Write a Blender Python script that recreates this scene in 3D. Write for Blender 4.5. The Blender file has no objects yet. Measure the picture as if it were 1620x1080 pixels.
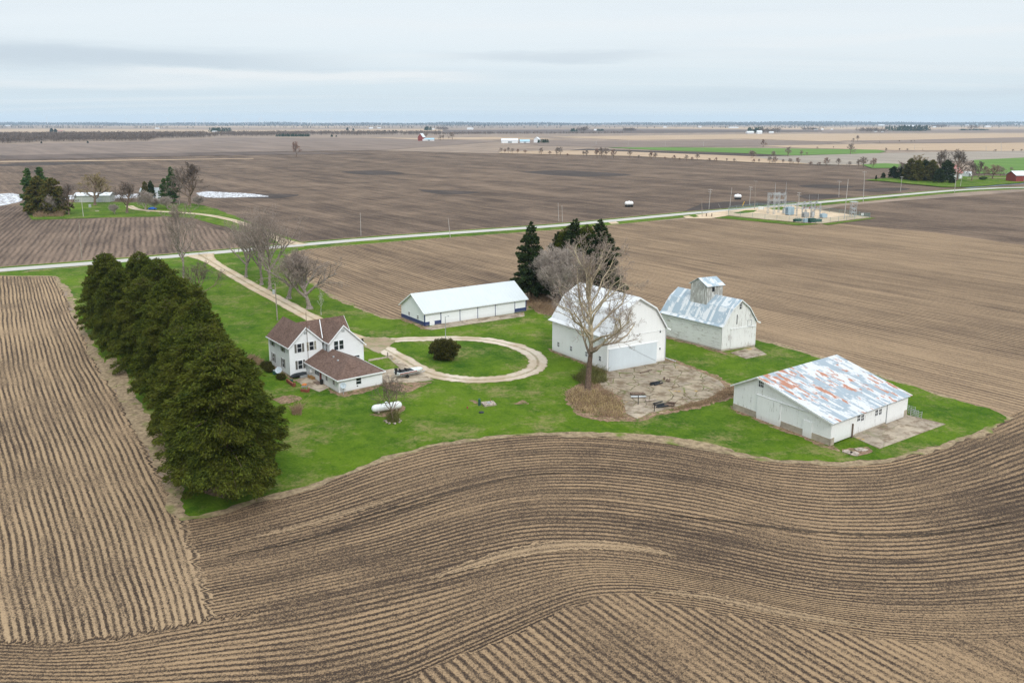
import bpy, bmesh, math, random
import numpy as np
from mathutils import Vector
from mathutils.geometry import tessellate_polygon

C = bpy.context.scene.collection
rnd = random.Random(7)
PI = math.pi

# ------------------------------------------------------------------ survey of the place
FO, CY, HZ, HC = 1300.0, 460.0, 193.0, 48.0          # focal (px), principal row, horizon row, camera height
pit = math.atan((CY - HZ) / FO); cp, sp = math.cos(pit), math.sin(pit)

def G(x, y, z=0.0):
    a = (x - 810) / FO; b = (CY - y) / FO
    t = (z - HC) / (-sp + b * cp)
    return (a * t, (cp + b * sp) * t)

def ZT(P, y):                                        # height whose top shows at row y above ground point P
    t = (CY - y) / FO
    return HC + P[1] * (t * cp - sp) / (cp + t * sp)

def dist(a, b): return math.hypot(a[0] - b[0], a[1] - b[1])

# ------------------------------------------------------------------ node helpers
class NT:
    def __init__(self, name):
        self.m = bpy.data.materials.new(name); self.m.use_nodes = True
        self.t = self.m.node_tree; self.t.nodes.clear()
        self.out = self.t.nodes.new('ShaderNodeOutputMaterial')
    def node(self, ty, **kw):
        n = self.t.nodes.new(ty)
        for k, v in kw.items(): setattr(n, k, v)
        return n
    def put(self, sock, v):
        if hasattr(v, 'default_value') or hasattr(v, 'is_output'): self.t.links.new(v, sock)
        else:
            if isinstance(v, (tuple, list)) and len(v) == 3 and sock.type == 'RGBA': v = (*v, 1)
            sock.default_value = v
    def math(self, op, a, b=0.5, c=None, clamp=False):
        n = self.node('ShaderNodeMath', operation=op, use_clamp=clamp)
        self.put(n.inputs[0], a); self.put(n.inputs[1], b)
        if c is not None: self.put(n.inputs[2], c)
        return n.outputs[0]
    def add(self, a, b): return self.math('ADD', a, b)
    def mul(self, a, b): return self.math('MULTIPLY', a, b)
    def sub(self, a, b): return self.math('SUBTRACT', a, b)
    def smooth(self, v, lo, hi):
        n = self.node('ShaderNodeMapRange', interpolation_type='SMOOTHSTEP')
        self.put(n.inputs['Value'], v); n.inputs['From Min'].default_value = lo; n.inputs['From Max'].default_value = hi
        return n.outputs[0]
    def mix(self, f, a, b, mode='MIX'):
        n = self.node('ShaderNodeMix', data_type='RGBA', blend_type=mode)
        self.put(n.inputs[0], f); self.put(n.inputs[6], a); self.put(n.inputs[7], b)
        return n.outputs[2]
    def noise(self, vec, scale, detail=3, rough=0.6, out=0):
        n = self.node('ShaderNodeTexNoise')
        self.put(n.inputs['Vector'], vec); n.inputs['Scale'].default_value = scale
        n.inputs['Detail'].default_value = detail; n.inputs['Roughness'].default_value = rough
        return n.outputs[out]
    def voro(self, vec, scale, feature='F1', out='Distance'):
        n = self.node('ShaderNodeTexVoronoi', feature=feature)
        self.put(n.inputs['Vector'], vec); n.inputs['Scale'].default_value = scale
        return n.outputs[out]
    def white(self, vec):
        n = self.node('ShaderNodeTexWhiteNoise'); self.put(n.inputs['Vector'], vec); return n.outputs['Value']
    def sep(self, v):
        n = self.node('ShaderNodeSeparateXYZ'); self.put(n.inputs[0], v); return n.outputs
    def comb(self, x, y, z=0.0):
        n = self.node('ShaderNodeCombineXYZ'); self.put(n.inputs[0], x); self.put(n.inputs[1], y); self.put(n.inputs[2], z)
        return n.outputs[0]
    def pos(self): return self.node('ShaderNodeNewGeometry').outputs['Position']
    def island(self): return self.node('ShaderNodeNewGeometry').outputs['Random Per Island']
    def uv(self): return self.node('ShaderNodeUVMap').outputs[0]
    def obj(self): return self.node('ShaderNodeTexCoord').outputs['Object']
    def orand(self): return self.node('ShaderNodeObjectInfo').outputs['Random']
    def rot(self, v, deg):
        n = self.node('ShaderNodeVectorRotate', rotation_type='Z_AXIS')
        self.put(n.inputs['Vector'], v); n.inputs['Angle'].default_value = math.radians(deg); return n.outputs[0]
    def bump(self, h, dist=0.05, strength=1.0):
        n = self.node('ShaderNodeBump'); self.put(n.inputs['Height'], h)
        n.inputs['Distance'].default_value = dist; n.inputs['Strength'].default_value = strength
        return n.outputs[0]
    def bsdf(self, col, rough=0.8, metal=0.0, spec=0.3, normal=None, emit=None, trans=None):
        n = self.node('ShaderNodeBsdfPrincipled')
        self.put(n.inputs['Base Color'], col); self.put(n.inputs['Roughness'], rough); self.put(n.inputs['Metallic'], metal)
        n.inputs['Specular IOR Level'].default_value = spec
        if normal is not None: self.t.links.new(normal, n.inputs['Normal'])
        self.t.links.new(n.outputs[0], self.out.inputs[0])
        return self.m

def ramp(nt, f, a, b): return nt.mix(f, a, b)

def simple(name, col, rough=0.7, var=0.12, scale=3.0, metal=0.0, spec=0.3, bump=0.0):
    t = NT(name); n = t.noise(t.obj(), scale, 4)
    d = tuple(c * (1 - var * 1.6) for c in col); l = tuple(min(1, c * (1 + var)) for c in col)
    c = t.mix(t.smooth(n, .3, .7), d, l)
    return t.bsdf(c, rough, metal, spec, t.bump(n, bump) if bump else None)

# ------------------------------------------------------------------ materials
def field_mat(name, soil, straw, mode='uv', ang=0.0, period=1.5, bias=0.0, sa=0.5, na=0.9, streak=0.6, patch=0.5, fleck=True, nscale=2.4, bumpd=0.12):
    t = NT(name); P = t.pos()
    if mode == 'uv':
        s, m, _ = t.sep(t.uv())
    else:
        R = t.rot(P, ang); x, m, _ = t.sep(R); s = t.mul(x, 1.0 / period)
    s2 = t.add(s, t.mul(t.sub(t.noise(P, .05, 2), .5), .8))
    s2 = t.add(s2, t.mul(t.sub(t.noise(P, 1.3, 2), .5), .35))
    s2 = t.add(s2, t.mul(t.sub(t.noise(P, 4.5, 2), .5), .30))
    ft = t.math('FRACT', s2); tri = t.math('ABSOLUTE', t.sub(ft, .5))          # 0 .. .5
    st = t.smooth(tri, .04, .34)
    bro = t.noise(t.comb(t.mul(s, .8), t.mul(m, .09), 9.0), 1.0, 4, .7)
    amp = t.mul(t.smooth(bro, .28, .58), t.add(.35, t.mul(t.smooth(t.noise(P, .055, 3, .6), .36, .55), .65)))
    st = t.add(.5, t.mul(t.sub(st, .5), t.mul(amp, 1.35)))
    n1 = t.noise(P, nscale, 5, .72)
    n1b = t.noise(P, nscale * 3.1, 3, .7)
    R2 = t.comb(t.mul(s, .55), t.mul(m, .02), 0.0)
    n2 = t.noise(R2, 1.0, 4, .65)
    R3 = t.comb(t.mul(s, .06), t.mul(m, .004), 3.7)
    n2b = t.noise(R3, 1.0, 3, .6)
    n3 = t.noise(P, .035, 4, .6)
    f = t.add(0.5 + bias, t.mul(t.sub(st, .5), sa))
    f = t.add(f, t.mul(t.sub(n1, .5), na * 1.5))
    f = t.add(f, t.mul(t.sub(n1b, .5), na * .9))
    f = t.add(f, t.mul(t.sub(n2, .5), streak * 2))
    f = t.add(f, t.mul(t.sub(n2b, .5), streak * 1.6))
    f = t.add(f, t.mul(t.sub(n3, .5), patch * 2))
    f = t.smooth(f, .05, .95)
    soil2 = t.mix(t.noise(P, .8, 3), tuple(c * .75 for c in soil), tuple(c * 1.3 for c in soil))
    c = t.mix(f, soil2, straw)
    if fleck:
        fl = t.smooth(t.noise(P, 9.0, 2, .5), .62, .72)
        c = t.mix(t.mul(fl, .45), c, (straw[0] * 1.5, straw[1] * 1.5, straw[2] * 1.45))
        fd = t.smooth(t.noise(P, 5.0, 2, .5), .62, .74)
        c = t.mix(t.mul(fd, .55), c, tuple(k * .55 for k in soil))
    h = t.add(t.mul(st, 1.0), t.mul(n1, .9))
    return t.bsdf(c, .95, 0, .1, t.bump(h, bumpd))

SOIL = (.050, .035, .027); STRAW = (.36, .245, .145)
M = {}
M['rows_front'] = field_mat('stubble_rows', SOIL, STRAW, sa=.60, na=2.0, bias=-.20, streak=.5, patch=.36, nscale=5.0)
M['rows_left'] = field_mat('stubble_rows_left', SOIL, (.40, .28, .17), sa=.66, na=1.9, bias=-.10, streak=.42, patch=.36, nscale=5.0)
M['rows_wedge'] = field_mat('stubble_rows_wedge', SOIL, STRAW, nscale=5.0, sa=.56, na=1.75, bias=-.10, streak=.45, patch=.25)
M['rows_right'] = field_mat('stubble_rows_right', (.082, .056, .041), (.34, .238, .148), mode='w', ang=-36, bias=-.03, sa=.4, na=.6, streak=.5, patch=.2, fleck=False, nscale=2.0)
M['tilled'] = field_mat('tilled_dark', (.072, .051, .040), (.24, .17, .12), mode='w', ang=-36, bias=-.10, sa=.2, na=.5, streak=.55, patch=.45, fleck=False, nscale=.7)
M['tilled_diag'] = field_mat('tilled_diagonal', (.07, .05, .04), (.24, .17, .125), mode='w', ang=-24, period=2.2, bias=-.06, sa=.3, na=.5, streak=.5, patch=.3, fleck=False, nscale=.8)
M['tilled_wet'] = field_mat('tilled_wet_soil', (.045, .037, .034), (.11, .085, .072), mode='w', ang=-36, bias=-.1, sa=.2, na=.5, streak=.4, patch=.3, fleck=False, nscale=.7)

def plain_field(name, a, b, ang=-36):
    t = NT(name); P = t.pos(); R = t.rot(P, ang); x, y, _ = t.sep(R)
    n = t.noise(t.comb(t.mul(x, .03), t.mul(y, .004)), 1.0, 5, .65)
    n2 = t.noise(P, .25, 4, .7)
    f = t.smooth(t.add(t.mul(n, .75), t.mul(n2, .25)), .3, .7)
    return t.bsdf(t.mix(f, a, b), .95, 0, .1)
M['far_tan'] = plain_field('far_tan_field', (.34, .245, .165), (.46, .34, .235))
M['far_gray'] = plain_field('far_gray_field', (.15, .115, .095), (.25, .19, .155))
M['far_dark'] = plain_field('far_dark_field', (.085, .065, .056), (.16, .12, .10))
M['far_pale'] = plain_field('far_pale_field', (.24, .205, .17), (.34, .29, .24))
M['far_green'] = plain_field('far_green_field', (.085, .165, .030), (.13, .22, .052))
M['ground'] = plain_field('far_ground', (.19, .145, .115), (.33, .25, .19), 20)

def lawn_mat():
    t = NT('lawn_grass'); P = t.pos()
    n = t.noise(P, .05, 5, .6); n2 = t.noise(P, .35, 5, .7); n3 = t.noise(P, 2.5, 4, .75)
    R = t.rot(P, -36); x, y, _ = t.sep(R)
    mow = t.noise(t.comb(t.mul(x, .5), t.mul(y, .03)), 1.0, 3)
    f = t.add(t.mul(n, .5), t.add(t.mul(n2, .35), t.mul(n3, .3)))
    c = t.mix(t.smooth(f, .42, .72), (.026, .080, .003), (.108, .180, .007))
    c = t.mix(t.mul(t.smooth(t.add(mow, t.mul(n2, .6)), .6, 1.1), .4), c, (.12, .18, .02))
    dead = t.smooth(t.add(t.add(t.mul(t.noise(P, .11, 4, .65), .7), t.mul(t.noise(P, .9, 4, .8), .5)), t.mul(n3, .12)), .65, .84)
    c = t.mix(t.mul(dead, .8), c, (.24, .21, .085))
    yl = t.smooth(t.noise(P, 1.2, 3, .8), .66, .74)
    c = t.mix(t.mul(yl, .35), c, (.26, .24, .08))
    dk = t.smooth(t.noise(P, 4.0, 4, .8), .48, .7)
    c = t.mix(t.mul(dk, .55), c, (.016, .045, .004))
    return t.bsdf(c, .95, 0, .1, t.bump(t.add(n3, n2), .15))
M['lawn'] = lawn_mat()
def dead_mat():
    t = NT('dead_grass'); P = t.pos(); n = t.noise(P, 1.1, 5, .75); n2 = t.noise(P, .2, 3)
    c = t.mix(t.smooth(n, .3, .7), (.16, .115, .075), (.38, .29, .18))
    c = t.mix(t.smooth(n2, .52, .72), c, (.13, .17, .03))
    return t.bsdf(c, .95, 0, .1, t.bump(n, .12))
M['dead'] = dead_mat()
def dirt_mat():
    t = NT('bare_dirt'); P = t.pos(); n = t.noise(P, 1.8, 5, .75); n2 = t.noise(P, .5, 3)
    c = t.mix(t.smooth(n, .3, .72), (.12, .075, .05), (.36, .24, .16))
    c = t.mix(t.smooth(n2, .55, .75), c, (.42, .31, .2))
    c = t.mix(t.mul(t.smooth(t.noise(P, .8, 5, .8), .52, .60), .85), c, (.06, .12, .008))
    return t.bsdf(c, .95, 0, .1, t.bump(n, .15))
M['dirt'] = dirt_mat()
def gravel_mat(name, tracks=True, tan=(.46, .35, .235), pale=(.53, .44, .33)):
    t = NT(name); P = t.pos(); n = t.noise(P, 1.4, 5, .75); n2 = t.noise(P, .12, 4, .6); n3 = t.noise(P, 5, 2)
    c = t.mix(t.smooth(t.add(n2, t.mul(t.sub(n, .5), .5)), .35, .65), tan, pale)
    c = t.mix(t.mul(t.smooth(n, .52, .72), .5), c, (.30, .235, .17))
    c = t.mix(t.mul(t.smooth(n3, .6, .75), .35), c, (.75, .70, .62))
    if tracks:
        u, v, _ = t.sep(t.uv())
        ctr = t.math('ABSOLUTE', u)
        wob = t.mul(t.sub(t.noise(P, .6, 4, .7), .5), .5)
        band = t.smooth(t.add(ctr, wob), .0, .24)
        c = t.mix(t.mul(t.sub(1.0, band), .7), c, t.mix(t.smooth(t.noise(P, .5, 4, .7), .45, .6), (.24, .17, .10), (.13, .14, .04)))
        edge = t.smooth(t.add(ctr, wob), .78, 1.0)
        c = t.mix(t.mul(edge, .6), c, (.26, .21, .11))
    return t.bsdf(c, .95, 0, .1, t.bump(n, .08))
M['drive'] = gravel_mat('gravel_drive')
M['loop'] = gravel_mat('gravel_loop', True, (.42, .33, .235), (.58, .50, .41))
M['gravel'] = gravel_mat('gravel_pad', False, (.50, .38, .26), (.60, .47, .33))
def road_mat():
    t = NT('chip_seal_road'); P = t.pos(); n = t.noise(P, .8, 4, .7); u, v, _ = t.sep(t.uv())
    c = t.mix(n, (.36, .34, .31), (.50, .475, .44))
    a = t.math('ABSOLUTE', t.sub(t.math('ABSOLUTE', u), .45))
    c = t.mix(t.mul(t.sub(1.0, t.smooth(a, .0, .3)), .45), c, (.58, .55, .51))
    crack = t.smooth(t.noise(t.comb(u, t.mul(v, .3)), 2.0, 3, .8), .62, .66)
    c = t.mix(t.mul(crack, .25), c, (.24, .23, .22))
    return t.bsdf(c, .9, 0, .2)
M['road'] = road_mat()
def conc_mat(name, crack=0.0, base=(.42, .35, .28), scale=.33):
    t = NT(name); P = t.pos(); n = t.noise(P, .5, 5, .7); n2 = t.noise(P, 3, 4, .7)
    c = t.mix(t.smooth(n, .3, .7), tuple(k * .72 for k in base), tuple(k * 1.18 for k in base))
    c = t.mix(t.mul(t.smooth(n2, .55, .75), .35), c, tuple(k * .5 for k in base))
    h = n2
    if crack:
        w = t.node('ShaderNodeVectorMath', operation='ADD')
        nv = t.node('ShaderNodeTexNoise'); t.put(nv.inputs['Vector'], P); nv.inputs['Scale'].default_value = .5
        t.put(w.inputs[0], P); t.put(w.inputs[1], nv.outputs['Color'])
        d = t.voro(w.outputs[0], scale, 'DISTANCE_TO_EDGE')
        cell = t.voro(w.outputs[0], scale, 'F1', 'Color')
        cx, _, _ = t.sep(cell)
        c = t.mix(t.mul(cx, .45), c, (.26, .225, .19))
        k = t.mul(t.sub(1.0, t.smooth(d, .008, .04)), t.smooth(t.noise(P, .28, 3, .6), .30, .46))
        c = t.mix(t.mul(k, crack), c, t.mix(t.smooth(t.noise(P, .3, 3), .4, .6), (.10, .075, .05), (.12, .15, .04)))
        c = t.mix(t.mul(t.smooth(t.noise(P, .33, 5, .75), .46, .62), .8), c, (.155, .11, .07))
        ye = t.smooth(t.noise(P, .22, 4, .7), .63, .70)
        c = t.mix(t.mul(ye, .8), c, (.45, .29, .07))
        gr = t.smooth(t.noise(t.comb(*t.sep(P)), .41, 4, .7), .65, .70)
        c = t.mix(t.mul(gr, .7), c, (.10, .14, .03))
    return t.bsdf(c, .92, 0, .15, t.bump(h, .02))
M['concrete'] = conc_mat('concrete', .35, (.41, .34, .26), .16)
M['broken'] = conc_mat('broken_concrete', 1.0, (.35, .285, .205), .3)
M['found'] = conc_mat('foundation_concrete', 0, (.40, .345, .27))

def siding(name, col, bw=.2, horiz=True, wear=.3, worn=(.30, .28, .26), line=.5):
    t = NT(name); u, v, _ = t.sep(t.uv()); P = t.pos()
    a = v if horiz else u
    fr = t.math('FRACT', t.mul(a, 1 / bw)); board = t.math('FLOOR', t.mul(a, 1 / bw))
    edge = t.sub(1.0, t.smooth(fr, .0, .14))
    br = t.white(t.comb(board, 3.0, 1.0))
    st = t.comb(t.mul(u, .7 if horiz else 5.0), t.mul(v, 5.0 if horiz else .5))
    n = t.noise(st, 1.0, 5, .75)
    big = t.noise(P, .35, 4, .6)
    c = t.mix(t.mul(t.smooth(big, .3, .75), .35), col, tuple(k * .86 for k in col))
    c = t.mix(t.mul(br, .14), c, tuple(k * .8 for k in col))
    if wear > 0:
        thr = .78 - wear * .35
        w = t.smooth(t.add(n, t.add(t.mul(t.sub(big, .5), .35), t.mul(t.sub(br, .5), .10))), thr, thr + .07)
        c = t.mix(t.mul(w, .85), c, worn)
    c = t.mix(t.mul(edge, line), c, tuple(k * .45 for k in col))
    _, _, pz = t.sep(P)
    splash = t.mul(t.sub(1.0, t.smooth(t.add(pz, t.mul(n, .9)), .5, 1.7)), .45 if wear > 0 else .22)
    c = t.mix(splash, c, (.40, .35, .28))
    h = t.sub(t.mul(fr, .5), t.mul(edge, 1.0)) if horiz else t.mul(edge, -1.0)
    return t.bsdf(c, .65, 0, .3, t.bump(h, .015))
WH = (.80, .82, .83)
M['house_siding'] = siding('house_siding', (.86, .88, .89), .2, True, 0, line=.14)
M['barn_siding'] = siding('barn_siding', (.86, .86, .85), .25, False, .32, (.50, .46, .42), .25)
M['crib_siding'] = siding('crib_siding', (.73, .73, .71), .22, True, .62, (.34, .30, .26), .25)
M['crib_front'] = siding('crib_front_boards', (.76, .76, .74), .25, False, .62, (.36, .32, .29), .3)
M['cupola_siding'] = siding('cupola_siding', (.66, .66, .63), .2, False, 1.05, (.27, .26, .23), .3)
M['cattle_siding'] = siding('cattle_siding', (.82, .82, .81), .25, False, .5, (.36, .34, .32), .3)
M['panel_white'] = siding('white_metal_panel', (.82, .85, .85), .3, False, 0, line=.12)
M['panel_blue'] = siding('blue_metal_panel', (.012, .035, .135), .3, False, 0, line=.2)
M['door_metal'] = siding('pale_blue_metal_door', (.64, .70, .735), .3, False, 0, line=.18)
M['door_white'] = siding('white_door_panels', (.80, .83, .83), .55, True, 0, line=.1)

def metal_roof(name, base, rib=.6, paint=None, patch=0.0, rust=0.0, line=.18):
    t = NT(name); u, v, _ = t.sep(t.uv()); P = t.pos()
    fr = t.math('FRACT', t.mul(u, 1 / rib)); e = t.sub(1.0, t.smooth(fr, .0, .16))
    pu = t.math('FLOOR', t.mul(u, 1 / .65)); pv = t.math('FLOOR', t.mul(v, 1 / 2.6))
    pr = t.white(t.comb(pu, pv, 2.0))
    n = t.noise(P, .4, 4, .6)
    c = t.mix(t.mul(t.smooth(n, .3, .7), .3), base, tuple(k * .82 for k in base))
    if patch:
        pn = t.noise(t.comb(t.mul(u, .9), t.mul(v, .45)), 1.0, 5, .75)
        big = t.noise(t.comb(t.mul(u, .16), t.mul(v, .12)), 1.0, 3, .6)
        w = t.smooth(t.add(t.add(t.mul(pn, .9), t.mul(big, .9)), t.mul(pr, .30)), 1.18 - patch * .42, 1.28 - patch * .42)
        c = t.mix(w, c, paint)
    if rust:
        rn = t.noise(t.comb(t.mul(u, 1.1), t.mul(v, .40)), 1.0, 4, .62)
        rb = t.noise(t.comb(t.mul(u, .11), t.mul(v, .10), 5.0), 1.0, 2, .5)
        r = t.smooth(t.add(t.add(rn, t.mul(rb, .7)), t.mul(t.sub(pr, .5), .22)), 1.09 - rust * .2, 1.15 - rust * .2)
        rc = t.mix(t.noise(P, 1.5, 3), (.30, .085, .035), (.50, .20, .09))
        c = t.mix(t.mul(r, .92), c, rc)
    c = t.mix(t.mul(e, line), c, tuple(k * .4 for k in base))
    return t.bsdf(c, .5, 0.0, .4, t.bump(e, .03))
M['roof_shed'] = metal_roof('white_standing_roof', (.56, .60, .615), .9, line=.10)
M['roof_barn'] = metal_roof('white_barn_roof', (.56, .58, .61), .65, (.64, .65, .66), .8, 0, line=.18)
M['roof_crib'] = metal_roof('galvanised_crib_roof', (.33, .41, .47), .3, (.62, .64, .65), .36, .0, line=.25)
M['roof_cattle'] = metal_roof('rusty_cattle_roof', (.31, .37, .42), .3, (.60, .61, .62), .5, .80, line=.25)
def shingle():
    t = NT('brown_shingles'); u, v, _ = t.sep(t.uv()); P = t.pos()
    row = t.math('FLOOR', t.mul(v, 1 / .15)); fr = t.math('FRACT', t.mul(v, 1 / .15))
    b = t.white(t.comb(t.math('FLOOR', t.mul(t.add(u, t.mul(row, .13)), 1 / .3)), row, 1.0))
    n = t.noise(P, 6, 3)
    c = t.mix(b, (.100, .062, .048), (.178, .116, .092))
    c = t.mix(t.mul(t.smooth(t.noise(P, .7, 4), .4, .7), .4), c, (.21, .14, .12))
    c = t.mix(t.mul(t.sub(1.0, t.smooth(fr, 0, .2)), .4), c, (.05, .03, .025))
    return t.bsdf(c, .9, 0, .2, t.bump(t.add(fr, n), .02))
M['shingle'] = shingle()
M['white'] = simple('white_trim', (.80, .81, .82), .5, .04)
M['offwhite'] = simple('off_white_paint', (.70, .71, .70), .5, .08)
M['glass'] = simple('window_glass', (.018, .024, .03), .12, .2, 1, 0, .6)
M['dark'] = simple('dark_opening', (.02, .02, .022), .8)
M['navy'] = simple('navy_trim', (.012, .03, .12), .5, .05)
M['shutter'] = simple('grey_shutter', (.13, .125, .11), .7, .15)
M['shutter_worn'] = simple('worn_shutter', (.40, .38, .30), .8, .5, 5)
M['brick'] = simple('red_brick', (.24, .075, .045), .9, .4, 6)
M['red'] = simple('red_paint', (.26, .055, .045), .7, .15)
M['brown_door'] = simple('red_brown_door', (.16, .03, .02), .6)
M['grey_metal'] = simple('grey_metal', (.34, .36, .37), .5, .1, 3, .3)
M['steel'] = simple('galvanised_steel', (.45, .47, .48), .5, .12, 3, .2)
M['dish'] = simple('grey_dish', (.42, .48, .52), .5, .06)
M['tank'] = simple('white_tank_paint', (.80, .81, .81), .4, .08, 2)
M['tyre'] = simple('black_rubber', (.02, .02, .02), .8)
M['pole_wood'] = simple('weathered_pole_wood', (.30, .255, .215), .9, .2, 2)
M['pole_pale'] = simple('pale_pole', (.46, .43, .40), .9, .1, 2)
M['wood'] = simple('old_timber', (.17, .12, .09), .9, .3, 4)
M['xfmr'] = simple('transformer_blue_grey', (.32, .43, .50), .5, .08)
M['green_dark'] = simple('dark_green_paint', (.03, .085, .07), .5, .15)
M['blue_tarp'] = simple('blue_tarp', (.02, .13, .55), .5, .2, 3)
M['yellow'] = simple('yellow_guard', (.75, .42, .02), .5, .05)
M['hull'] = simple('boat_hull_paint', (.62, .66, .64), .4, .12, 2)
M['hullred'] = simple('boat_red_stripe', (.33, .12, .10), .5)
M['cloth'] = simple('black_cover_cloth', (.03, .035, .04), .9, .3, 4)
M['stone'] = simple('field_stones', (.36, .30, .25), .9, .35, 3)
M['chain'] = simple('chain_link_wire', (.20, .27, .27), .6)
M['pvc'] = simple('pale_pipe', (.5, .52, .55), .5, .1)
M['rail'] = simple('rusty_rail', (.17, .11, .08), .8, .3)
M['grayroof'] = simple('grey_roof', (.33, .36, .37), .8, .1, .5)
M['whiteroof'] = simple('pale_metal_roof', (.66, .68, .70), .5, .08, .5)
M['blueroof'] = simple('pale_blue_roof', (.33, .50, .58), .5, .06, .5)
M['farwall'] = simple('distant_white_wall', (.74, .75, .76), .7, .06, .5)
M['tanwall'] = simple('distant_tan_wall', (.45, .40, .33), .7, .06, .5)

def leaf_mat(name, a, b, c2, big=.25):
    t = NT(name); r = t.island(); P = t.obj()
    c = t.mix(r, a, b)
    c = t.mix(t.smooth(t.noise(P, big, 3), .42, .62), c, t.mix(r, c2, b))
    n = t.node('ShaderNodeBsdfPrincipled')
    t.put(n.inputs['Base Color'], c); n.inputs['Roughness'].default_value = .8; n.inputs['Specular IOR Level'].default_value = .15
    tr = t.node('ShaderNodeBsdfTranslucent'); t.put(tr.inputs[0], c)
    mx = t.node('ShaderNodeMixShader'); mx.inputs[0].default_value = .2
    t.t.links.new(n.outputs[0], mx.inputs[1]); t.t.links.new(tr.outputs[0], mx.inputs[2]); t.t.links.new(mx.outputs[0], t.out.inputs[0])
    return t.m
M['cedar'] = leaf_mat('cedar_foliage', (.016, .031, .005), (.108, .130, .013), (.068, .066, .012))
M['spruce'] = leaf_mat('spruce_foliage', (.012, .024, .010), (.05, .075, .02), (.025, .05, .016))
M['pine'] = leaf_mat('pine_foliage', (.03, .07, .028), (.09, .17, .05), (.12, .18, .03))
M['rusty_cedar'] = leaf_mat('rusty_cedar_foliage', (.05, .065, .014), (.17, .125, .03), (.06, .10, .02))
M['yew'] = leaf_mat('yew_foliage', (.02, .028, .006), (.09, .08, .015), (.04, .045, .008))
M['far_ever'] = leaf_mat('distant_evergreen', (.012, .035, .018), (.03, .065, .03), (.02, .05, .02), .05)
M['brushleaf'] = leaf_mat('dry_brush', (.26, .17, .11), (.42, .30, .18), (.33, .22, .145))
M['straw_tuft'] = leaf_mat('golden_grass_tufts', (.45, .33, .16), (.62, .48, .26), (.50, .36, .2))
M['greenbrush'] = leaf_mat('budding_brush', (.10, .10, .03), (.22, .22, .07), (.14, .12, .05))
def bark_mat(name, a, b):
    t = NT(name); n = t.noise(t.obj(), 2.5, 4, .7)
    return t.bsdf(t.mix(t.smooth(n, .3, .7), a, b), .95, 0, .1, t.bump(n, .05))
M['pale_twig'] = bark_mat('pale_grey_twigs', (.30, .25, .215), (.50, .43, .38))
M['bark'] = bark_mat('grey_bark', (.16, .13, .11), (.36, .31, .27))
M['bark_brown'] = bark_mat('brown_bark', (.12, .085, .06), (.25, .18, .14))
def cotton_mat():
    t = NT('cottonwood_bark'); o = t.obj(); n = t.noise(o, 2.5, 4, .7); _, _, z = t.sep(o)
    pale = t.mix(t.smooth(n, .3, .7), (.30, .245, .16), (.54, .46, .33)); dark = t.mix(t.smooth(n, .3, .7), (.09, .06, .045), (.19, .135, .10))
    return t.bsdf(t.mix(t.smooth(t.add(z, t.mul(n, 3)), 8.0, 12.5), dark, pale), .95, 0, .1, t.bump(n, .05))
M['cotton'] = cotton_mat()
M['twig'] = bark_mat('grey_brown_twigs', (.21, .165, .135), (.40, .33, .28))
M['twig_red'] = bark_mat('reddish_twigs', (.20, .12, .09), (.34, .23, .18))
M['twig_gold'] = bark_mat('golden_twigs', (.22, .165, .075), (.38, .30, .16))
M['twig_dark'] = bark_mat('dark_twigs', (.10, .075, .06), (.20, .16, .135))

# ------------------------------------------------------------------ object helpers
def mk(name, me, parent=None, loc=None):
    o = bpy.data.objects.new(name, me); C.objects.link(o)
    if parent is not None: o.parent = parent
    if loc is not None: o.location = loc
    return o
def tag(o, label=None, cat=None, group=None, kind=None):
    if label: o['label'] = label
    if cat: o['category'] = cat
    if group: o['group'] = group
    if kind: o['kind'] = kind
    return o
def thing(name, label, cat, loc=(0, 0, 0), group=None, rz=0.0):
    o = mk(name, None); o.location = loc; o.rotation_euler = (0, 0, rz); o.empty_display_size = .5
    return tag(o, label, cat, group)
def wloc(o):
    p = Vector((0, 0, 0))
    while o is not None: p += o.location; o = o.parent
    return p
def dup(o, parent=None, ob_kids=None):
    c = o.copy(); C.objects.link(c)
    if parent is not None: c.parent = parent
    for ch in list(o.children): dup(ch, c)
    return c

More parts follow.
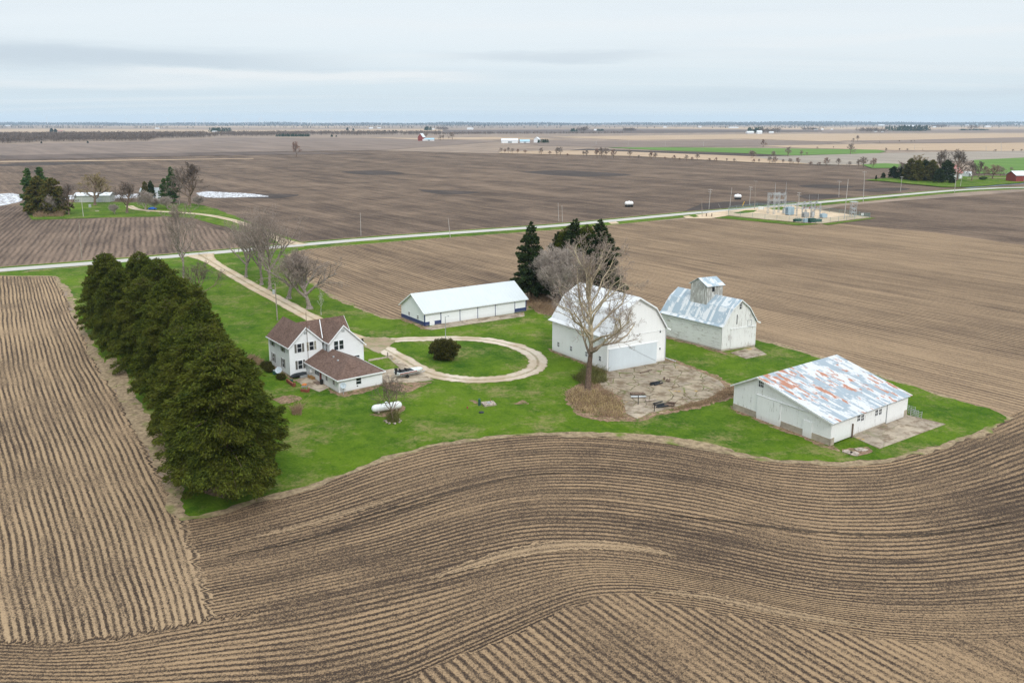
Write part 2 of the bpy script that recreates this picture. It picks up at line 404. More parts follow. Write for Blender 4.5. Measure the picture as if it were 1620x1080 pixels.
class MB:
    def __init__(s): s.v = []; s.f = []; s.uv = {}
    def poly(s, pts):
        k = len(s.v); s.v += [tuple(p) for p in pts]; s.f.append(tuple(range(k, k + len(pts)))); return s
    def hexa(s, p):                                  # 8 corners: bottom 4 ccw, top 4 ccw
        k = len(s.v); s.v += [tuple(q) for q in p]
        for a in ((3, 2, 1, 0), (4, 5, 6, 7), (0, 1, 5, 4), (1, 2, 6, 5), (2, 3, 7, 6), (3, 0, 4, 7)):
            s.f.append(tuple(k + i for i in a))
        return s
    def box(s, x0, x1, y0, y1, z0, z1):
        return s.hexa([(x0, y0, z0), (x1, y0, z0), (x1, y1, z0), (x0, y1, z0), (x0, y0, z1), (x1, y0, z1), (x1, y1, z1), (x0, y1, z1)])
    def prism(s, ring0, ring1):                      # closed prism between two rings
        k = len(s.v); n = len(ring0)
        s.v += [tuple(p) for p in ring0] + [tuple(p) for p in ring1]
        s.f.append(tuple(k + i for i in reversed(range(n)))); s.f.append(tuple(k + n + i for i in range(n)))
        for i in range(n):
            j = (i + 1) % n; s.f.append((k + i, k + j, k + n + j, k + n + i))
        return s
    def tube(s, p0, p1, r0, r1=None, n=8, cap=True):
        r1 = r0 if r1 is None else r1
        a = Vector(p0); b = Vector(p1); d = (b - a).normalized()
        x = d.cross(Vector((0, 0, 1)) if abs(d.z) < .9 else Vector((1, 0, 0))).normalized(); y = d.cross(x)
        A = [a + (x * math.cos(2 * PI * i / n) + y * math.sin(2 * PI * i / n)) * r0 for i in range(n)]
        B = [b + (x * math.cos(2 * PI * i / n) + y * math.sin(2 * PI * i / n)) * r1 for i in range(n)]
        return s.prism(A, B)
    def rings(s, rings, closed_ends=True):           # loft
        k = len(s.v); n = len(rings[0])
        for r in rings: s.v += [tuple(p) for p in r]
        for j in range(len(rings) - 1):
            for i in range(n):
                i2 = (i + 1) % n
                s.f.append((k + j * n + i, k + j * n + i2, k + (j + 1) * n + i2, k + (j + 1) * n + i))
        if closed_ends:
            s.f.append(tuple(k + i for i in reversed(range(n)))); s.f.append(tuple(k + (len(rings) - 1) * n + i for i in range(n)))
        return s
    def build(s, name, mat, parent=None, kind=None, smooth=False, autouv=True):
        o0 = wloc(parent) if parent is not None else Vector((0, 0, 0))
        me = bpy.data.meshes.new(name)
        me.from_pydata([(a - o0.x, b - o0.y, c - o0.z) for a, b, c in s.v], [], s.f)
        me.materials.append(mat)
        bm = bmesh.new(); bm.from_mesh(me); bmesh.ops.recalc_face_normals(bm, faces=bm.faces)
        if autouv:
            lay = bm.loops.layers.uv.new('UVMap')
            for f in bm.faces:
                n = f.normal
                if abs(n.z) > .995 or n.length < .5: T = Vector((1, 0, 0)); S = Vector((0, 1, 0))
                else:
                    T = Vector((0, 0, 1)).cross(n).normalized(); S = n.cross(T)
                for l in f.loops:
                    p = l.vert.co; l[lay].uv = (p.dot(T), p.dot(S))
        bm.to_mesh(me); bm.free()
        if smooth: me.polygons.foreach_set('use_smooth', [True] * len(me.polygons))
        o = mk(name, me, parent)
        if kind: o['kind'] = kind
        return o

def np_mesh(name, V, F, mat):
    """V (n,3) float, F (m,4) or (m,3) int"""
    me = bpy.data.meshes.new(name); V = np.asarray(V, dtype=np.float32); F = np.asarray(F, dtype=np.int32)
    k = F.shape[1]
    me.vertices.add(len(V)); me.vertices.foreach_set('co', V.ravel())
    me.loops.add(F.size); me.loops.foreach_set('vertex_index', F.ravel())
    me.polygons.add(len(F)); me.polygons.foreach_set('loop_start', np.arange(0, F.size, k, dtype=np.int32))
    me.polygons.foreach_set('loop_total', np.full(len(F), k, dtype=np.int32))
    me.update(calc_edges=True); me.validate(); me.materials.append(mat)
    return me

def tubes_np(segs, n):
    """segs: list of (p0,p1,r0,r1) -> V,F"""
    S = np.array([(*a, *b, r0, r1) for a, b, r0, r1 in segs], dtype=np.float64)
    p0 = S[:, 0:3]; p1 = S[:, 3:6]; r0 = S[:, 6]; r1 = S[:, 7]
    d = p1 - p0; d /= np.maximum(np.linalg.norm(d, axis=1, keepdims=True), 1e-6)
    ref = np.tile(np.array([0., 0., 1.]), (len(S), 1)); ref[np.abs(d[:, 2]) > .9] = (1, 0, 0)
    x = np.cross(d, ref); x /= np.linalg.norm(x, axis=1, keepdims=True); y = np.cross(d, x)
    V = np.zeros((len(S), 2 * n, 3))
    for i in range(n):
        c, s_ = math.cos(2 * PI * i / n), math.sin(2 * PI * i / n)
        o = x * c + y * s_
        V[:, i] = p0 + o * r0[:, None]; V[:, n + i] = p1 + o * r1[:, None]
    base = (np.arange(len(S)) * 2 * n)[:, None]
    F = np.concatenate([base + np.array([[i, (i + 1) % n, n + (i + 1) % n, n + i]]) for i in range(n)], axis=0)
    return V.reshape(-1, 3), F

# ------------------------------------------------------------------ flat sheets
def ragged(pts, amp, step, seed=1, closed=True):
    r = random.Random(seed); out = []; n = len(pts)
    for i in range(n if closed else n - 1):
        a = pts[i]; b = pts[(i + 1) % n]; L = dist(a, b); k = max(1, int(L / step)); k = min(k, 400)
        nx, ny = (b[1] - a[1]) / max(L, 1e-6), -(b[0] - a[0]) / max(L, 1e-6)
        ph = r.random() * 9
        for j in range(k):
            t = j / k
            e = (r.random() - .5) * 2 * amp * .55 + amp * .6 * math.sin(t * L / (step * 4.3) + ph)
            if j == 0: e *= .3
            out.append((a[0] + (b[0] - a[0]) * t + nx * e, a[1] + (b[1] - a[1]) * t + ny * e))
    return out
def sheet(name, pts, z, mat, kind='structure', parent=None):
    V = [(p[0], p[1], z) for p in pts]
    tris = tessellate_polygon([[Vector(v) for v in V]])
    me = bpy.data.meshes.new(name); me.from_pydata(V, [], [tuple(t) for t in tris]); me.materials.append(mat)
    bm = bmesh.new(); bm.from_mesh(me)
    for f in bm.faces:
        if f.normal.z < 0: f.normal_flip()
    bm.to_mesh(me); bm.free()
    o = mk(name, me, parent)
    if kind: o['kind'] = kind
    return o
def GP(pts): return [G(x, y) for x, y in pts]
def spline(pts, n=8):
    """Catmull-Rom through pts"""
    out = []; P = [pts[0]] + list(pts) + [pts[-1]]
    for i in range(1, len(P) - 2):
        a, b, c, d = P[i - 1], P[i], P[i + 1], P[i + 2]
        for j in range(n):
            t = j / n
            out.append(tuple(.5 * ((2 * b[k]) + (-a[k] + c[k]) * t + (2 * a[k] - 5 * b[k] + 4 * c[k] - d[k]) * t * t + (-a[k] + 3 * b[k] - 3 * c[k] + d[k]) * t ** 3) for k in range(2)))
    out.append(tuple(pts[-1])); return out
def ribbon(name, line, half, z, mat, jit=0.0, seed=3, closed=False):
    r = random.Random(seed); n = len(line); V = []; acc = 0; UV = []
    hw = half if callable(half) else (lambda i: half)
    for i, p in enumerate(line):
        a = line[(i - 1) % n] if (i or closed) else line[0]; b = line[(i + 1) % n] if (i < n - 1 or closed) else line[-1]
        dx, dy = b[0] - a[0], b[1] - a[1]; L = math.hypot(dx, dy) or 1; nx, ny = -dy / L, dx / L
        if i: acc += dist(p, line[i - 1])
        for k in (-1, -.5, 0, .5, 1):
            h = hw(i) * k + (r.uniform(-jit, jit) if abs(k) == 1 else 0)
            V.append((p[0] + nx * h, p[1] + ny * h, z)); UV.append((k, acc))
    F = []
    for i in range(n if closed else n - 1):
        j = (i + 1) % n
        for k in range(4): F.append((i * 5 + k, i * 5 + k + 1, j * 5 + k + 1, j * 5 + k))
    me = bpy.data.meshes.new(name); me.from_pydata(V, [], F); me.materials.append(mat)
    lay = me.uv_layers.new(name='UVMap')
    for l in me.loops: lay.data[l.index].uv = UV[l.vertex_index]
    bm = bmesh.new(); bm.from_mesh(me)
    for f in bm.faces:
        if f.normal.z < 0: f.normal_flip()
    bm.to_mesh(me); bm.free()
    o = mk(name, me); o['kind'] = 'structure'; return o
def resamp(line, n):
    d = [0]
    for a, b in zip(line, line[1:]): d.append(d[-1] + dist(a, b))
    out = []; j = 0
    for i in range(n):
        t = d[-1] * i / (n - 1)
        while j < len(d) - 2 and d[j + 1] < t: j += 1
        s = (t - d[j]) / max(d[j + 1] - d[j], 1e-9)
        out.append((line[j][0] + (line[j + 1][0] - line[j][0]) * s, line[j][1] + (line[j + 1][1] - line[j][1]) * s))
    return out
def at_x(pts, x):
    for (x0, y0), (x1, y1) in zip(pts, pts[1:]):
        if x0 <= x <= x1: return y0 + (y1 - y0) * (x - x0) / (x1 - x0)
    return pts[0][1] if x < pts[0][0] else pts[-1][1]

# ------------------------------------------------------------------ SETTING
S = 17000
gm = MB(); gm.poly([(-S, -S, 0), (S, -S, 0), (S, S, 0), (-S, S, 0)]); gm.build('ground', M['ground'], kind='structure', autouv=False)

# big dark tilled fields beyond the road
sheet('tilled_field', GP([(-700, 470), (0, 428), (250, 408), (620, 376), (880, 357), (1080, 339), (1400, 311), (1620, 297), (2100, 280), (1900, 262), (1620, 276), (1440, 266), (1375, 263), (1200, 258), (1000, 247), (790, 243), (600, 238), (300, 238), (0, 240), (-500, 250)]), .02, M['tilled'])
sheet('tilled_field_west', GP([(-700, 470), (0, 428), (250, 408), (470, 390), (410, 379), (260, 343), (50, 349), (33, 326), (0, 327), (-500, 345)]), .035, M['tilled_diag'])
sheet('wet_soil_strip', ragged(GP([(1070, 337), (1110, 322), (1150, 319), (1200, 319), (1260, 318), (1215, 327), (1150, 331)]), 2, 12), .04, M['tilled_wet'])
for i, q in enumerate([[(1262, 294), (1300, 292), (1350, 295), (1330, 298), (1280, 297)], [(1262, 310), (1290, 307), (1330, 309), (1310, 314), (1275, 315)], [(0, 260), (60, 257), (170, 258), (60, 262), (0, 263)],
                       [(540, 272), (600, 270), (640, 275), (580, 277)], [(820, 272), (900, 270), (1000, 277), (900, 279)], [(380, 306), (470, 308), (440, 314), (390, 313)], [(1350, 300), (1420, 297), (1440, 300), (1390, 304)],
                       [(660, 300), (760, 304), (700, 308)]]):
    sheet('wet_soil_patch', ragged(spline(GP(q) + GP(q[:1]), 6)[:-1], 3, 14, i), .05, M['tilled_wet'])
# right hand stubble field
sheet('stubble_field', GP([(400, 520), (440, 396), (700, 376), (870, 362), (1090, 346), (1250, 345), (1400, 340), (1620, 306), (2300, 270), (2600, 560), (1620, 800), (1540, 760), (700, 640)]), .02, M['rows_right'])
sheet('tilled_field_east', ragged(GP([(1376, 345), (1296, 333), (1330, 326), (1430, 317), (1620, 303), (2300, 262), (2500, 420), (1620, 388), (1480, 368), (1330, 354)]), 1, 20), .035, M['tilled'])

# far strips  (pixel outline, material, height)
strips = [
 ([(-400, 232), (0, 229), (240, 224), (350, 218), (620, 219), (800, 224), (600, 238), (300, 242), (0, 252), (-400, 262)], 'far_gray', .3),
 ([(0, 246), (200, 243), (420, 241), (600, 243), (300, 247), (100, 252), (0, 253)], 'far_dark', .35),
 ([(0, 255.5), (150, 254), (400, 251), (402, 252), (150, 255.5), (0, 257)], 'far_tan', .4),
 ([(560, 217), (660, 219), (780, 217), (900, 221), (780, 221), (660, 221)], 'far_tan', .42),
 ([(780, 222), (1000, 224), (1180, 222), (1340, 225), (1280, 231), (1000, 234), (860, 231)], 'far_gray', .42),
 ([(870, 217), (1000, 215), (1240, 212), (1640, 211), (1900, 212), (1900, 218), (1620, 219), (1420, 222), (1300, 224), (1180, 220), (1000, 222)], 'far_tan', .4),
 ([(1330, 223), (1420, 222), (1620, 217.5), (1900, 219), (1900, 226), (1620, 226), (1400, 227)], 'far_gray', .45),
 ([(1200, 231), (1400, 228), (1640, 226), (1900, 226), (1900, 240), (1620, 240), (1400, 238), (1250, 234)], 'far_tan', .47),
 ([(960, 234), (1060, 233.5), (1180, 234.5), (1390, 237.5), (1402, 240), (1390, 243), (1250, 246.5), (1180, 243), (1050, 238.5)], 'far_green', .5),
 ([(930, 236), (1050, 239.5), (1180, 243.5), (1250, 246.5), (1200, 247.5), (1050, 243.5), (900, 238)], 'tilled_wet', .5),
 ([(790, 240), (940, 238.5), (1190, 248), (1260, 250), (1420, 245), (1480, 249), (1420, 256), (1375, 263), (1200, 258), (1000, 247.5), (790, 243)], 'far_tan', .52),
 ([(1190, 249), (1390, 243), (1620, 239), (1900, 236), (1900, 250), (1620, 250), (1540, 255), (1400, 262), (1290, 261)], 'far_pale', .54),
 ([(1540, 254), (1620, 250), (1900, 244), (1900, 277), (1620, 277), (1545, 275)], 'far_green', .56),
 ([(1362, 261), (1400, 259), (1450, 262), (1450, 266), (1380, 267)], 'far_green', .56),
 ([(-300, 207), (100, 204), (400, 206), (700, 204), (700, 208), (400, 211), (0, 212)], 'far_tan', .3),
 ([(700, 206), (1000, 205), (1300, 206), (1300, 209), (1000, 211), (700, 212)], 'far_dark', .3),
 ([(900, 202), (1200, 201), (1700, 201), (1700, 204), (1200, 205)], 'far_tan', .32),
 ([(100, 201), (500, 202), (650, 200.5), (300, 200)], 'far_tan', .32),
 ([(1300, 206.5), (1700, 205.5), (1700, 209), (1300, 210.5)], 'far_gray', .32),
]
for i, (q, m, z) in enumerate(strips):
    sheet('far_field', GP(q), z, M[m])

# snow patches in the field to the left
snow_t = NT('patchy_snow'); P_ = snow_t.pos(); nn = snow_t.noise(P_, .35, 5, .8)
snow_t.bsdf(snow_t.mix(snow_t.smooth(nn, .46, .54), (.16, .13, .12), (.74, .77, .82)), .7)
for i, q in enumerate([[(-60, 312), (0, 307), (20, 306), (36, 312), (34, 318), (20, 322), (0, 326), (-60, 330)], [(95, 309), (130, 310), (125, 315), (100, 315)], [(170, 310), (215, 307), (235, 309), (215, 313), (180, 314)],
                       [(310, 306), (325, 303), (350, 304), (400, 307), (425, 311), (395, 312), (340, 313), (318, 311)]]):
    sheet('snow_patch', ragged(spline(GP(q) + GP(q[:1]), 6)[:-1], 2.0, 5, i + 4), .08, snow_t.m)

# front field: rows that follow the lawn edge, lofted between guide lines
C0 = [(150, 832), (300, 817), (350, 807), (420, 785), (500, 765), (600, 727), (700, 700), (800, 688), (880, 683), (960, 686), (1050, 695), (1130, 710), (1220, 725), (1310, 731), (1400, 727), (1450, 714), (1530, 688), (1590, 660), (1700, 612), (1950, 520)]
C1 = [(150, 925), (315, 893), (450, 865), (600, 826), (722, 787), (800, 768), (870, 761), (944, 762), (1020, 770), (1100, 782), (1168, 797), (1240, 814), (1316, 824), (1400, 824), (1464, 819), (1540, 806), (1620, 788), (1750, 750), (1950, 680)]
C2 = [(150, 1012), (185, 1008), (315, 982), (450, 958), (560, 934), (685, 905), (760, 885), (820, 872), (870, 866), (944, 866), (1020, 874), (1100, 890), (1168, 904), (1240, 920), (1316, 932), (1400, 938), (1464, 938), (1620, 926), (1750, 900), (1950, 850)]
C3 = [(150, 1110), (300, 1105), (500, 1098), (640, 1062), (760, 1010), (840, 975), (907, 948), (944, 940), (1018, 938), (1100, 948), (1168, 962), (1279, 985), (1390, 1003), (1538, 1012), (1700, 1005), (1950, 990)]
C4 = [(150, 1300), (500, 1290), (700, 1210), (907, 1110), (1018, 1080), (1168, 1090), (1390, 1110), (1700, 1110), (1950, 1100)]
def lofted(name, guides, xs, mat, rows, z, sub=14, jit=0.0):
    jr = random.Random(77)
    cols = []
    for x in xs:
        cols.append([G(x, at_x(g, x)) for g in guides])
    # smooth guide lines along x
    lines = []
    for k in range(len(guides)):
        L = [c[k] for c in cols]
        for _ in range(3): L = [L[0]] + [((a[0] + 2 * b[0] + c[0]) / 4, (a[1] + 2 * b[1] + c[1]) / 4) for a, b, c in zip(L, L[1:], L[2:])] + [L[-1]]
        lines.append(L)
    V = []; UV = []; nk = len(guides); n = len(xs)
    for j in range((nk - 1) * sub + 1):
        k = min(j // sub, nk - 2); t = (j - k * sub) / sub
        acc = 0; prev = None
        for i in range(n):
            a, b = lines[k][i], lines[k + 1][i]
            a0 = lines[k - 1][i] if k > 0 else (2 * a[0] - b[0], 2 * a[1] - b[1])
            b1 = lines[k + 2][i] if k < nk - 2 else (2 * b[0] - a[0], 2 * b[1] - a[1])
            p = tuple(.5 * ((2 * a[q]) + (-a0[q] + b[q]) * t + (2 * a0[q] - 5 * a[q] + 4 * b[q] - b1[q]) * t * t + (-a0[q] + 3 * a[q] - 3 * b[q] + b1[q]) * t ** 3) for q in range(2))
            if prev: acc += dist(p, prev)
            prev = p
            V.append((p[0], p[1] + (jr.uniform(-jit, jit) if j == 0 else 0), z)); UV.append((rows[k] + (rows[k + 1] - rows[k]) * t, acc))
    F = []
    m = (nk - 1) * sub + 1
    for j in range(m - 1):
        for i in range(n - 1): F.append((j * n + i, (j + 1) * n + i, (j + 1) * n + i + 1, j * n + i + 1))
    me = bpy.data.meshes.new(name); me.from_pydata(V, [], F); me.materials.append(mat)
    lay = me.uv_layers.new(name='UVMap')
    for l in me.loops: lay.data[l.index].uv = UV[l.vertex_index]
    bm = bmesh.new(); bm.from_mesh(me)
    for f in bm.faces:
        if f.normal.z < 0: f.normal_flip()
    bm.to_mesh(me); bm.free()
    o = mk(name, me); o['kind'] = 'structure'; return o
xs = [150 + (1950 - 150) * i / 150 for i in range(151)]
lofted('stubble_field_front', [C0, C1, C2, C3, C4], xs, M['rows_front'], [0, 18, 36, 52, 78], .06)

# left field: rows running away from the camera
def lofted_y(name, guides, ys, mat, rows, z):
    lines = [[G(at_x([(b, a) for a, b in g], y), y) for y in ys] for g in guides]
    V = []; UV = []; n = len(ys); sub = 10; nk = len(guides)
    for j in range((nk - 1) * sub + 1):
        k = min(j // sub, nk - 2); t = (j - k * sub) / sub; acc = 0; prev = None
        for i in range(n):
            a, b = lines[k][i], lines[k + 1][i]; p = (a[0] + (b[0] - a[0]) * t, a[1] + (b[1] - a[1]) * t)
            if prev: acc += dist(p, prev)
            prev = p; V.append((p[0] + (jr2.uniform(-.6, .6) if j == (nk - 1) * sub else 0), p[1], z)); UV.append((rows[k] + (rows[k + 1] - rows[k]) * t, acc))
    F = []
    for j in range((nk - 1) * sub):
        for i in range(n - 1): F.append((j * n + i, (j + 1) * n + i, (j + 1) * n + i + 1, j * n + i + 1))
    me = bpy.data.meshes.new(name); me.from_pydata(V, [], F); me.materials.append(mat)
    lay = me.uv_layers.new(name='UVMap')
    for l in me.loops: lay.data[l.index].uv = UV[l.vertex_index]
    bm = bmesh.new(); bm.from_mesh(me)
    for f in bm.faces:
        if f.normal.z < 0: f.normal_flip()
    bm.to_mesh(me); bm.free()
    o = mk(name, me); o['kind'] = 'structure'; return o
L0 = [(88, 436), (100, 460), (116, 500), (140, 545), (163, 590), (195, 640), (228, 700), (258, 760), (290, 820), (310, 880), (330, 940), (340, 975), (346, 1010)]
L1 = [(20, 436), (24, 470), (32, 520), (40, 570), (52, 620), (75, 680), (98, 740), (118, 800), (138, 860), (150, 910), (168, 960), (182, 1010)]
L2 = [(-60, 436), (-62, 480), (-64, 540), (-62, 600), (-52, 660), (-42, 720), (-28, 780), (-16, 840), (-10, 900), (4, 960), (14, 1010)]
L3 = [(-430, 436), (-500, 520), (-560, 620), (-640, 760), (-700, 860), (-760, 1010)]
ys = [436 + (1025 - 436) * (i / 260) ** 1.25 for i in range(261)]; jr2 = random.Random(3)
lofted_y('stubble_field_west', [L3, L2, L1, L0], ys, M['rows_left'], [0, 36, 49, 63], .078)
# headland rows along the lower left and the wedge of straight rows
def dirsheet(name, px, ang, z, mat, per=.92):
    pts = px; tri = tessellate_polygon([[Vector((*p, 0)) for p in pts]])
    a = math.radians(ang); d = (math.cos(a), math.sin(a)); nrm = (-d[1], d[0])
    me = bpy.data.meshes.new(name); me.from_pydata([(*p, z) for p in pts], [], [tuple(t) for t in tri]); me.materials.append(mat)
    lay = me.uv_layers.new(name='UVMap')
    for l in me.loops:
        p = pts[l.vertex_index]; lay.data[l.index].uv = ((p[0] * nrm[0] + p[1] * nrm[1]) / per, p[0] * d[0] + p[1] * d[1])
    bm = bmesh.new(); bm.from_mesh(me)
    for f in bm.faces:
        if f.normal.z < 0: f.normal_flip()
    bm.to_mesh(me); bm.free()
    o = mk(name, me); o['kind'] = 'structure'; return o
HC2 = [(-700, 1006), (0, 1013), (74, 1017)] + [(185, 1008), (315, 982), (450, 958), (560, 934)]
HC3 = [(-700, 1108), (0, 1106), (150, 1110)] + C3[1:6]; HC4 = [(-700, 1420), (0, 1330)] + C4[:4]
lofted('headland_rows', [HC2, HC3, HC4], [-700 + 1110 * i / 330 for i in range(331)], M['rows_front'], [36, 52, 78], .082, jit=.7)
wed = GP([(560, 1120), (640, 1085), (720, 1047), (796, 1010), (850, 984), (907, 958), (944, 946), (1018, 945), (1100, 961), (1168, 973), (1279, 993), (1390, 1011), (1538, 1012), (1700, 1004)]) + [(75, 60), (60, -20), (-30, -20)]
dirsheet('stubble_wedge', ragged(wed[:14], .8, .7, 5, False) + wed[13:], -54, .085, M['rows_wedge'])
M['residue'] = field_mat('residue_strip', SOIL, (.40, .28, .17), sa=.3, na=1.7, bias=.10, streak=.3, patch=.3, nscale=5.0)
M['track'] = field_mat('wheel_track_soil', (.04, .03, .024), (.20, .14, .09), sa=.1, na=1.6, bias=-.2, streak=.3, patch=.3, nscale=5.0)
def taper(n, w): return lambda i: w * math.sin(PI * min(max((i + .5) / n, .02), .98)) ** .6
for nm, pts, w, mt in (('residue_strip', [(680, 915), (750, 893), (810, 876), (870, 865), (940, 862), (1010, 868), (1070, 880)], 1.15, 'residue'), ('residue_strip', [(880, 684.5), (960, 688), (1060, 699), (1130, 713)], 1.0, 'residue'),
                       ('wheel_track', [(1060, 815), (1168, 828), (1280, 841), (1400, 847), (1500, 842), (1600, 826)], .30, 'track'), ('wheel_track', [(560, 822), (650, 796), (740, 772), (830, 752), (900, 748)], .28, 'track'),
                       ('wheel_track', [(360, 880), (480, 855), (600, 818), (700, 790)], .25, 'track'), ('residue_strip', [(380, 855), (480, 832), (580, 802), (660, 778)], .6, 'residue'),
                       ('residue_strip', [(1020, 935), (1120, 945), (1250, 972), (1380, 993)], .7, 'residue')):
    L_ = resamp(spline(GP(pts), 8), 90); ribbon(nm, L_, taper(90, w), .094, M[mt], .22)
# near ground under and behind the camera
sheet('near_field', [(-160, 75), (-120, -60), (150, -60), (190, 140), (60, 100), (-40, 95)], .012, M['rows_right'])

# lawn with a ragged dead-grass fringe
lawn_px = [(88, 437), (116, 466), (120, 495), (140, 530), (165, 575), (196, 622), (225, 670), (258, 730), (284, 790), (300, 817), (345, 808), (420, 785), (500, 765), (600, 727), (700, 700), (800, 688), (880, 684), (940, 688),
           (1050, 695), (1130, 710), (1220, 726), (1310, 731), (1400, 727), (1450, 714), (1530, 689), (1590, 660), (1500, 630), (1393, 597), (1305, 569), (1240, 550), (1192, 538), (1060, 505), (960, 488), (870, 478), (836, 487),
           (833, 492), (640, 505), (625, 506), (600, 502), (560, 487), (530, 474), (505, 458), (480, 440), (460, 420), (455, 404), (478, 396), (480, 391), (330, 400), (160, 419), (40, 431), (0, 436)]
lw = GP(spline(lawn_px, 3))
sheet('lawn', ragged(lw, .55, .9, 11), .12, M['lawn'])
def offset_poly(P, d):
    out = []; n = len(P); A = sum(P[i][0] * P[(i + 1) % n][1] - P[(i + 1) % n][0] * P[i][1] for i in range(n))
    s = 1 if A > 0 else -1
    for i in range(n):
        a, b = P[i - 1], P[(i + 1) % n]; dx, dy = b[0] - a[0], b[1] - a[1]; L = math.hypot(dx, dy) or 1
        out.append((P[i][0] + s * dy / L * d, P[i][1] - s * dx / L * d))
    return out
sheet('dead_grass_fringe', ragged(offset_poly(GP(lawn_px), 1.3), .9, 1.3, 12), .10, M['dead'])
for i, q in enumerate([[(165, 575), (185, 570), (225, 640), (262, 700), (286, 770), (292, 812), (270, 780), (230, 705), (195, 640)], [(880, 684), (960, 684), (1050, 690), (1130, 703), (1160, 716), (1060, 703), (960, 692)]]):
    sheet('dead_grass', ragged(GP(spline(q + q[:1], 4)[:-1]), .5, .9, 21 + i), .125 + i * .004, M['dead'])
# verges
road_px = [(-500, 470), (-120, 438), (0, 428), (150, 416.5), (320, 402), (480, 387.5), (620, 376), (760, 366), (880, 357.5), (980, 348.5), (1080, 339), (1240, 325.5), (1400, 311), (1500, 302.3), (1560, 298.8), (1620, 297), (1900, 293), (2300, 290)]
road_w = spline(GP(road_px), 6)
def off_line(L, d):
    out = []
    for i in range(len(L)):
        a = L[max(0, i - 1)]; b = L[min(len(L) - 1, i + 1)]; dx, dy = b[0] - a[0], b[1] - a[1]; q = math.hypot(dx, dy)
        out.append((L[i][0] - dy / q * d, L[i][1] + dx / q * d))
    return out
far_side = off_line(road_w, 7.5); near_side = off_line(road_w, -11.5)
sheet('road_verge', ragged(near_side, .5, 3, 8, False) + list(reversed(ragged(far_side, .6, 3, 9, False))), .085, M['lawn'])
sheet('dead_verge', ragged(off_line(road_w, -12.7), .5, 4, 18, False) + list(reversed(ragged(off_line(road_w, 8.6), .6, 4, 19, False))), .07, M['dead'])
ribbon('road', road_w, 3.6, .16, M['road'], .1)
ribbon('side_road', spline(GP([(1528, 297.5), (1560, 294.8), (1620, 290), (1700, 284), (1900, 270)]), 4), 3.0, .15, simple('asphalt', (.17, .20, .24), .9, .1, .2))
# drives
dr = spline(GP([(315, 403), (335, 415), (370, 436), (410, 459), (450, 480), (490, 502), (540, 527), (590, 545)]), 8)
ribbon('gravel_drive', dr, lambda i: 2.15 + (3.5 * max(0, 1 - i / 9) ** 1.5), .165, M['drive'], .18)
dl = spline(GP([(466, 388), (440, 378), (405, 362), (372, 350), (330, 341), (290, 337), (240, 334), (215, 331), (204, 326)]), 6)
ribbon('farm_lane', dl, lambda i: 2.2 + (3.5 * max(0, 1 - i / 7) ** 1.5), .165, M['drive'], .15)
inner = [(613, 549), (625, 544.5), (639, 542), (682.5, 539.4), (728, 539.4), (773, 542.7), (816.8, 553.6), (834.6, 563.5), (839.5, 573.3), (832.6, 585), (807, 594), (757.5, 597.6), (718, 594), (682.5, 585), (649, 567.4)]
outer = [(576, 536), (630, 535), (678.5, 534), (737.8, 534), (787, 538), (832.6, 549.6), (856, 564), (862, 577), (850, 589.5), (807, 602), (757.5, 606), (718, 604), (688, 602), (639, 578), (605, 560), (576, 546)]
lp = [((a + c) / 2, (b + d) / 2) for (a, b), (c, d) in zip([(600, 540), (640, 538), (682, 536.7), (735, 536.7), (780, 540.3), (824, 551.5), (846, 564), (851, 577), (841, 587.5), (807, 598), (757.5, 602), (716, 599), (678, 591), (640, 571), (612, 555), (588, 544)], [(600, 540), (640, 538), (682, 536.7), (735, 536.7), (780, 540.3), (824, 551.5), (846, 564), (851, 577), (841, 587.5), (807, 598), (757.5, 602), (716, 599), (678, 591), (640, 571), (612, 555), (588, 544)])]
ribbon('gravel_loop_drive', spline(GP([(570, 540)] + lp + [(570, 536)]), 7), 1.95, .170, M['loop'], .3)
sheet('gravel_junction', ragged(GP([(574, 535), (610, 534), (625, 540), (613, 550), (600, 560), (576, 548)]), .3, 1), .176, M['loop'])
# substation pad, field entrance
sheet('substation_pad', ragged(GP([(1080, 342.5), (1110, 339), (1152, 333.5), (1205, 328.5), (1255, 325.5), (1300, 333), (1378, 344.5), (1300, 354), (1268, 353), (1200, 346), (1152, 341), (1125, 346), (1085, 346)]), .6, 4), .17, M['gravel'])
for i, q in enumerate([[(1160, 337), (1180, 333), (1198, 333), (1193, 336), (1168, 338.5)], [(1216, 330), (1235, 327.5), (1262, 330), (1240, 333), (1222, 332)], [(1130, 345.5), (1152, 342), (1200, 347), (1268, 353.5), (1300, 355), (1262, 357), (1200, 351), (1150, 346.5)], [(1090, 342), (1100, 340), (1106, 343), (1098, 344.5)],
                       [(1300, 354.5), (1378, 345), (1386, 345.5), (1310, 356.5)]]):
    sheet('grass_patch', ragged(GP(q), .5, 3, i + 31), .18, M['lawn'])
sheet('gravel_pulloff', ragged(GP([(962, 352), (975, 351), (980, 354), (966, 355)]), .4, 2), .18, M['gravel'])
# left farmstead lawn and right farmstead lawn
sheet('farmstead_lawn_west', ragged(GP([(34, 324), (52, 348), (150, 345), (262, 342.5), (300, 345), (365, 361), (410, 379), (440, 386), (478, 384), (430, 366), (385, 347), (345, 332), (320, 325), (300, 322), (180, 320), (60, 321)]), 1.0, 4, 41), .13, M['lawn'])
sheet('farmstead_lawn_east', ragged(GP([(1368, 286), (1400, 282.5), (1470, 281), (1560, 279), (1640, 279), (1900, 275), (1900, 290), (1620, 290), (1530, 297), (1490, 297), (1430, 291), (1400, 288)]), 1.5, 8, 42), .6, M['lawn'])
sheet('farm_lane_east', GP([(1530, 283.2), (1602, 282.2), (1602, 283), (1530, 284)]), .66, M['loop'])
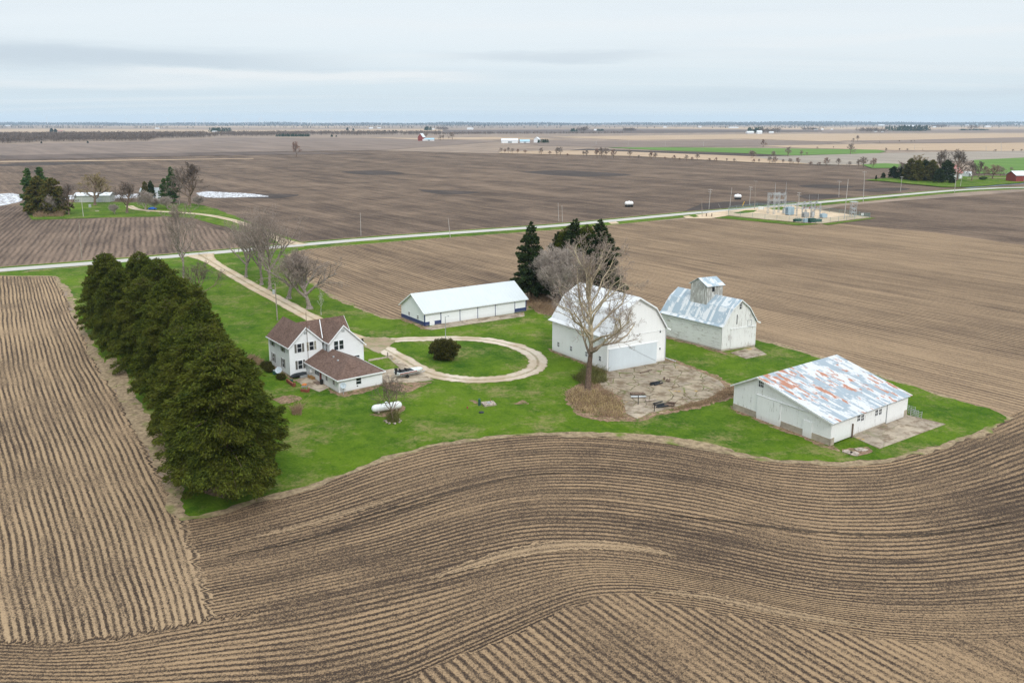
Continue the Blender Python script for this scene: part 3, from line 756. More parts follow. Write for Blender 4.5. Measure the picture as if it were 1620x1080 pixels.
# ------------------------------------------------------------------ yard slabs and patches
def slab(name, px, z, mat, label=None, th=None):
    P = GP(px); m = MB(); m.prism([(*p, 0) for p in P], [(*p, z) for p in P]); o = m.build(name, mat, autouv=False); o['kind'] = 'structure'; return o
slab('concrete_pad', [(1317, 700), (1348, 691.5), (1391, 711), (1496, 672), (1433, 657), (1315, 696)], .19, M['concrete'])
slab('broken_concrete_yard', [(959, 590), (1039, 573), (1050, 570), (1095, 584), (1139, 603.7), (1148, 615), (1117, 633), (1085, 640), (1036, 653), (991, 655), (984, 630), (954, 615), (943, 599)], .18, M['broken'])
slab('concrete_slab', [(992, 656), (1008, 664), (1034, 652), (1012, 642), (998, 645)], .22, M['concrete'])
slab('crib_ramp', [(1155, 559), (1180, 568.5), (1213, 561.5), (1193, 549.5)], .2, M['concrete'])
slab('shed_apron', [(672, 520), (682, 523), (830, 501), (829, 494.5), (700, 512)], .2, M['concrete'])
slab('parking_pad', [(604, 606), (655, 606), (686, 602), (650, 583), (618, 563), (612, 565), (632, 583), (604, 587)], .2, M['concrete'])
slab('walkway', [(583, 572.5), (613, 567), (612, 565), (583, 569.5)], .19, M['concrete'])
slab('patio', [(466, 602), (478, 610), (505, 621), (524, 613), (520, 600), (497, 592)], .2, M['concrete'])
dp = [[(455, 590), (470, 603), (460, 602), (426, 581), (415, 578), (412, 575), (425, 574)], [(505, 600), (540, 628), (606, 611), (604, 604), (538, 622)], [(604, 604), (655, 606), (684, 605), (665, 613), (640, 622), (604, 612)],
      [(893, 626), (912, 655), (945, 665), (1000, 668), (1010, 660), (985, 625), (950, 608), (925, 606), (905, 614)], [(1036, 657), (1085, 644), (1118, 634), (1150, 614), (1165, 610), (1163, 628), (1120, 643), (1060, 655)],
      [(1050, 534), (1140, 560), (1148, 562), (1140, 556), (1052, 531)], [(870, 556), (962, 594), (955, 580), (873, 553)], [(1160, 650), (1313, 712), (1320, 706), (1300, 700), (1165, 645)], [(330, 784), (372, 790), (378, 775), (350, 770), (322, 776)],
      [(585, 657), (610, 660), (640, 650), (632, 642)], [(742, 634), (755, 640), (752, 634)], [(812, 640), (835, 640), (828, 634)], [(430, 632), (450, 640), (478, 632), (460, 626)], [(1330, 712), (1350, 722), (1378, 716), (1370, 708)], [(836, 480), (850, 495), (876, 500), (895, 492), (870, 476)],
      [(938, 600), (950, 620), (980, 638), (988, 660), (1010, 668), (1040, 657), (1088, 643), (1122, 635), (1155, 616), (1143, 600), (1100, 582), (1054, 566), (1038, 570), (958, 587)],
      [(634, 506), (672, 522), (684, 519), (670, 514), (640, 503)]]
for i, q in enumerate(dp):
    sheet('dirt_patch', ragged(spline(GP(q) + GP(q[:1]), 5)[:-1], .6, .5, 50 + i), .128 + .006 * (i % 7), M['dirt'])

# ================================================================== BUILDINGS
class Frame:
    """local frame: origin B, unit U and V on the ground; p(u, v, z)"""
    def __init__(s, B, U, V): s.B = B; s.U = U; s.V = V
    def p(s, u, v, z): return (s.B[0] + s.U[0] * u + s.V[0] * v, s.B[1] + s.U[1] * u + s.V[1] * v, z)
    def box(s, m, u0, u1, v0, v1, z0, z1):
        m.hexa([s.p(u0, v0, z0), s.p(u1, v0, z0), s.p(u1, v1, z0), s.p(u0, v1, z0), s.p(u0, v0, z1), s.p(u1, v0, z1), s.p(u1, v1, z1), s.p(u0, v1, z1)])
    def sw(s): return Frame(s.B, s.V, s.U)
    def loc(s, x, y, z=0):
        P = G(x, y, z); a = P[0] - s.B[0]; b = P[1] - s.B[1]; det = s.U[0] * s.V[1] - s.U[1] * s.V[0]
        return ((a * s.V[1] - b * s.V[0]) / det, (s.U[0] * b - s.U[1] * a) / det)
def frame3(A, B, Cc):
    a, b, c = G(*A), G(*B), G(*Cc); la, lc = dist(a, b), dist(b, c)
    return Frame(b, ((a[0] - b[0]) / la, (a[1] - b[1]) / la), ((c[0] - b[0]) / lc, (c[1] - b[1]) / lc)), la, lc
class Wall:
    """plane through frame: side 'L' = plane v=v0 (faces -V, horizontal coordinate u), 'F' = plane u=u0 (faces -U, coordinate v)"""
    def __init__(s, fr, side, off=0.0): s.fr = fr; s.side = side; s.off = off
    def p(s, h, d, z): return s.fr.p(h, s.off - d, z) if s.side == 'L' else s.fr.p(s.off - d, h, z)
    def box(s, m, h0, h1, z0, z1, d0, d1):
        m.hexa([s.p(h0, d1, z0), s.p(h1, d1, z0), s.p(h1, d0, z0), s.p(h0, d0, z0), s.p(h0, d1, z1), s.p(h1, d1, z1), s.p(h1, d0, z1), s.p(h0, d0, z1)])
    def at(s, x, y):
        o = s.p(0, 0, 0); q = s.p(1, 0, 0); ux, uy = q[0] - o[0], q[1] - o[1]
        a = (x - 810) / FO; b = (CY - y) / FO; d = (a, cp + b * sp, -sp + b * cp)
        det = d[0] * (-uy) + ux * d[1]
        t = (o[0] * (-uy) + ux * o[1]) / det; h = (d[0] * o[1] - d[1] * o[0]) / det
        return h, HC + t * d[2]

def gbody(name, fr, prof, a0, a1, mat, parent, z0=0.0):
    """prism along U; prof = [(v, z)...] closed ring"""
    m = MB(); m.prism([fr.p(a0, b, z) for b, z in prof], [fr.p(a1, b, z) for b, z in prof]); return m.build(name, mat, parent)
def groof(name, fr, line, a0, a1, mat, parent, th=.10, lift=.02):
    """roof skin following polyline line=[(v,z)...] between a0..a1 along U"""
    m = MB(); n = len(line); lo = [(b, z + lift) for b, z in line]; hi = [(b, z + lift + th) for b, z in line]
    for i in range(n - 1):
        ring = [lo[i], lo[i + 1], hi[i + 1], hi[i]]
        m.prism([fr.p(a0, *r) for r in ring], [fr.p(a1, *r) for r in ring])
    return m.build(name, mat, parent)
def rake(name, fr, line, a, mat, parent, th=.22, w=.06, lift=.0):
    m = MB(); n = len(line)
    for i in range(n - 1):
        ring = [(line[i][0], line[i][1] - th + lift), (line[i + 1][0], line[i + 1][1] - th + lift), (line[i + 1][0], line[i + 1][1] + .13), (line[i][0], line[i][1] + .13)]
        m.prism([fr.p(a, *r) for r in ring], [fr.p(a + w, *r) for r in ring])
    return m.build(name, mat, parent)
def window(wall, hc, zc, w, h, parent, frame=None, panes=(1, 2), fw=.07, label=None):
    m = MB(); frame = frame or M['white']
    for h0, h1, z0, z1 in ((hc - w / 2 - fw, hc - w / 2, zc - h / 2 - fw, zc + h / 2 + fw), (hc + w / 2, hc + w / 2 + fw, zc - h / 2 - fw, zc + h / 2 + fw),
                           (hc - w / 2, hc + w / 2, zc + h / 2, zc + h / 2 + fw), (hc - w / 2, hc + w / 2, zc - h / 2 - fw, zc - h / 2)):
        wall.box(m, h0, h1, z0, z1, -.02, .06)
    for i in range(1, panes[0]):
        c = hc - w / 2 + w * i / panes[0]; wall.box(m, c - .025, c + .025, zc - h / 2, zc + h / 2, 0, .045)
    for i in range(1, panes[1]):
        c = zc - h / 2 + h * i / panes[1]; wall.box(m, hc - w / 2, hc + w / 2, c - .03, c + .03, 0, .05)
    o = m.build('window', frame, parent)
    g = MB(); wall.box(g, hc - w / 2, hc + w / 2, zc - h / 2, zc + h / 2, -.02, .02); g.build('pane', M['glass'], o)
    if label: o['label'] = label
    return o
def wpart(name, wall, h0, h1, z0, z1, mat, parent, d0=-.02, d1=.05):
    m = MB(); wall.box(m, h0, h1, z0, z1, d0, d1); return m.build(name, mat, parent)

# ---- machine shed -------------------------------------------------
fr, LA, LC = frame3((638.1, 503.7), (672.1, 517.1), (830, 493))
shed = thing('machine_shed', 'long white metal machine shed with navy wainscot and four overhead doors', 'shed', (*fr.B, 0))
LA, LC = 11.6, 29.4
he, zr = 3.6, 7.1
fs = fr.sw()                                           # ridge along V
gbody('wall', fs, [(0, .15), (LA, .15), (LA, he), (LA / 2, zr), (0, he)], 0, LC, M['panel_white'], shed)
sl = (zr - he) / (LA / 2); line = [(-.5, he - .5 * sl), (LA / 2, zr), (LA + .5, he - .5 * sl)]
groof('roof', fs, line, -.45, LC + .45, M['roof_shed'], shed)
rake('trim', fs, line, -.50, M['white'], shed, .16)
WL, WF = Wall(fr, 'L'), Wall(fr, 'F')
wpart('foundation', WL, -.02, LA, 0, .22, M['found'], shed, -.1, .04)
wpart('wainscot', WL, .0, LA, .2, 1.15, M['panel_blue'], shed)
wpart('corner_trim', WL, -.08, .12, .2, he - .1, M['navy'], shed, -.1, .08)
for x, y in ((647.6, 495.9), (661.2, 501.3)):
    h, z = WL.at(x, y); window(WL, h, z, .75, .85, shed, panes=(2, 2), fw=.06)
hs = [WF.at(620 + x / 5.142, 330 + y / 5.142)[0] for x, y in ((400, 930), (553, 920), (567, 920), (697, 900), (711, 900), (840, 885), (857, 880), (998, 860))]
top = he - .45
for i in range(4):
    d_ = wpart('overhead_door', WF, hs[2 * i] + .06, hs[2 * i + 1] - .06, .12, top, M['door_white'], shed)
    m = MB()
    for k in range(1, 4): WF.box(m, hs[2 * i] + .08, hs[2 * i + 1] - .08, .12 + (top - .12) * k / 4 - .015, .12 + (top - .12) * k / 4 + .015, .045, .058)
    m.build('door_seam', M['offwhite'], d_)
    wpart('door_trim', WF, hs[2 * i + 1] - .06, hs[2 * i + 1] + .1, .12, top + .06, M['navy'], shed, -.02, .08)
wpart('door_trim', WF, hs[0] - .12, hs[0] + .06, .12, top + .06, M['navy'], shed, -.02, .08)
d0 = WF.at(620 + 308 / 5.142, 330 + 955 / 5.142)[0]; d1 = WF.at(620 + 346 / 5.142, 330 + 955 / 5.142)[0]
wpart('wainscot', WF, 0, d0 - .05, .2, 1.15, M['panel_blue'], shed)
wpart('wainscot', WF, d1 + .05, hs[0] - .12, .2, 1.15, M['panel_blue'], shed)
wpart('wainscot', WF, hs[7] + .1, LC, .2, 1.15, M['panel_blue'], shed)
wpart('corner_trim', WF, LC - .15, LC + .08, .2, he - .1, M['navy'], shed, -.1, .08)
dd = wpart('entry_door', WF, d0, d1, .15, 2.3, M['white'], shed, -.02, .07)
wpart('handle', WF, d1 - .2, d1 - .12, 1.1, 1.2, M['grey_metal'], dd, .07, .12)
wpart('gutter', WF, -.4, LC + .4, he - .5 * sl - .12, he - .5 * sl + .02, M['offwhite'], shed, .50, .60)

# ---- gambrel barn -------------------------------------------------
fr, LA, LC = frame3((873.5, 555.7), (960, 588.8), (1051.5, 572.4))
barn = thing('gambrel_barn', 'big white gambrel roof barn with a wide pale blue sliding door', 'barn', (*fr.B, 0))
he = 7.0; zr = 14.2; zk = 11.7; k0 = 3.0; Wd = LC
prof = [(0, .35), (Wd, .35), (Wd, he), (Wd - k0, zk), (Wd / 2, zr), (k0, zk), (0, he)]
gbody('wall', fr, prof, 0, LA, M['barn_siding'], barn)
fd = MB(); fr.box(fd, .05, LA - .05, .05, Wd - .05, 0, .35); fd.build('foundation', M['found'], barn)
line = [(-.75, he - .55), (k0, zk), (Wd / 2, zr), (Wd - k0, zk), (Wd + .75, he - .55)]
line = [(-.8, he - .15), (0.05, he + .25), (k0, zk), (Wd / 2, zr), (Wd - k0, zk), (Wd - .05, he + .25), (Wd + .8, he - .15)]
groof('roof', fr, line, -.55, LA + .5, M['roof_barn'], barn, .1, .03)
rake('trim', fr, line, -.60, M['white'], barn, .2)
WL, WF = Wall(fr, 'L'), Wall(fr, 'F')
for x, y in ((150, 728), (277, 770), (432, 825), (568, 870)):
    h, z = WL.at(860 + x / 6.353, 430 + y / 6.353); window(WL, h, z, .65, .95, barn, panes=(2, 2), fw=.06)
h0, z0 = WF.at(860 + 640 / 6.353, 430 + 745 / 6.353); h1, z1 = WF.at(860 + 1138 / 6.353, 430 + 670 / 6.353)
hz1 = 4.55
dr_ = wpart('sliding_door', WF, .35, h1, .12, hz1, M['door_metal'], barn, .0, .12)
wpart('door_track', WF, .1, h1 + .3, hz1 + .02, hz1 + .12, M['white'], barn, 0, .15)
wpart('ledge', WF, .02, Wd - .02, 6.75, 6.83, M['offwhite'], barn, 0, .07)
for x, y, s in ((1172, 597, .35), (1168, 770, .3)):
    h, z = WF.at(860 + x / 6.353, 430 + y / 6.353); window(WF, h, z, s, s * 1.5, barn, panes=(1, 1), fw=.04)
m = MB(); m.tube(WF.p(Wd - .1, .15, 1.0), WF.p(Wd - .1, .15, 6.9), .06); m.tube(WF.p(Wd - .1, .15, 1.0), WF.p(Wd + 1.6, 1.5, .25), .07); m.build('downspout', M['pvc'], barn)
m = MB(); m.tube(WF.p(h1 * .42, .15, 4.4), WF.p(h1 - .3, .15, .7), .022); m.build('cable', M['grey_metal'], barn)

# ---- corn crib ----------------------------------------------------
fr, LA, LC = frame3((1052.5, 533.3), (1140.8, 556.7), (1192.5, 549))
LA = 17.0; Wd = 9.3
crib = thing('corn_crib', 'white peeling corn crib barn with patchy grey gambrel roof and rooftop cupola', 'barn', (*fr.B, 0))
he, zk, zr, k0 = 5.55, 9.1, 10.9, 2.35
prof = [(0, .5), (Wd, .5), (Wd, he), (Wd - k0, zk), (Wd / 2, zr), (k0, zk), (0, he)]
gbody('wall', fr, [(0, .5), (Wd, .5), (Wd, he), (0, he)], 0.03, LA, M['crib_siding'], crib)
m = MB(); m.prism([fr.p(.0, b, z) for b, z in prof], [fr.p(.14, b, z) for b, z in prof]); m.build('gable_wall', M['crib_front'], crib)
m = MB(); pr2 = [(0, he), (Wd, he), (Wd - k0, zk), (Wd / 2, zr), (k0, zk)]
m.prism([fr.p(LA - .14, b, z + .002) for b, z in pr2], [fr.p(LA, b, z + .002) for b, z in pr2]); m.build('gable_wall', M['crib_front'], crib)
fd = MB(); fr.box(fd, .04, LA - .04, .04, Wd - .04, 0, .5); fd.build('foundation', M['found'], crib)
line = [(-.45, he - .15), (0.1, he + .25), (k0, zk), (Wd / 2, zr), (Wd - k0, zk), (Wd - .1, he + .25), (Wd + .75, he - .05)]
groof('roof', fr, line, -.35, LA + .35, M['roof_crib'], crib, .09, .03)
rake('trim', fr, line, -.42, M['offwhite'], crib, .18)
WL, WF = Wall(fr, 'L'), Wall(fr, 'F')
h, z = WF.at(1010 + 970 / 6, 420 + 378 / 6); window(WF, h, z, .55, 1.5, crib, panes=(1, 4), frame=M['offwhite'])
h, z = WF.at(1010 + 936 / 6, 420 + 510 / 6); wpart('hay_slot', WF, h - .1, h + .1, z - 1.1, z + 1.0, M['dark'], crib, 0, .02)
h0 = WF.at(1010 + 872 / 6, 420 + 700 / 6)[0]; h1 = WF.at(1010 + 1025 / 6, 420 + 700 / 6)[0]
wpart('sliding_door', WF, h0, h1, .45, 4.7, M['crib_front'], crib, 0, .12)
wpart('door_track', WF, h0 - .2, Wd - .15, 4.72, 4.86, M['offwhite'], crib, 0, .16)
h2, z2 = WF.at(1010 + 1055 / 6, 420 + 545 / 6); m = MB()
for a, b_, c_, d_ in ((-.5, .5, .6, .66), (-.5, .5, -.66, -.6), (-.55, -.5, -.66, .66), (.5, .55, -.66, .66)): WF.box(m, h2 + a, h2 + b_, z2 + c_, z2 + d_, 0, .04)
m.build('hatch_trim', M['grey_metal'], crib)
# cupola: ridge across the barn
cu0, cv0 = fr.loc(1115.3, 474.2, 9.0)
cw, cd = 4.5, 4.3
cv0 = 2.15; cu0 = 6.6
cf = Frame(fr.p(cu0, cv0, 0)[:2], fr.U, fr.V); cfs = cf.sw()
cup_e, cup_r = 13.1, 14.5
gb = gbody('cupola', cfs, [(0, 8.7), (cw, 8.7), (cw, cup_e), (cw / 2, cup_r), (0, cup_e)], 0, cd, M['cupola_siding'], crib)
cl = [(-.35, cup_e - .2), (cw / 2, cup_r), (cw + .35, cup_e - .2)]
groof('cupola_roof', cfs, cl, -.35, cd + .35, M['roof_crib'], gb, .08, .03)
CW = Wall(cf, 'F'); h, z = CW.at(1010 + 712 / 6, 420 + 213 / 6)
window(CW, min(max(h, .6), cd - .6), 12.2, .5, .8, gb, frame=M['dark'], panes=(1, 2))

# ---- cattle barn --------------------------------------------------
fr, LA, LC = frame3((1161.3, 648.3), (1313, 706), (1433.3, 659.2))
cat_ = thing('cattle_barn', 'low wide white cattle barn with a rust streaked metal roof', 'barn', (*fr.B, 0))
LA, LC = 19.3, 21.7
ru, rz_ = 14.3, 7.1; eb, ea = 3.85, 4.45
fs = fr.sw()
gbody('wall', fs, [(0, .35), (LA, .35), (LA, ea), (ru, rz_), (0, eb)], .0, LC, M['cattle_siding'], cat_)
line = [(-.55, eb - .12), (ru, rz_), (LA + .45, ea - .22)]
groof('roof', fs, line, -.45, LC + .4, M['roof_cattle'], cat_, .08, .03)
rake('trim', fs, line, -.50, M['offwhite'], cat_, .14)
WL, WF = Wall(fr, 'L'), Wall(fr, 'F')
def LX(x, y=500): return WL.at(1130 + x / 4.154, 540 + y / 4.154)
m = MB()
for a, b_ in (((133, 430), (273, 480)), ((437, 545), (580, 600)), ((640, 620), (760, 670))):
    WL.box(m, LX(*a)[0] if a[0] > 140 else LA, LX(*b_)[0] if b_[0] < 750 else -.03, 0, 1.15, -.1, .05)
WF.box(m, -.05, .9, 0, 1.25, -.1, .05); WF.box(m, 6.5, LC - 4.6, 0, .5, -.1, .05); WF.box(m, LC - 1.0, LC + .02, 0, 1.3, -.1, .05)
WL.box(m, 0, LA, 0, .36, -.3, -.02)
m.build('foundation', M['found'], cat_)
a, b_ = LX(283, 430)[0], LX(433, 520)[0]
wpart('sliding_door', WL, b_, a, .1, 4.1, M['cattle_siding'], cat_, .0, .12)
a, b_ = LX(583, 590)[0], LX(641, 610)[0]
wpart('side_door', WL, b_, a, .1, 2.75, M['cattle_siding'], cat_, 0, .12)
wpart('door_track', WL, 4.2, LX(283, 430)[0] + .2, 4.12, 4.2, M['offwhite'], cat_, 0, .16)
h, z = LX(310, 280); window(WL, h, z, 1.0, 1.0, cat_, panes=(3, 2), fw=.06)
for x, y in ((948, 503), (973, 500), (1065, 468), (1090, 461)):
    h, z = WF.at(1130 + x / 4.154, 540 + y / 4.154); window(WF, h, z, .75, .95, cat_, panes=(2, 2), fw=.06)
h, z = WF.at(1130 + 903 / 4.154, 540 + 595 / 4.154); wpart('post', WF, h - .1, h + .12, .1, 2.4, M['wood'], cat_, .02, .2)
h, z = WF.at(1130 + 1131 / 4.154, 540 + 480 / 4.154)
wpart('sliding_door', WF, h, LC - 1.1, .25, 3.3, M['cattle_siding'], cat_, 0, .11)
wpart('door_post', WF, h - .08, h - .01, .25, 3.5, M['grey_metal'], cat_, 0, .13)

# ---- farmhouse ----------------------------------------------------
O = G(460.3, 598); au = math.radians(127)
HU = (math.cos(au), math.sin(au)); HV = (math.cos(au - PI / 2), math.sin(au - PI / 2))
fr = Frame(O, HU, HV)
house = thing('farmhouse', 'white two storey farmhouse with brown shingle roofs and a low front annex', 'house', (*O, 0))
ze, zr = 6.3, 9.5
def wing(v0, v1, u0, u1, ze, zr, oh=.4, foh=.35, mid=None):
    w = v1 - v0; mid = (v0 + v1) / 2 if mid is None else mid; s_ = (zr - ze) / (mid - v0); zr2 = zr - s_ * (v1 - mid)
    gbody('wall', fr, [(v0, .45), (v1, .45), (v1, zr2), (mid, zr), (v0, ze)], u0, u1, M['house_siding'], house)
    ln = [(v0 - oh, ze - oh * s_), (mid, zr), (v1 + oh, zr2 - oh * s_)]
    groof('roof', fr, ln, u0 - foh, u1 + foh, M['shingle'], house, .10, .03)
    rake('fascia', fr, ln, u0 - foh - .06, M['white'], house, .18)
    m = MB()
    for e, z_ in ((v0 - oh - .09, ze - oh * s_), (v1 + oh, zr2 - oh * s_)):
        fr.box(m, u0 - foh, u1 + foh, e, e + .09, z_ - .08, z_ + .10)
    m.build('gutter', M['white'], house)
    m = MB(); fr.box(m, u0 + .03, u1 - .03, v0 + .03, v1 - .03, 0, .45); m.build('foundation', M['found'], house)
    m = MB(); WFx = Wall(fr, 'F', u0); WFx.box(m, mid - .32, mid + .32, zr - 1.35, zr - .85, 0, .05); m.build('gable_vent', M['steel'], house)
wing(0, 6.7, 0, 10.6, ze, zr)
wing(7.0, 14.1, -2.8, 4.5, 6.7, zr, mid=9.85)
# cross wing, ridge along V
fx = fr.sw()
gbody('wall', fx, [(1.2, .45), (7.6, .45), (7.6, ze), (4.4, zr - .05), (1.2, ze)], 6.72, 13.1, M['house_siding'], house)
ln = [(.85, ze - .42), (4.4, zr - .04), (7.95, ze - .42)]
groof('roof', fx, ln, 3.3, 13.5, M['shingle'], house, .10, .03)
rake('fascia', fx, ln, 13.5, M['white'], house, .18)
m = MB(); m.tube(fr.p(4.2, 8.2, 9.48), fr.p(-1.0 + .9, 6.75, 6.25 + .6), .09, n=6); m.build('valley_flashing', M['white'], house)
# corner boards / downspouts
for u_, v_, z_ in ((-.02, -.02, 6), (-2.82, 14.02, 5), (-2.82, 6.98, 6), (10.55, -.02, 6)):
    m = MB(); m.tube(fr.p(u_ - .06, v_ - .06, .3), fr.p(u_ - .06, v_ - .06, z_), .055, n=6); m.build('downspout', M['white'], house)
AL = Wall(fr, 'L', 0.0); AF = Wall(fr, 'F', 0.0); BF = Wall(fr, 'F', -2.8); BL = Wall(fr, 'L', 7.0)
def hx(x, y): return 410 + x / 7.2, 490 + y / 7.2
def shut(wall, h, z, w, hh, parent, mat, lab=None):
    for s_ in (-1, 1):
        c_ = h + s_ * (w / 2 + .33)
        o = wpart('shutter', wall, c_ - .2, c_ + .2, z - hh / 2, z + hh / 2, mat, parent, 0, .06)
        if lab: o['label'] = lab
for x, y, mat in ((457, 435, 'shutter'), (596, 410, 'shutter_worn'), (469, 623, 'shutter')):
    h, z = AF.at(*hx(x, y)); window(AF, h, z, .85, 1.65, house); shut(AF, h, z, .85, 1.7, house, M[mat], 'white shutter with the paint flaking off' if mat == 'shutter_worn' else None)
for x, y in ((152, 362), (268, 428), (166, 540), (275, 602)):
    h, z = AL.at(*hx(x, y)); window(AL, h, z, .85, 1.65, house); shut(AL, h, z, .85, 1.7, house, M['shutter'])
for x, y in ((876, 407), (936, 396)):
    h, z = BF.at(*hx(x, y)); window(BF, h, z, .85, 1.75, house)
h, z = BF.at(*hx(1113, 541)); window(BF, h, z, 1.1, .8, house)
h, z = BL.at(*hx(735, 415)); window(BL, -1.3, 5.2, .6, 1.6, house)
# antenna mast
m = MB(); q = AF.at(*hx(525, 200)); m.tube(AF.p(3.45, .55, .1), AF.p(3.45, .55, 12.6), .045, n=6); m.tube(AF.p(3.45, .55, 9.6), AF.p(3.45, .05, 9.0), .03, n=5)
m.build('antenna_mast', M['rail'], house)
m = MB(); m.tube(fr.p(2.5, 5.2, 8.3), fr.p(2.5, 5.2, 9.0), .07, n=6); m.build('vent_pipe', M['grey_metal'], house)
# annex: hip roof
u0, u1, v0, v1 = -14.3, 0.0, 3.2, 12.0
an = MB(); an.prism([fr.p(a, b, .3) for a, b in ((u0, v0), (u0, v1), (-2.82, v1), (-2.82, 6.98), (-.02, 6.98), (-.02, v0))], [fr.p(a, b, 2.75) for a, b in ((u0, v0), (u0, v1), (-2.82, v1), (-2.82, 6.98), (-.02, 6.98), (-.02, v0))])
an.build('annex_wall', M['house_siding'], house)
m = MB(); fr.box(m, u0 + .03, -.1, v0 + .03, 6.9, 0, .3); fr.box(m, u0 + .03, -2.9, 6.9, v1 - .03, 0, .3); m.build('foundation', M['found'], house)
oh = .45; e0 = 2.62; vm = 7.5; zrid = 5.05
def rt(u, v, z): return fr.p(u, v, z)
Ra, Rb = (-10.3, vm, zrid), (-2.84, vm, zrid)
sv = (zrid - e0) / (vm - v0 + oh)
m = MB()
def slabroof(m, pts, th=.1):
    m.prism([rt(*p) for p in pts], [rt(p[0], p[1], p[2] + th) for p in pts])
A0 = (u0 - oh, v0 - oh, e0); A1 = (u0 - oh, v1 + oh, e0)
slabroof(m, [A0, Ra, Rb, (-2.84, 6.62, e0 + sv * (6.62 - v0 + oh)), (-.03, 6.62, e0 + sv * (6.62 - v0 + oh)), (-.03, v0 - oh, e0)])
slabroof(m, [A0, A1, Ra]); slabroof(m, [A1, (-2.84, v1 + oh, e0), Rb, Ra])
m.build('annex_roof', M['shingle'], house)
m = MB(); fr.box(m, u0 - oh - .08, -.03, v0 - oh - .08, v0 - oh, e0 - .1, e0 + .12); fr.box(m, u0 - oh - .08, u0 - oh, v0 - oh, v1 + oh + .08, e0 - .1, e0 + .12); fr.box(m, u0 - oh, -2.84, v1 + oh, v1 + oh + .08, e0 - .1, e0 + .12)
m.build('gutter', M['white'], house)
m = MB(); fr.box(m, u0 - oh, u0, v0 - oh, v1 + oh, e0 - .06, e0 - .03); fr.box(m, u0, -.05, v0 - oh, v0, e0 - .06, e0 - .03); m.build('soffit', M['white'], house)
for u_, v_ in ((-6.0, 6.2), (-8.4, 6.0)):
    m = MB(); z_ = e0 + sv * (v_ - v0 + oh); fr.box(m, u_ - .15, u_ + .15, v_ - .15, v_ + .15, z_ + .05, z_ + .28); m.build('roof_vent', M['steel'], house)
XL = Wall(fr, 'L', v0); XF = Wall(fr, 'F', u0)
h, z = XF.at(*hx(1132, 797)); window(XF, h, 1.75, 1.0, 1.15, house)
for x, y, w in ((770, 770, .8), (852, 817, .8), (648, 705, .9), (672, 722, .9)):
    h, z = XL.at(*hx(x, y)); window(XL, h, 1.75, w, .95, house, panes=(2, 1))
h, z = XL.at(*hx(701, 760)); dd = wpart('back_door', XL, h - .45, h + .45, .3, 2.35, M['brown_door'], house)
wpart('handle', XL, h - .38, h - .30, 1.25, 1.35, M['steel'], dd, .05, .11)
h, z = XL.at(*hx(600, 690)); wpart('air_conditioner', XL, h - .35, h + .35, 1.3, 1.85, M['offwhite'], house, 0, .45)
h, z = XF.at(*hx(1120, 890)); wpart('wall_vent', XF, h - .12, h + .12, .75, .95, M['dark'], house, 0, .05)
h, z = XL.at(*hx(701, 760)); m = MB()
XL.box(m, h - .9, h + .9, 0, .3, .05, 1.1); XL.box(m, h - .9, h + .9, 0, .16, 1.1, 1.5); m.build('step', M['wood'], house)
XLH = h

# ================================================================== THINGS ROUND THE HOUSE
def fat(name, label, cat, px, z=0.0, rz=0.0, group=None):
    P = G(*px); return thing(name, label, cat, (P[0], P[1], z), group, rz)
def blk(o, name, mat, *boxes):
    m = MB(); L = wloc(o); r = o.rotation_euler.z; c_, s_ = math.cos(r), math.sin(r)
    for b in boxes: m.box(*b)
    m.v = [(x, y, z) for x, y, z in m.v]
    ob = build_local(m, name, mat, o); return ob
def build_local(m, name, mat, parent, smooth=False, kind=None):
    me = bpy.data.meshes.new(name); me.from_pydata(m.v, [], m.f); me.materials.append(mat)
    bm = bmesh.new(); bm.from_mesh(me); bmesh.ops.recalc_face_normals(bm, faces=bm.faces); bm.to_mesh(me); bm.free()
    if smooth: me.polygons.foreach_set('use_smooth', [True] * len(me.polygons))
    o = mk(name, me, parent)
    if kind: o['kind'] = kind
    return o
def capsule(m, L, r, z, n=16, hemi=5):
    rings = []
    for s_ in (-1, 1):
        for i in range(hemi + 1):
            a = PI / 2 * (i / hemi); 
            if s_ == -1: x = -L / 2 + r - r * math.cos(a); q = r * math.sin(a)
            else: a = PI / 2 * (1 - i / hemi); x = L / 2 - r + r * math.cos(a); q = r * math.sin(a)
            q = max(q, .02); rings.append([(x, q * math.cos(2 * PI * k / n), z + q * math.sin(2 * PI * k / n)) for k in range(n)])
    m.rings(rings)
def vang(deg): return math.radians(deg)

# propane tank
a_, b_ = G(590, 655), G(634, 648)
pt = thing('propane_tank', 'long white propane tank lying on the lawn beside a small bare tree', 'tank', ((a_[0] + b_[0]) / 2, (a_[1] + b_[1]) / 2, 0), None, math.atan2(b_[1] - a_[1], b_[0] - a_[0]))
Lt = dist(a_, b_) + .4
m = MB(); capsule(m, Lt, .62, .95, 20); build_local(m, 'tank_shell', M['tank'], pt, True)
m = MB(); m.tube((0, 0, 1.5), (0, 0, 1.78), .28, n=14); build_local(m, 'valve_dome', M['tank'], pt)
for x in (-1, 1): m = MB(); m.box(x * Lt * .3 - .15, x * Lt * .3 + .15, -.45, .45, 0, .5); build_local(m, 'leg', M['found'], pt)

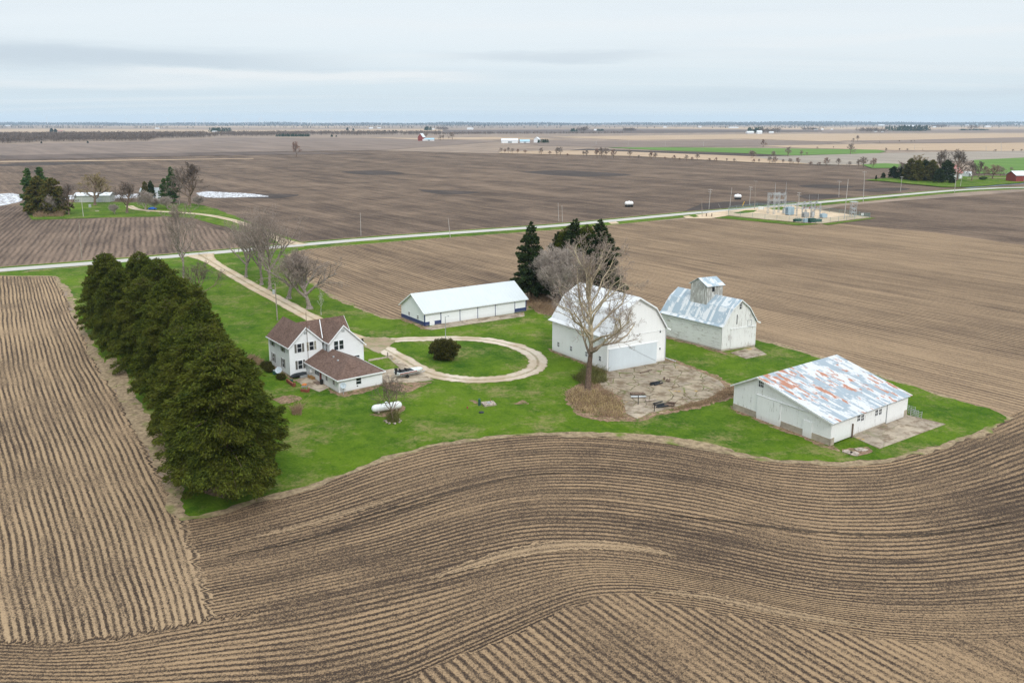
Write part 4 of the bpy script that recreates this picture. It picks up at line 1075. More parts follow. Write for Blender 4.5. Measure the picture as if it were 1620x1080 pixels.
# dishes
def dish(px, label, tilt, r, hgt, az):
    t = fat('satellite_dish', label, 'dish', px, 0, az)
    m = MB(); m.tube((0, 0, 0), (0, 0, hgt), .05, n=8); build_local(m, 'pole', M['steel'], t)
    m = MB(); R = []
    for i in range(6):
        q = r * i / 5; d_ = .35 * r * (q / r) ** 2; q = max(q, .01)
        R.append([(math.cos(2 * PI * k / 24) * q, d_ , math.sin(2 * PI * k / 24) * q) for k in range(24)])
    for i in reversed(range(6)):
        q = r * i / 5; d_ = .35 * r * (q / r) ** 2 - .03; q = max(q, .01)
        R.append([(math.cos(2 * PI * k / 24) * q, d_ , math.sin(2 * PI * k / 24) * q) for k in range(24)])
    m.rings(R); ct, st = math.cos(tilt), math.sin(tilt)
    m.v = [(x, y * ct - z * st, hgt + .1 + y * st + z * ct) for x, y, z in m.v]
    dd = build_local(m, 'reflector', M['dish'], t, True)
    m = MB(); m.tube((0, 0, hgt - .4), (0, .75 * r, hgt + .3), .02, n=5); m.box(-.06, .06, .72 * r, .85 * r, hgt + .25, hgt + .4); build_local(m, 'feed_arm', M['steel'], dd)
dish((441.5, 597), 'large grey satellite dish beside the two storey wall of the farmhouse', .6, .65, 1.3, vang(180))
dish((543.5, 625), 'small grey satellite dish standing at the annex corner', .45, .55, 1.7, vang(200))
# heating oil / ac condenser
t = fat('air_conditioner', 'dark grey outdoor air conditioner against the long side wall of the farmhouse', 'air conditioner', (436, 592.5))
m = MB(); m.tube((0, 0, 0), (0, 0, .85), .5, n=16); build_local(m, 'casing', M['green_dark'], t); m = MB(); m.tube((0, 0, .85), (0, 0, .93), .46, n=16); build_local(m, 'fan_grille', M['grey_metal'], t)
# patio things
def brickwall(name, label, cat, pts, h, fill=None):
    o = thing(name, label, cat, (*G(*pts[0]), 0)); P = GP(pts); m = MB()
    for a, b in zip(P, P[1:]):
        dx, dy = b[0] - a[0], b[1] - a[1]; L = math.hypot(dx, dy); nx, ny = -dy / L * .14, dx / L * .14
        m.hexa([(a[0] - nx, a[1] - ny, 0), (b[0] - nx, b[1] - ny, 0), (b[0] + nx, b[1] + ny, 0), (a[0] + nx, a[1] + ny, 0), (a[0] - nx, a[1] - ny, h), (b[0] - nx, b[1] - ny, h), (b[0] + nx, b[1] + ny, h), (a[0] + nx, a[1] + ny, h)])
    m.build('wall', M['brick'], o); return o
brickwall('brick_wall', 'low red brick wall edging the patio beside the shrubs', 'wall', [(454, 605), (465, 613), (467, 611)], .75)
o = brickwall('brick_planter', 'square red brick planter at the outer patio corner holding the grill', 'planter', [(476, 620), (488, 621.5), (489, 618)], .6)
P = G(482, 619); t = thing('grill', 'small grill with an orange lid standing on the brick planter', 'grill', (P[0], P[1], .15))
m = MB(); m.box(-.45, .45, -.3, .3, .75, 1.05); build_local(m, 'firebox', M['grey_metal'], t); m = MB(); m.rings([[(x * .42 * q, y * .3 * q, 1.05 + z) for x, y in ((-1, -1), (1, -1), (1, 1), (-1, 1))] for q, z in ((1, 0), (.9, .2), (.4, .33))]); build_local(m, 'lid', simple('orange_lid', (.5, .17, .05)), t)
for x in (-.35, .35):
    for y in (-.22, .22): m = MB(); m.tube((x, y, 0), (x, y, .75), .03, n=6); build_local(m, 'leg', M['grey_metal'], t)
def lump(o, name, mat, sx_, sy_, sz_, seed, n=14, z0=0.0, rough=.25):
    r = random.Random(seed); m = MB(); R = []
    ks = 7
    ph = [r.uniform(0, 6) for _ in range(4)]
    for i in range(ks + 1):
        a = PI * i / ks; q = max(math.sin(a), .02) ; z = z0 + sz_ * (1 - math.cos(a)) / 2
        R.append([(sx_ * q * math.cos(2 * PI * k / n) * (1 + rough * math.sin(3 * 2 * PI * k / n + ph[0] + i)), sy_ * q * math.sin(2 * PI * k / n) * (1 + rough * math.sin(2 * 2 * PI * k / n + ph[1] + i)), z + rough * .3 * sz_ * math.sin(5 * k + ph[2] + i) * q) for k in range(n)])
    m.rings(R); return build_local(m, name, mat, o, False)
t = fat('patio_furniture', 'patio chairs and table bundled under a dark cover on the patio', 'patio furniture', (474, 598), .2, vang(40))
lump(t, 'cover', M['cloth'], 1.7, .6, .95, 4)
m = MB(); m.box(-.2, 1.4, -.75, -.35, .0, .45); build_local(m, 'bench', M['grey_metal'], t)
t = fat('trash_bin', 'black bin beside the annex back door', 'bin', (509, 609), .2)
m = MB(); m.tube((0, 0, 0), (0, 0, .8), .28, .34, 12); build_local(m, 'body', M['tyre'], t); m = MB(); m.tube((0, 0, .8), (0, 0, .88), .37, n=12); build_local(m, 'lid', M['tyre'], t)
t = fat('garden_planter', 'small green planter at the inner patio corner', 'planter', (461.5, 606), .0)
m = MB(); m.tube((0, 0, 0), (0, 0, .7), .2, .3, 10); build_local(m, 'pot', M['green_dark'], t)
t = fat('firewood_rack', 'tawny heap of firewood and planks against the annex wall', 'firewood', (493, 600), .2, vang(-50))
m = MB()
for k in range(9): m.tube((-.9, -.3 + .2 * (k % 4), .12 + .2 * (k // 4)), (.9, -.3 + .2 * (k % 4) + .05, .12 + .2 * (k // 4)), .09, n=6)
build_local(m, 'logs', simple('tawny_timber', (.33, .19, .07), .9, .3), t)

# boat on trailer
a_, b_ = G(632, 600), G(662, 594)
bt = thing('boat_on_trailer', 'white pontoon shaped boat with dark seats parked on the concrete pad', 'boat', ((a_[0] + b_[0]) / 2, (a_[1] + b_[1]) / 2 + .6, .2), None, math.atan2(b_[1] - a_[1], b_[0] - a_[0]))
m = MB(); L_ = 5.6; R = []
for i in range(12):
    t_ = i / 11; x = -L_ / 2 + L_ * t_; w = 1.05 * min(1, (1 - t_) * 4.2 + .08) ** .5 if t_ > .6 else 1.05; b0 = .45 + .35 * max(0, (t_ - .6) / .4) ** 2
    R.append([(x, -w, 1.15), (x, -w * .92, .8), (x, -w * .5, b0 + .1), (x, 0, b0), (x, w * .5, b0 + .1), (x, w * .92, .8), (x, w, 1.15), (x, w * .9, 1.17), (x, 0, 1.12), (x, -w * .9, 1.17)])
m.rings(R); build_local(m, 'hull', M['hull'], bt, False)
m = MB(); m.box(-2.5, 1.1, .95, 1.09, .95, 1.12); m.box(-2.5, 1.1, -1.09, -.95, .95, 1.12); build_local(m, 'stripe', M['hullred'], bt)
m = MB(); m.box(-2.5, .6, -.85, .85, 1.14, 1.22); build_local(m, 'deck', M['cloth'], bt)
for x in (-1.7, -.5):
    m = MB(); m.box(x - .3, x + .3, -.5, .5, 1.22, 1.36); m.box(x - .3, x - .2, -.5, .5, 1.36, 1.62); build_local(m, 'seat', M['tyre'], bt)
m = MB(); m.box(-3.0, -2.72, -.2, .2, .75, 1.75); m.box(-3.05, -2.65, -.26, .26, 1.55, 1.95); build_local(m, 'outboard_motor', M['tyre'], bt)
m = MB(); m.tube((-2.2, -.6, .35), (2.3, -.5, .35), .05, n=6); m.tube((-2.2, .6, .35), (2.3, .5, .35), .05, n=6); m.tube((2.3, -.5, .35), (3.5, 0, .35), .05, n=6); m.tube((2.3, .5, .35), (3.5, 0, .35), .05, n=6); m.tube((-1, -1.0, .33), (-1, 1.0, .33), .05, n=6)
build_local(m, 'trailer_frame', M['grey_metal'], bt)
for y in (-1, 1): m = MB(); m.tube((-1, y * 1.0, .33), (-1, y * 1.2, .33), .33, n=16); build_local(m, 'wheel', M['tyre'], bt)

# gate post by walkway, lamp pole, hydrant & well slab, barrel
t = fat('wooden_post', 'short grey wooden post where the walkway meets the drive', 'post', (613.5, 566)); m = MB(); m.box(-.12, .12, -.12, .12, 0, 1.15); m.box(-.14, .14, -.14, .14, 1.15, 1.2); build_local(m, 'post', M['pole_wood'], t)
P = G(705, 536); hp = ZT(P, 501)
t = thing('lamp_post', 'black yard lamp post behind the round bush in the driveway loop', 'lamp post', (*P, 0)); m = MB(); m.tube((0, 0, 0), (0, 0, hp), .09, .07, 8); build_local(m, 'pole', M['grey_metal'], t)
m = MB(); m.tube((0, 0, hp - .1), (.7, .1, hp + .25), .035, n=6); build_local(m, 'arm', M['grey_metal'], t); m = MB(); m.tube((.7, .1, hp + .05), (.7, .1, hp + .3), .16, .1, 10); build_local(m, 'lamp_head', M['steel'], t)
t = fat('well_cover', 'weathered square concrete well cover on the lawn', 'well cover', (773, 640.5), .12, vang(20)); m = MB(); m.box(-1.1, 1.1, -.95, .95, 0, .28); build_local(m, 'slab', M['stone'], t); m = MB(); m.box(-.25, .35, -.3, .3, .28, .36); build_local(m, 'hatch', M['grey_metal'], t)
m = MB(); m.tube((.5, .55, .28), (.5, .55, .75), .05, n=6); build_local(m, 'pipe', M['hullred'], t)
t = fat('garden_pump', 'slim green pump housing beside the square well cover', 'pump', (758.5, 642), .1); m = MB(); m.tube((0, 0, 0), (0, 0, 1.1), .24, .22, 10); build_local(m, 'casing', M['green_dark'], t); m = MB(); m.tube((0, 0, 1.1), (0, 0, 1.25), .22, .08, 10); build_local(m, 'cap', M['green_dark'], t)
t = fat('drain_cover', 'small dark drain cover set in the lawn below the well cover', 'drain cover', (761.5, 653.5), .12); m = MB(); m.tube((0, 0, 0), (0, 0, .12), .45, n=14); build_local(m, 'lid', M['cloth'], t)
t = fat('red_marker', 'tiny red marker stub in the lawn left of the pump', 'marker', (739.5, 647), .12); m = MB(); m.tube((0, 0, 0), (0, 0, .35), .12, n=8); build_local(m, 'stub', M['red'], t)
# mulch ring stones
cP = G(622, 668)
for k in range(9):
    a = 2 * PI * k / 9 + .2; t = thing('stone', 'rounded field stone in the ring round the small bare tree', 'stone', (cP[0] + 1.25 * math.cos(a) + rnd.uniform(-.1, .1), cP[1] + 1.1 * math.sin(a), .12), 'stones ringing the small tree')
    lump(t, 'rock', M['stone'], rnd.uniform(.2, .38), rnd.uniform(.16, .28), rnd.uniform(.2, .32), k, 8)

# yard debris: logs, posts, scrap
def logpile(px, label, n, L_, r_, ang, mat, seed, grp=None):
    rr = random.Random(seed); o = fat('log', label, 'log', px, .18, vang(ang), grp); m = MB()
    for k in range(n):
        x, y = rr.uniform(-.5, .5) * L_ * .3, (k - n / 2) * r_ * 2.1; a = rr.uniform(-.2, .2); z = r_ + (r_ * 1.6 if k % 3 == 2 else 0)
        m.tube((x - L_ / 2 * math.cos(a), y - L_ / 2 * math.sin(a), z), (x + L_ / 2 * math.cos(a), y + L_ / 2 * math.sin(a), z + rr.uniform(0, .1)), r_, r_ * .8, 8)
    build_local(m, 'timber', mat, o)
logpile((1023.5, 589), 'thin dark pole lying on the broken concrete near the barn door', 1, 3.2, .11, 28, M['wood'], 1)
logpile((1037, 608.5), 'charred branches heaped in the middle of the broken concrete', 4, 2.4, .13, 30, M['cloth'], 2)
logpile((1053, 604), 'knotty dark stump pieces at the end of the charred branches', 3, 1.0, .22, 70, M['wood'], 3)
logpile((1010, 625), 'dark thick log lying behind the first steel post', 2, 2.5, .22, 10, M['wood'], 4)
logpile((1009, 630), 'pale grey log lying just in front of the dark thick log', 1, 2.7, .2, -8, M['steel'], 5)
logpile((1027.5, 635.5), 'short whitish log between the two steel posts', 1, 1.9, .2, 5, M['stone'], 6)
logpile((1045, 643), 'jumble of dark timber scraps at the front edge of the yard', 6, 2.0, .14, 25, M['cloth'], 7)
logpile((1060, 642), 'blackened timber offcuts at the right end of the scrap jumble', 4, 1.5, .18, -20, M['wood'], 8)
logpile((1042, 645), 'pale plank lying in front of the timber scraps', 1, 2.2, .12, 12, M['stone'], 9)
for px, lb in (((1009.5, 641), 'dark steel post nearer the cottonwood tree'), ((1035, 652), 'dark steel post at the front corner of the broken concrete')):
    t = fat('steel_post', lb, 'post', px); m = MB(); m.tube((0, 0, 0), (0, 0, 1.75), .07, n=8); build_local(m, 'shaft', M['tyre'], t)
# gates by the cattle barn
for k, (a, b, lb) in enumerate([((1437, 655), (1452, 661.5), 'grey tubular cattle gate nearest the barn corner'), ((1434, 651), (1447, 656), 'grey tubular cattle gate standing behind the first gate'), ((1440, 659), (1457.5, 663.5), 'grey tubular cattle gate lying out over the concrete')]):
    A_, B_ = G(*a), G(*b); t = thing('cattle_gate', lb, 'gate', (*A_, 0), 'gates beside the cattle barn', math.atan2(B_[1] - A_[1], B_[0] - A_[0])); L_ = dist(A_, B_)
    m = MB()
    for z in (.35, .65, .95, 1.25): m.tube((0, 0, z), (L_, 0, z), .03, n=5)
    m.tube((0, 0, .1), (0, 0, 1.5), .05, n=6); m.tube((L_, 0, .1), (L_, 0, 1.4), .04, n=6); m.tube((L_ * .5, 0, .3), (L_ * .5, 0, 1.3), .03, n=5)
    build_local(m, 'rails', M['steel'], t)
for k, (px, lb) in enumerate([((1362, 713), 'largest broken slab lying off the cattle barn corner'), ((1352, 719), 'flat stone slab nearest the field edge'), ((1340, 716), 'small stone slab half hidden in grass')]):
    t = fat('broken_slab', lb, 'slab', px, .12, k); m = MB(); m.prism([(1.1 - .25 * k, 0, 0), (.3, .7, 0), (-.9, .4, 0), (-.7, -.5, 0), (.4, -.6, 0)], [(1.1 - .25 * k, 0, .14), (.3, .7, .14), (-.9, .4, .14), (-.7, -.5, .14), (.4, -.6, .14)]); build_local(m, 'slab', M['stone'], t)
for x, lb in ((871, 'orange bucket'),):
    pass

# ================================================================== TREES
def grow(seed, H, trunk_h, r0, nl, spread, levels, nchild, lens, up=.35, wob=.18, curve=.0, multi=1, shape='round', droop=0.0):
    """returns limb segments and twig segments"""
    r = np.random.RandomState(seed); limbs = []; twigs = []
    def unit(v): return v / max(np.linalg.norm(v), 1e-6)
    def branch(p, d, L, rad, lev):
        n = 4 if lev <= 1 else (3 if lev == 2 else 2)
        pts = [p]; dirs = [d]; q = p; dd = d
        for i in range(n):
            dd = unit(dd + r.normal(0, wob, 3) + np.array([0, 0, (up if lev < 3 else up * .6) * .35 - droop * lev * .1]))
            q = q + dd * (L / n); pts.append(q); dirs.append(dd)
        rs = [rad * (1 - .62 * i / n) for i in range(n + 1)]
        for i in range(n):
            (limbs if lev <= 2 else twigs).append((pts[i], pts[i + 1], rs[i], rs[i + 1]))
        if lev >= levels: return
        k = nchild[min(lev, len(nchild) - 1)]
        for j in range(k):
            t = .25 + .75 * (j + r.rand() * .8) / k; t = min(t, .99)
            i = min(int(t * n), n - 1); f = t * n - i
            b = pts[i] * (1 - f) + pts[i + 1] * f; ax = dirs[i + 1]
            ph = r.rand() * 2 * PI
            ref = np.cross(ax, [0, 0, 1.0]) if abs(ax[2]) < .9 else np.cross(ax, [1.0, 0, 0])
            a = unit(ref); c_ = np.cross(ax, a)
            ang = r.uniform(.45, .95)
            nd = unit(ax * math.cos(ang) + (a * math.cos(ph) + c_ * math.sin(ph)) * math.sin(ang))
            branch(b, nd, L * lens * r.uniform(.7, 1.15) * (1.15 - .45 * t), max(rad * (1 - .6 * t) * .55, .012), lev + 1)
    for s_ in range(multi):
        base = np.array([0., 0., 0.]) + (r.normal(0, .35, 3) * np.array([1, 1, 0]) if multi > 1 else 0)
        lean = r.normal(0, .04 if multi == 1 else .3, 2)
        nseg = 6; q = base; d = unit(np.array([lean[0], lean[1], 1.0])); pts = [q]; TH = H * .82
        limbs.append((q - np.array([0, 0, .3]), q + d * .9, r0 * 1.75, r0 * 1.08))
        for i in range(nseg):
            d = unit(d + r.normal(0, .05, 3) * np.array([1, 1, 0])); q2 = q + d * TH / nseg
            ra = r0 * (1 - .85 * (i / nseg) ** .8); rb = r0 * (1 - .85 * ((i + 1) / nseg) ** .8)
            limbs.append((q, q2, ra, rb)); q = q2; pts.append(q)
        for j in range(nl):
            t = (j + .5 * r.rand()) / nl; z = trunk_h + (TH - trunk_h) * t
            f = z / TH * nseg; i = min(int(f), nseg - 1); p = pts[i] + (pts[i + 1] - pts[i]) * (f - i)
            az = j * 2.4 + r.uniform(-.4, .4)
            if shape == 'round': el = .55 + .75 * t; L = spread * (1.0 - .5 * t) * r.uniform(.8, 1.1)
            elif shape == 'cw': el = .45 + .8 * t; L = spread * (1.0 - .42 * t) * r.uniform(.8, 1.12)
            elif shape == 'vase': el = .8 + .45 * t; L = spread * (1.15 - .5 * t) * r.uniform(.8, 1.15)
            else: el = .95 + .4 * t; L = spread * (1.0 - .45 * t) * r.uniform(.8, 1.2)
            d_ = np.array([math.cos(az) * math.cos(el), math.sin(az) * math.cos(el), math.sin(el)])
            branch(p, d_, L, r0 * ((.62 - .38 * t) if shape != 'cw' else (.40 - .2 * t)), 1)
    return limbs, twigs
TREES = {}
def bare(kind, **kw):
    n_l = kw.pop('sides', 6); tm = kw.pop('tm', M['twig']); bm_ = kw.pop('bm', M['bark']); tmin = kw.pop('tmin', .0)
    l, t = grow(**kw)
    t = [(a, b, max(r0, tmin), max(r1, tmin * .7)) for a, b, r0, r1 in t]
    V, F = tubes_np(l, n_l); me1 = np_mesh(kind + '_trunk', V, F, bm_)
    me1.polygons.foreach_set('use_smooth', [True] * len(me1.polygons))
    V, F = tubes_np(t, 3); me2 = np_mesh(kind + '_crown', V, F, tm)
    TREES[kind] = (me1, me2)
bare('maple', seed=3, H=19, trunk_h=4.2, r0=.64, nl=12, spread=12.5, levels=5, nchild=[0, 6, 5, 5, 3], lens=.56, up=.5, shape='vase', tmin=.022)
bare('maple_b', seed=8, H=19, trunk_h=5.0, r0=.62, nl=12, spread=12.0, levels=5, nchild=[0, 6, 5, 5, 3], lens=.56, up=.55, shape='vase', tmin=.022)
bare('maple_low', seed=5, H=13, trunk_h=3.2, r0=.68, nl=14, spread=9.5, levels=5, nchild=[0, 6, 6, 5, 3], lens=.55, up=.3, shape='round', tmin=.022)
bare('tall_bare', seed=12, H=21, trunk_h=5.5, r0=.34, nl=13, spread=9.0, levels=5, nchild=[0, 5, 5, 5, 3], lens=.55, up=.7, shape='vase', tmin=.022)
bare('cottonwood', seed=21, H=25, trunk_h=6.5, r0=.66, nl=22, spread=13.0, levels=5, nchild=[0, 6, 5, 5, 4], lens=.50, up=.50, wob=.25, shape='cw', tmin=.018, bm=M['cotton'], tm=M['twig'])
bare('thicket', seed=30, H=12, trunk_h=1.0, r0=.16, nl=10, spread=8.5, levels=4, nchild=[0, 7, 7, 7], lens=.6, up=.6, shape='vase', multi=4, tmin=.026, bm=M['pale_twig'], tm=M['pale_twig'])
bare('small_tree', seed=40, H=6.3, trunk_h=1.6, r0=.13, nl=10, spread=4.6, levels=4, nchild=[0, 6, 5, 4], lens=.58, up=.35, shape='round', tmin=.014, bm=M['bark_brown'], tm=M['twig_dark'])
bare('sapling', seed=44, H=6, trunk_h=2.2, r0=.07, nl=8, spread=1.7, levels=3, nchild=[0, 5, 4], lens=.5, up=.6, shape='vase', tmin=.012, tm=M['pole_pale'], bm=M['pole_pale'])
bare('mid_oak', seed=50, H=20, trunk_h=3.5, r0=.6, nl=12, spread=9.5, levels=4, nchild=[0, 6, 6, 6], lens=.58, up=.3, shape='round', tmin=.045, bm=M['bark_brown'], tm=M['twig_dark'])
bare('mid_gold', seed=52, H=19, trunk_h=3.5, r0=.6, nl=12, spread=9.5, levels=4, nchild=[0, 6, 6, 6], lens=.58, up=.3, shape='round', tmin=.045, bm=M['bark_brown'], tm=M['twig_gold'])
bare('far_round', seed=60, H=10, trunk_h=1.5, r0=.28, nl=10, spread=4.8, levels=3, nchild=[0, 6, 7], lens=.62, up=.3, shape='round', tmin=.09, sides=4, bm=M['bark_brown'], tm=M['twig'])
bare('far_red', seed=64, H=10, trunk_h=1.5, r0=.28, nl=10, spread=4.8, levels=3, nchild=[0, 6, 7], lens=.62, up=.3, shape='round', tmin=.09, sides=4, bm=M['bark_brown'], tm=M['twig_red'])
bare('far_vase', seed=62, H=14, trunk_h=3, r0=.35, nl=9, spread=5.5, levels=3, nchild=[0, 6, 7], lens=.62, up=.6, shape='vase', tmin=.10, sides=4, bm=M['bark_brown'], tm=M['twig'])

def place_tree(kind, name, label, px, ytop, H0, group=None, rz=None, wide=1.0, cat='tree', z=0.0):
    P = G(*px); h = ZT(P, ytop) - z; s_ = h / H0
    o = thing(name, label, cat, (P[0], P[1], z), group, rnd.uniform(0, 6.28) if rz is None else rz)
    o.scale = (s_ * wide, s_ * wide, s_)
    me1, me2 = TREES[kind]
    mk('trunk', me1, o); mk('crown', me2, o)
    return o
def true_h(kind):
    h = 0
    for me in TREES[kind]:
        a = np.zeros(len(me.vertices) * 3, dtype=np.float32); me.vertices.foreach_get('co', a); h = max(h, a[2::3].max())
    return float(h)
TH_ = {k: true_h(k) for k in TREES}

place_tree('maple', 'bare_tree', 'forked bare maple farthest up the drive in the lawn row', (389, 439), 330, TH_['maple'], 'bare maples beside the drive', 1.0, .95)
place_tree('maple_b', 'bare_tree', 'tall bare maple, second from the road in the lawn row', (414, 451), 326, TH_['maple_b'], 'bare maples beside the drive', 2.0, .9)
place_tree('maple_b', 'bare_tree', 'tall bare maple in the middle of the lawn row', (427, 458), 322, TH_['maple_b'], 'bare maples beside the drive', 4.4, 1.0)
place_tree('maple_low', 'bare_tree', 'squat dense bare maple with a side limb over the lawn, fourth in the row', (457, 473), 392, TH_['maple_low'], 'bare maples beside the drive', .5, 1.05)
place_tree('maple_low', 'bare_tree', 'squat bare maple with a dark hollow in its trunk, nearest the house', (490, 489), 392, TH_['maple_low'], 'bare maples beside the drive', 3.5, 1.1)
place_tree('sapling', 'sapling', 'slim pale sapling right of the row of bare maples', (508, 499), 463, TH_['sapling'])
place_tree('tall_bare', 'bare_tree', 'very tall slender bare tree behind the evergreen row by the road', (290, 448), 318, TH_['tall_bare'], None, 1.2, .95)
place_tree('small_tree', 'bare_tree', 'spreading low bare tree on the lawn behind the evergreens, left of the drive', (318, 478), 410, TH_['small_tree'], None, .2, 1.3)
place_tree('cottonwood', 'cottonwood', 'huge pale limbed bare cottonwood in front of the gambrel barn', (930, 620), 368, TH_['cottonwood'], None, 2.2, 1.0)
place_tree('thicket', 'bare_thicket', 'pale dense bare thicket tree between the shed and the gambrel barn', (868, 478), 392, TH_['thicket'], 'thicket behind the barn', 0, 1.1)
place_tree('thicket', 'bare_thicket', 'pale bare thicket tree right behind the gambrel barn roof', (898, 486), 382, TH_['thicket'], 'thicket behind the barn', 2, 1.1)
place_tree('small_tree', 'bare_tree', 'small dark bare tree growing from a ring of stones', (622, 668), 590, TH_['small_tree'], None, 1, 1.0)
# left farmstead trees
place_tree('mid_gold', 'bare_tree', 'broad golden twigged bare tree in front of the grey pole barn', (150, 325), 272, TH_['mid_gold'], None, 1, 1.5)
place_tree('mid_oak', 'bare_tree', 'small reddish bare tree on the lawn of the western farmstead', (201, 337), 286, TH_['mid_oak'], None, 2, 1.3)
place_tree('mid_oak', 'bare_tree', 'tall dark bare tree right of the western farmhouse', (299, 325), 255, TH_['mid_oak'], None, 3, 1.2)
place_tree('tall_bare', 'bare_tree', 'bare tree with upright limbs just left of the tall dark one', (284, 324), 262, TH_['tall_bare'], None, 3, 1.0)
place_tree('mid_oak', 'bare_tree', 'thin bare tree right of the rusty cedars', (109, 340), 290, TH_['mid_oak'], None, 4, .8)
place_tree('thicket', 'bare_shrub', 'grey bare shrub in front of the rusty cedars', (82, 341), 306, TH_['thicket'], None, 4, .7, 'shrub')
place_tree('thicket', 'bare_shrub', 'brown bare shrub left of the western farmhouse', (230, 333), 300, TH_['thicket'], 'shrubs round the western farmhouse', 1, 1.0, 'shrub')
place_tree('thicket', 'bare_shrub', 'brown bare shrub in front of the western farmhouse', (246, 330), 312, TH_['thicket'], 'shrubs round the western farmhouse', 2, 1.6, 'shrub')
place_tree('thicket', 'bare_shrub', 'tawny bare shrub right of the western farmhouse', (266, 331), 309, TH_['thicket'], 'shrubs round the western farmhouse', 3, 1.3, 'shrub')
place_tree('thicket', 'bare_shrub', 'tawny bare shrub right of the tall dark bare tree', (314, 326), 308, TH_['thicket'], 'shrubs round the western farmhouse', 5, 1.4, 'shrub')
place_tree('thicket', 'bare_shrub', 'small rounded bare shrub on the western lawn near the road pole', (182, 339), 322, TH_['thicket'], None, 2.5, 1.2, 'shrub')

# evergreens ---------------------------------------------------------
def ever_mesh(kind, seed, H, R, mat, n=40000, prof='cedar', card=(.5, .13), droop=.6, z0=.9, boughs=240):
    r = np.random.RandomState(seed)
    zt = np.sort(r.rand(boughs) ** .8)                      # 0 bottom .. 1 top
    if prof == 'cedar': rad = (1 - zt ** 2.3) ** .75 * (.74 + .26 * np.minimum(zt / .10, 1))
    elif prof == 'spruce': rad = (1 - zt) ** .8 * (.9 + .1 * np.minimum(zt / .08, 1)) + .015
    elif prof == 'open': rad = ((1 - zt) ** .65) * (.55 + .6 * np.abs(np.sin(zt * 11 + seed)))
    else: rad = np.sqrt(np.maximum(1 - (2 * zt - .9) ** 2 * .95, .0))
    rad = rad * r.uniform(.82 if prof != 'spruce' else .7, 1.12, boughs)
    az = np.arange(boughs) * 2.399 + r.normal(0, .25, boughs)
    # lobes make the outline uneven
    lob = 1 + .14 * np.sin(az * 2 + seed) + .10 * np.sin(az * 3 + zt * 9 + seed * 2)
    L = R * rad * lob
    w = L ** 1.6 + .15; w /= w.sum()
    bi = r.choice(boughs, n, p=w)
    t = r.rand(n) ** .55
    l = L[bi]; z = z0 + zt[bi] * (H - z0)
    slope = .35 * zt[bi] - .05                                # upper boughs rise, lower ones level
    side = r.normal(0, 1, n) * (.16 * l * (1.15 - t) + .12) * (1 if prof != 'spruce' else .8)
    rr = t * l
    zz = z + rr * slope - droop * (rr ** 2) / max(R, 1) * .35 + r.normal(0, 1, n) * (.05 * l * (1.1 - t) + .16)
    a = az[bi] ; ca, sa = np.cos(a), np.sin(a)
    P = np.stack([ca * rr - sa * side, sa * rr + ca * side, zz], 1)
    # card direction: outward + drooping + noise
    d = np.stack([ca, sa, -.45 + .6 * zt[bi]], 1) + r.normal(0, .42, (n, 3)); d /= np.linalg.norm(d, axis=1, keepdims=True)
    q = np.cross(d, r.normal(0, 1, (n, 3))); q /= np.linalg.norm(q, axis=1, keepdims=True)
    ln = card[0] * r.uniform(.6, 1.3, n)[:, None]; wd = card[1] * r.uniform(.7, 1.3, n)[:, None]
    A = P - d * ln * .4; B = P + q * wd; D = P - q * wd; E_ = P + d * ln * .6
    V = np.stack([A, B, E_, D], 1).reshape(-1, 3); V[:, 2] = np.maximum(V[:, 2], .25)
    F = (np.arange(n) * 4)[:, None] + np.arange(4)[None, :]
    me = np_mesh(kind + '_crown', V, F, mat)
    segs = [(np.array([0, 0, -.3]), np.array([0, 0, 1.2]), .045 * H * .55, .02 * H), (np.array([0, 0, 1.2]), np.array([0, 0, H * .93]), .02 * H, .03)]
    for i in range(0, boughs, 3):
        l = L[i]; z = z0 + zt[i] * (H - z0); p = np.array([0, 0, z]); s_ = .35 * zt[i] - .05
        m_ = np.array([math.cos(az[i]) * l * .5, math.sin(az[i]) * l * .5, z + l * .5 * s_ - droop * (l * .5) ** 2 / R * .35])
        e = np.array([math.cos(az[i]) * l * .92, math.sin(az[i]) * l * .92, z + l * .92 * s_ - droop * (l * .92) ** 2 / R * .35])
        segs += [(p, m_, .07, .05), (m_, e, .05, .02)]
    V, F = tubes_np(segs, 5); me1 = np_mesh(kind + '_trunk', V, F, M['bark_brown'])
    TREES[kind] = (me1, me); TH_[kind] = H
ever_mesh('cedar_a', 1, 20, 8.6, M['cedar'], 90000, card=(.50, .075), boughs=300, z0=2.6, droop=.38)
ever_mesh('cedar_b', 2, 20, 7.6, M['cedar'], 76000, card=(.50, .075), boughs=280, z0=1.4, droop=.4)
ever_mesh('spruce', 3, 22, 6.6, M['spruce'], 30000, 'spruce', (.6, .12), .5, 1.2, 170)
ever_mesh('pine', 4, 22, 6.0, M['pine'], 16000, 'open', (.8, .2), .1, 2, 90)
ever_mesh('cedar_far', 5, 16, 6.5, M['rusty_cedar'], 14000, card=(.8, .2), boughs=120)
ever_mesh('dark_far', 6, 16, 5.5, M['spruce'], 8000, card=(.9, .25), boughs=90)
ever_mesh('ever_dist', 7, 14, 5.0, M['far_ever'], 900, card=(2.0, .9), boughs=50)
ever_mesh('bush', 8, 4.4, 2.9, M['yew'], 16000, 'ball', (.28, .08), .0, .15, 160)
ever_mesh('shrub', 9, 1.2, 1.1, M['yew'], 2500, 'ball', (.2, .06), .0, .05, 60)
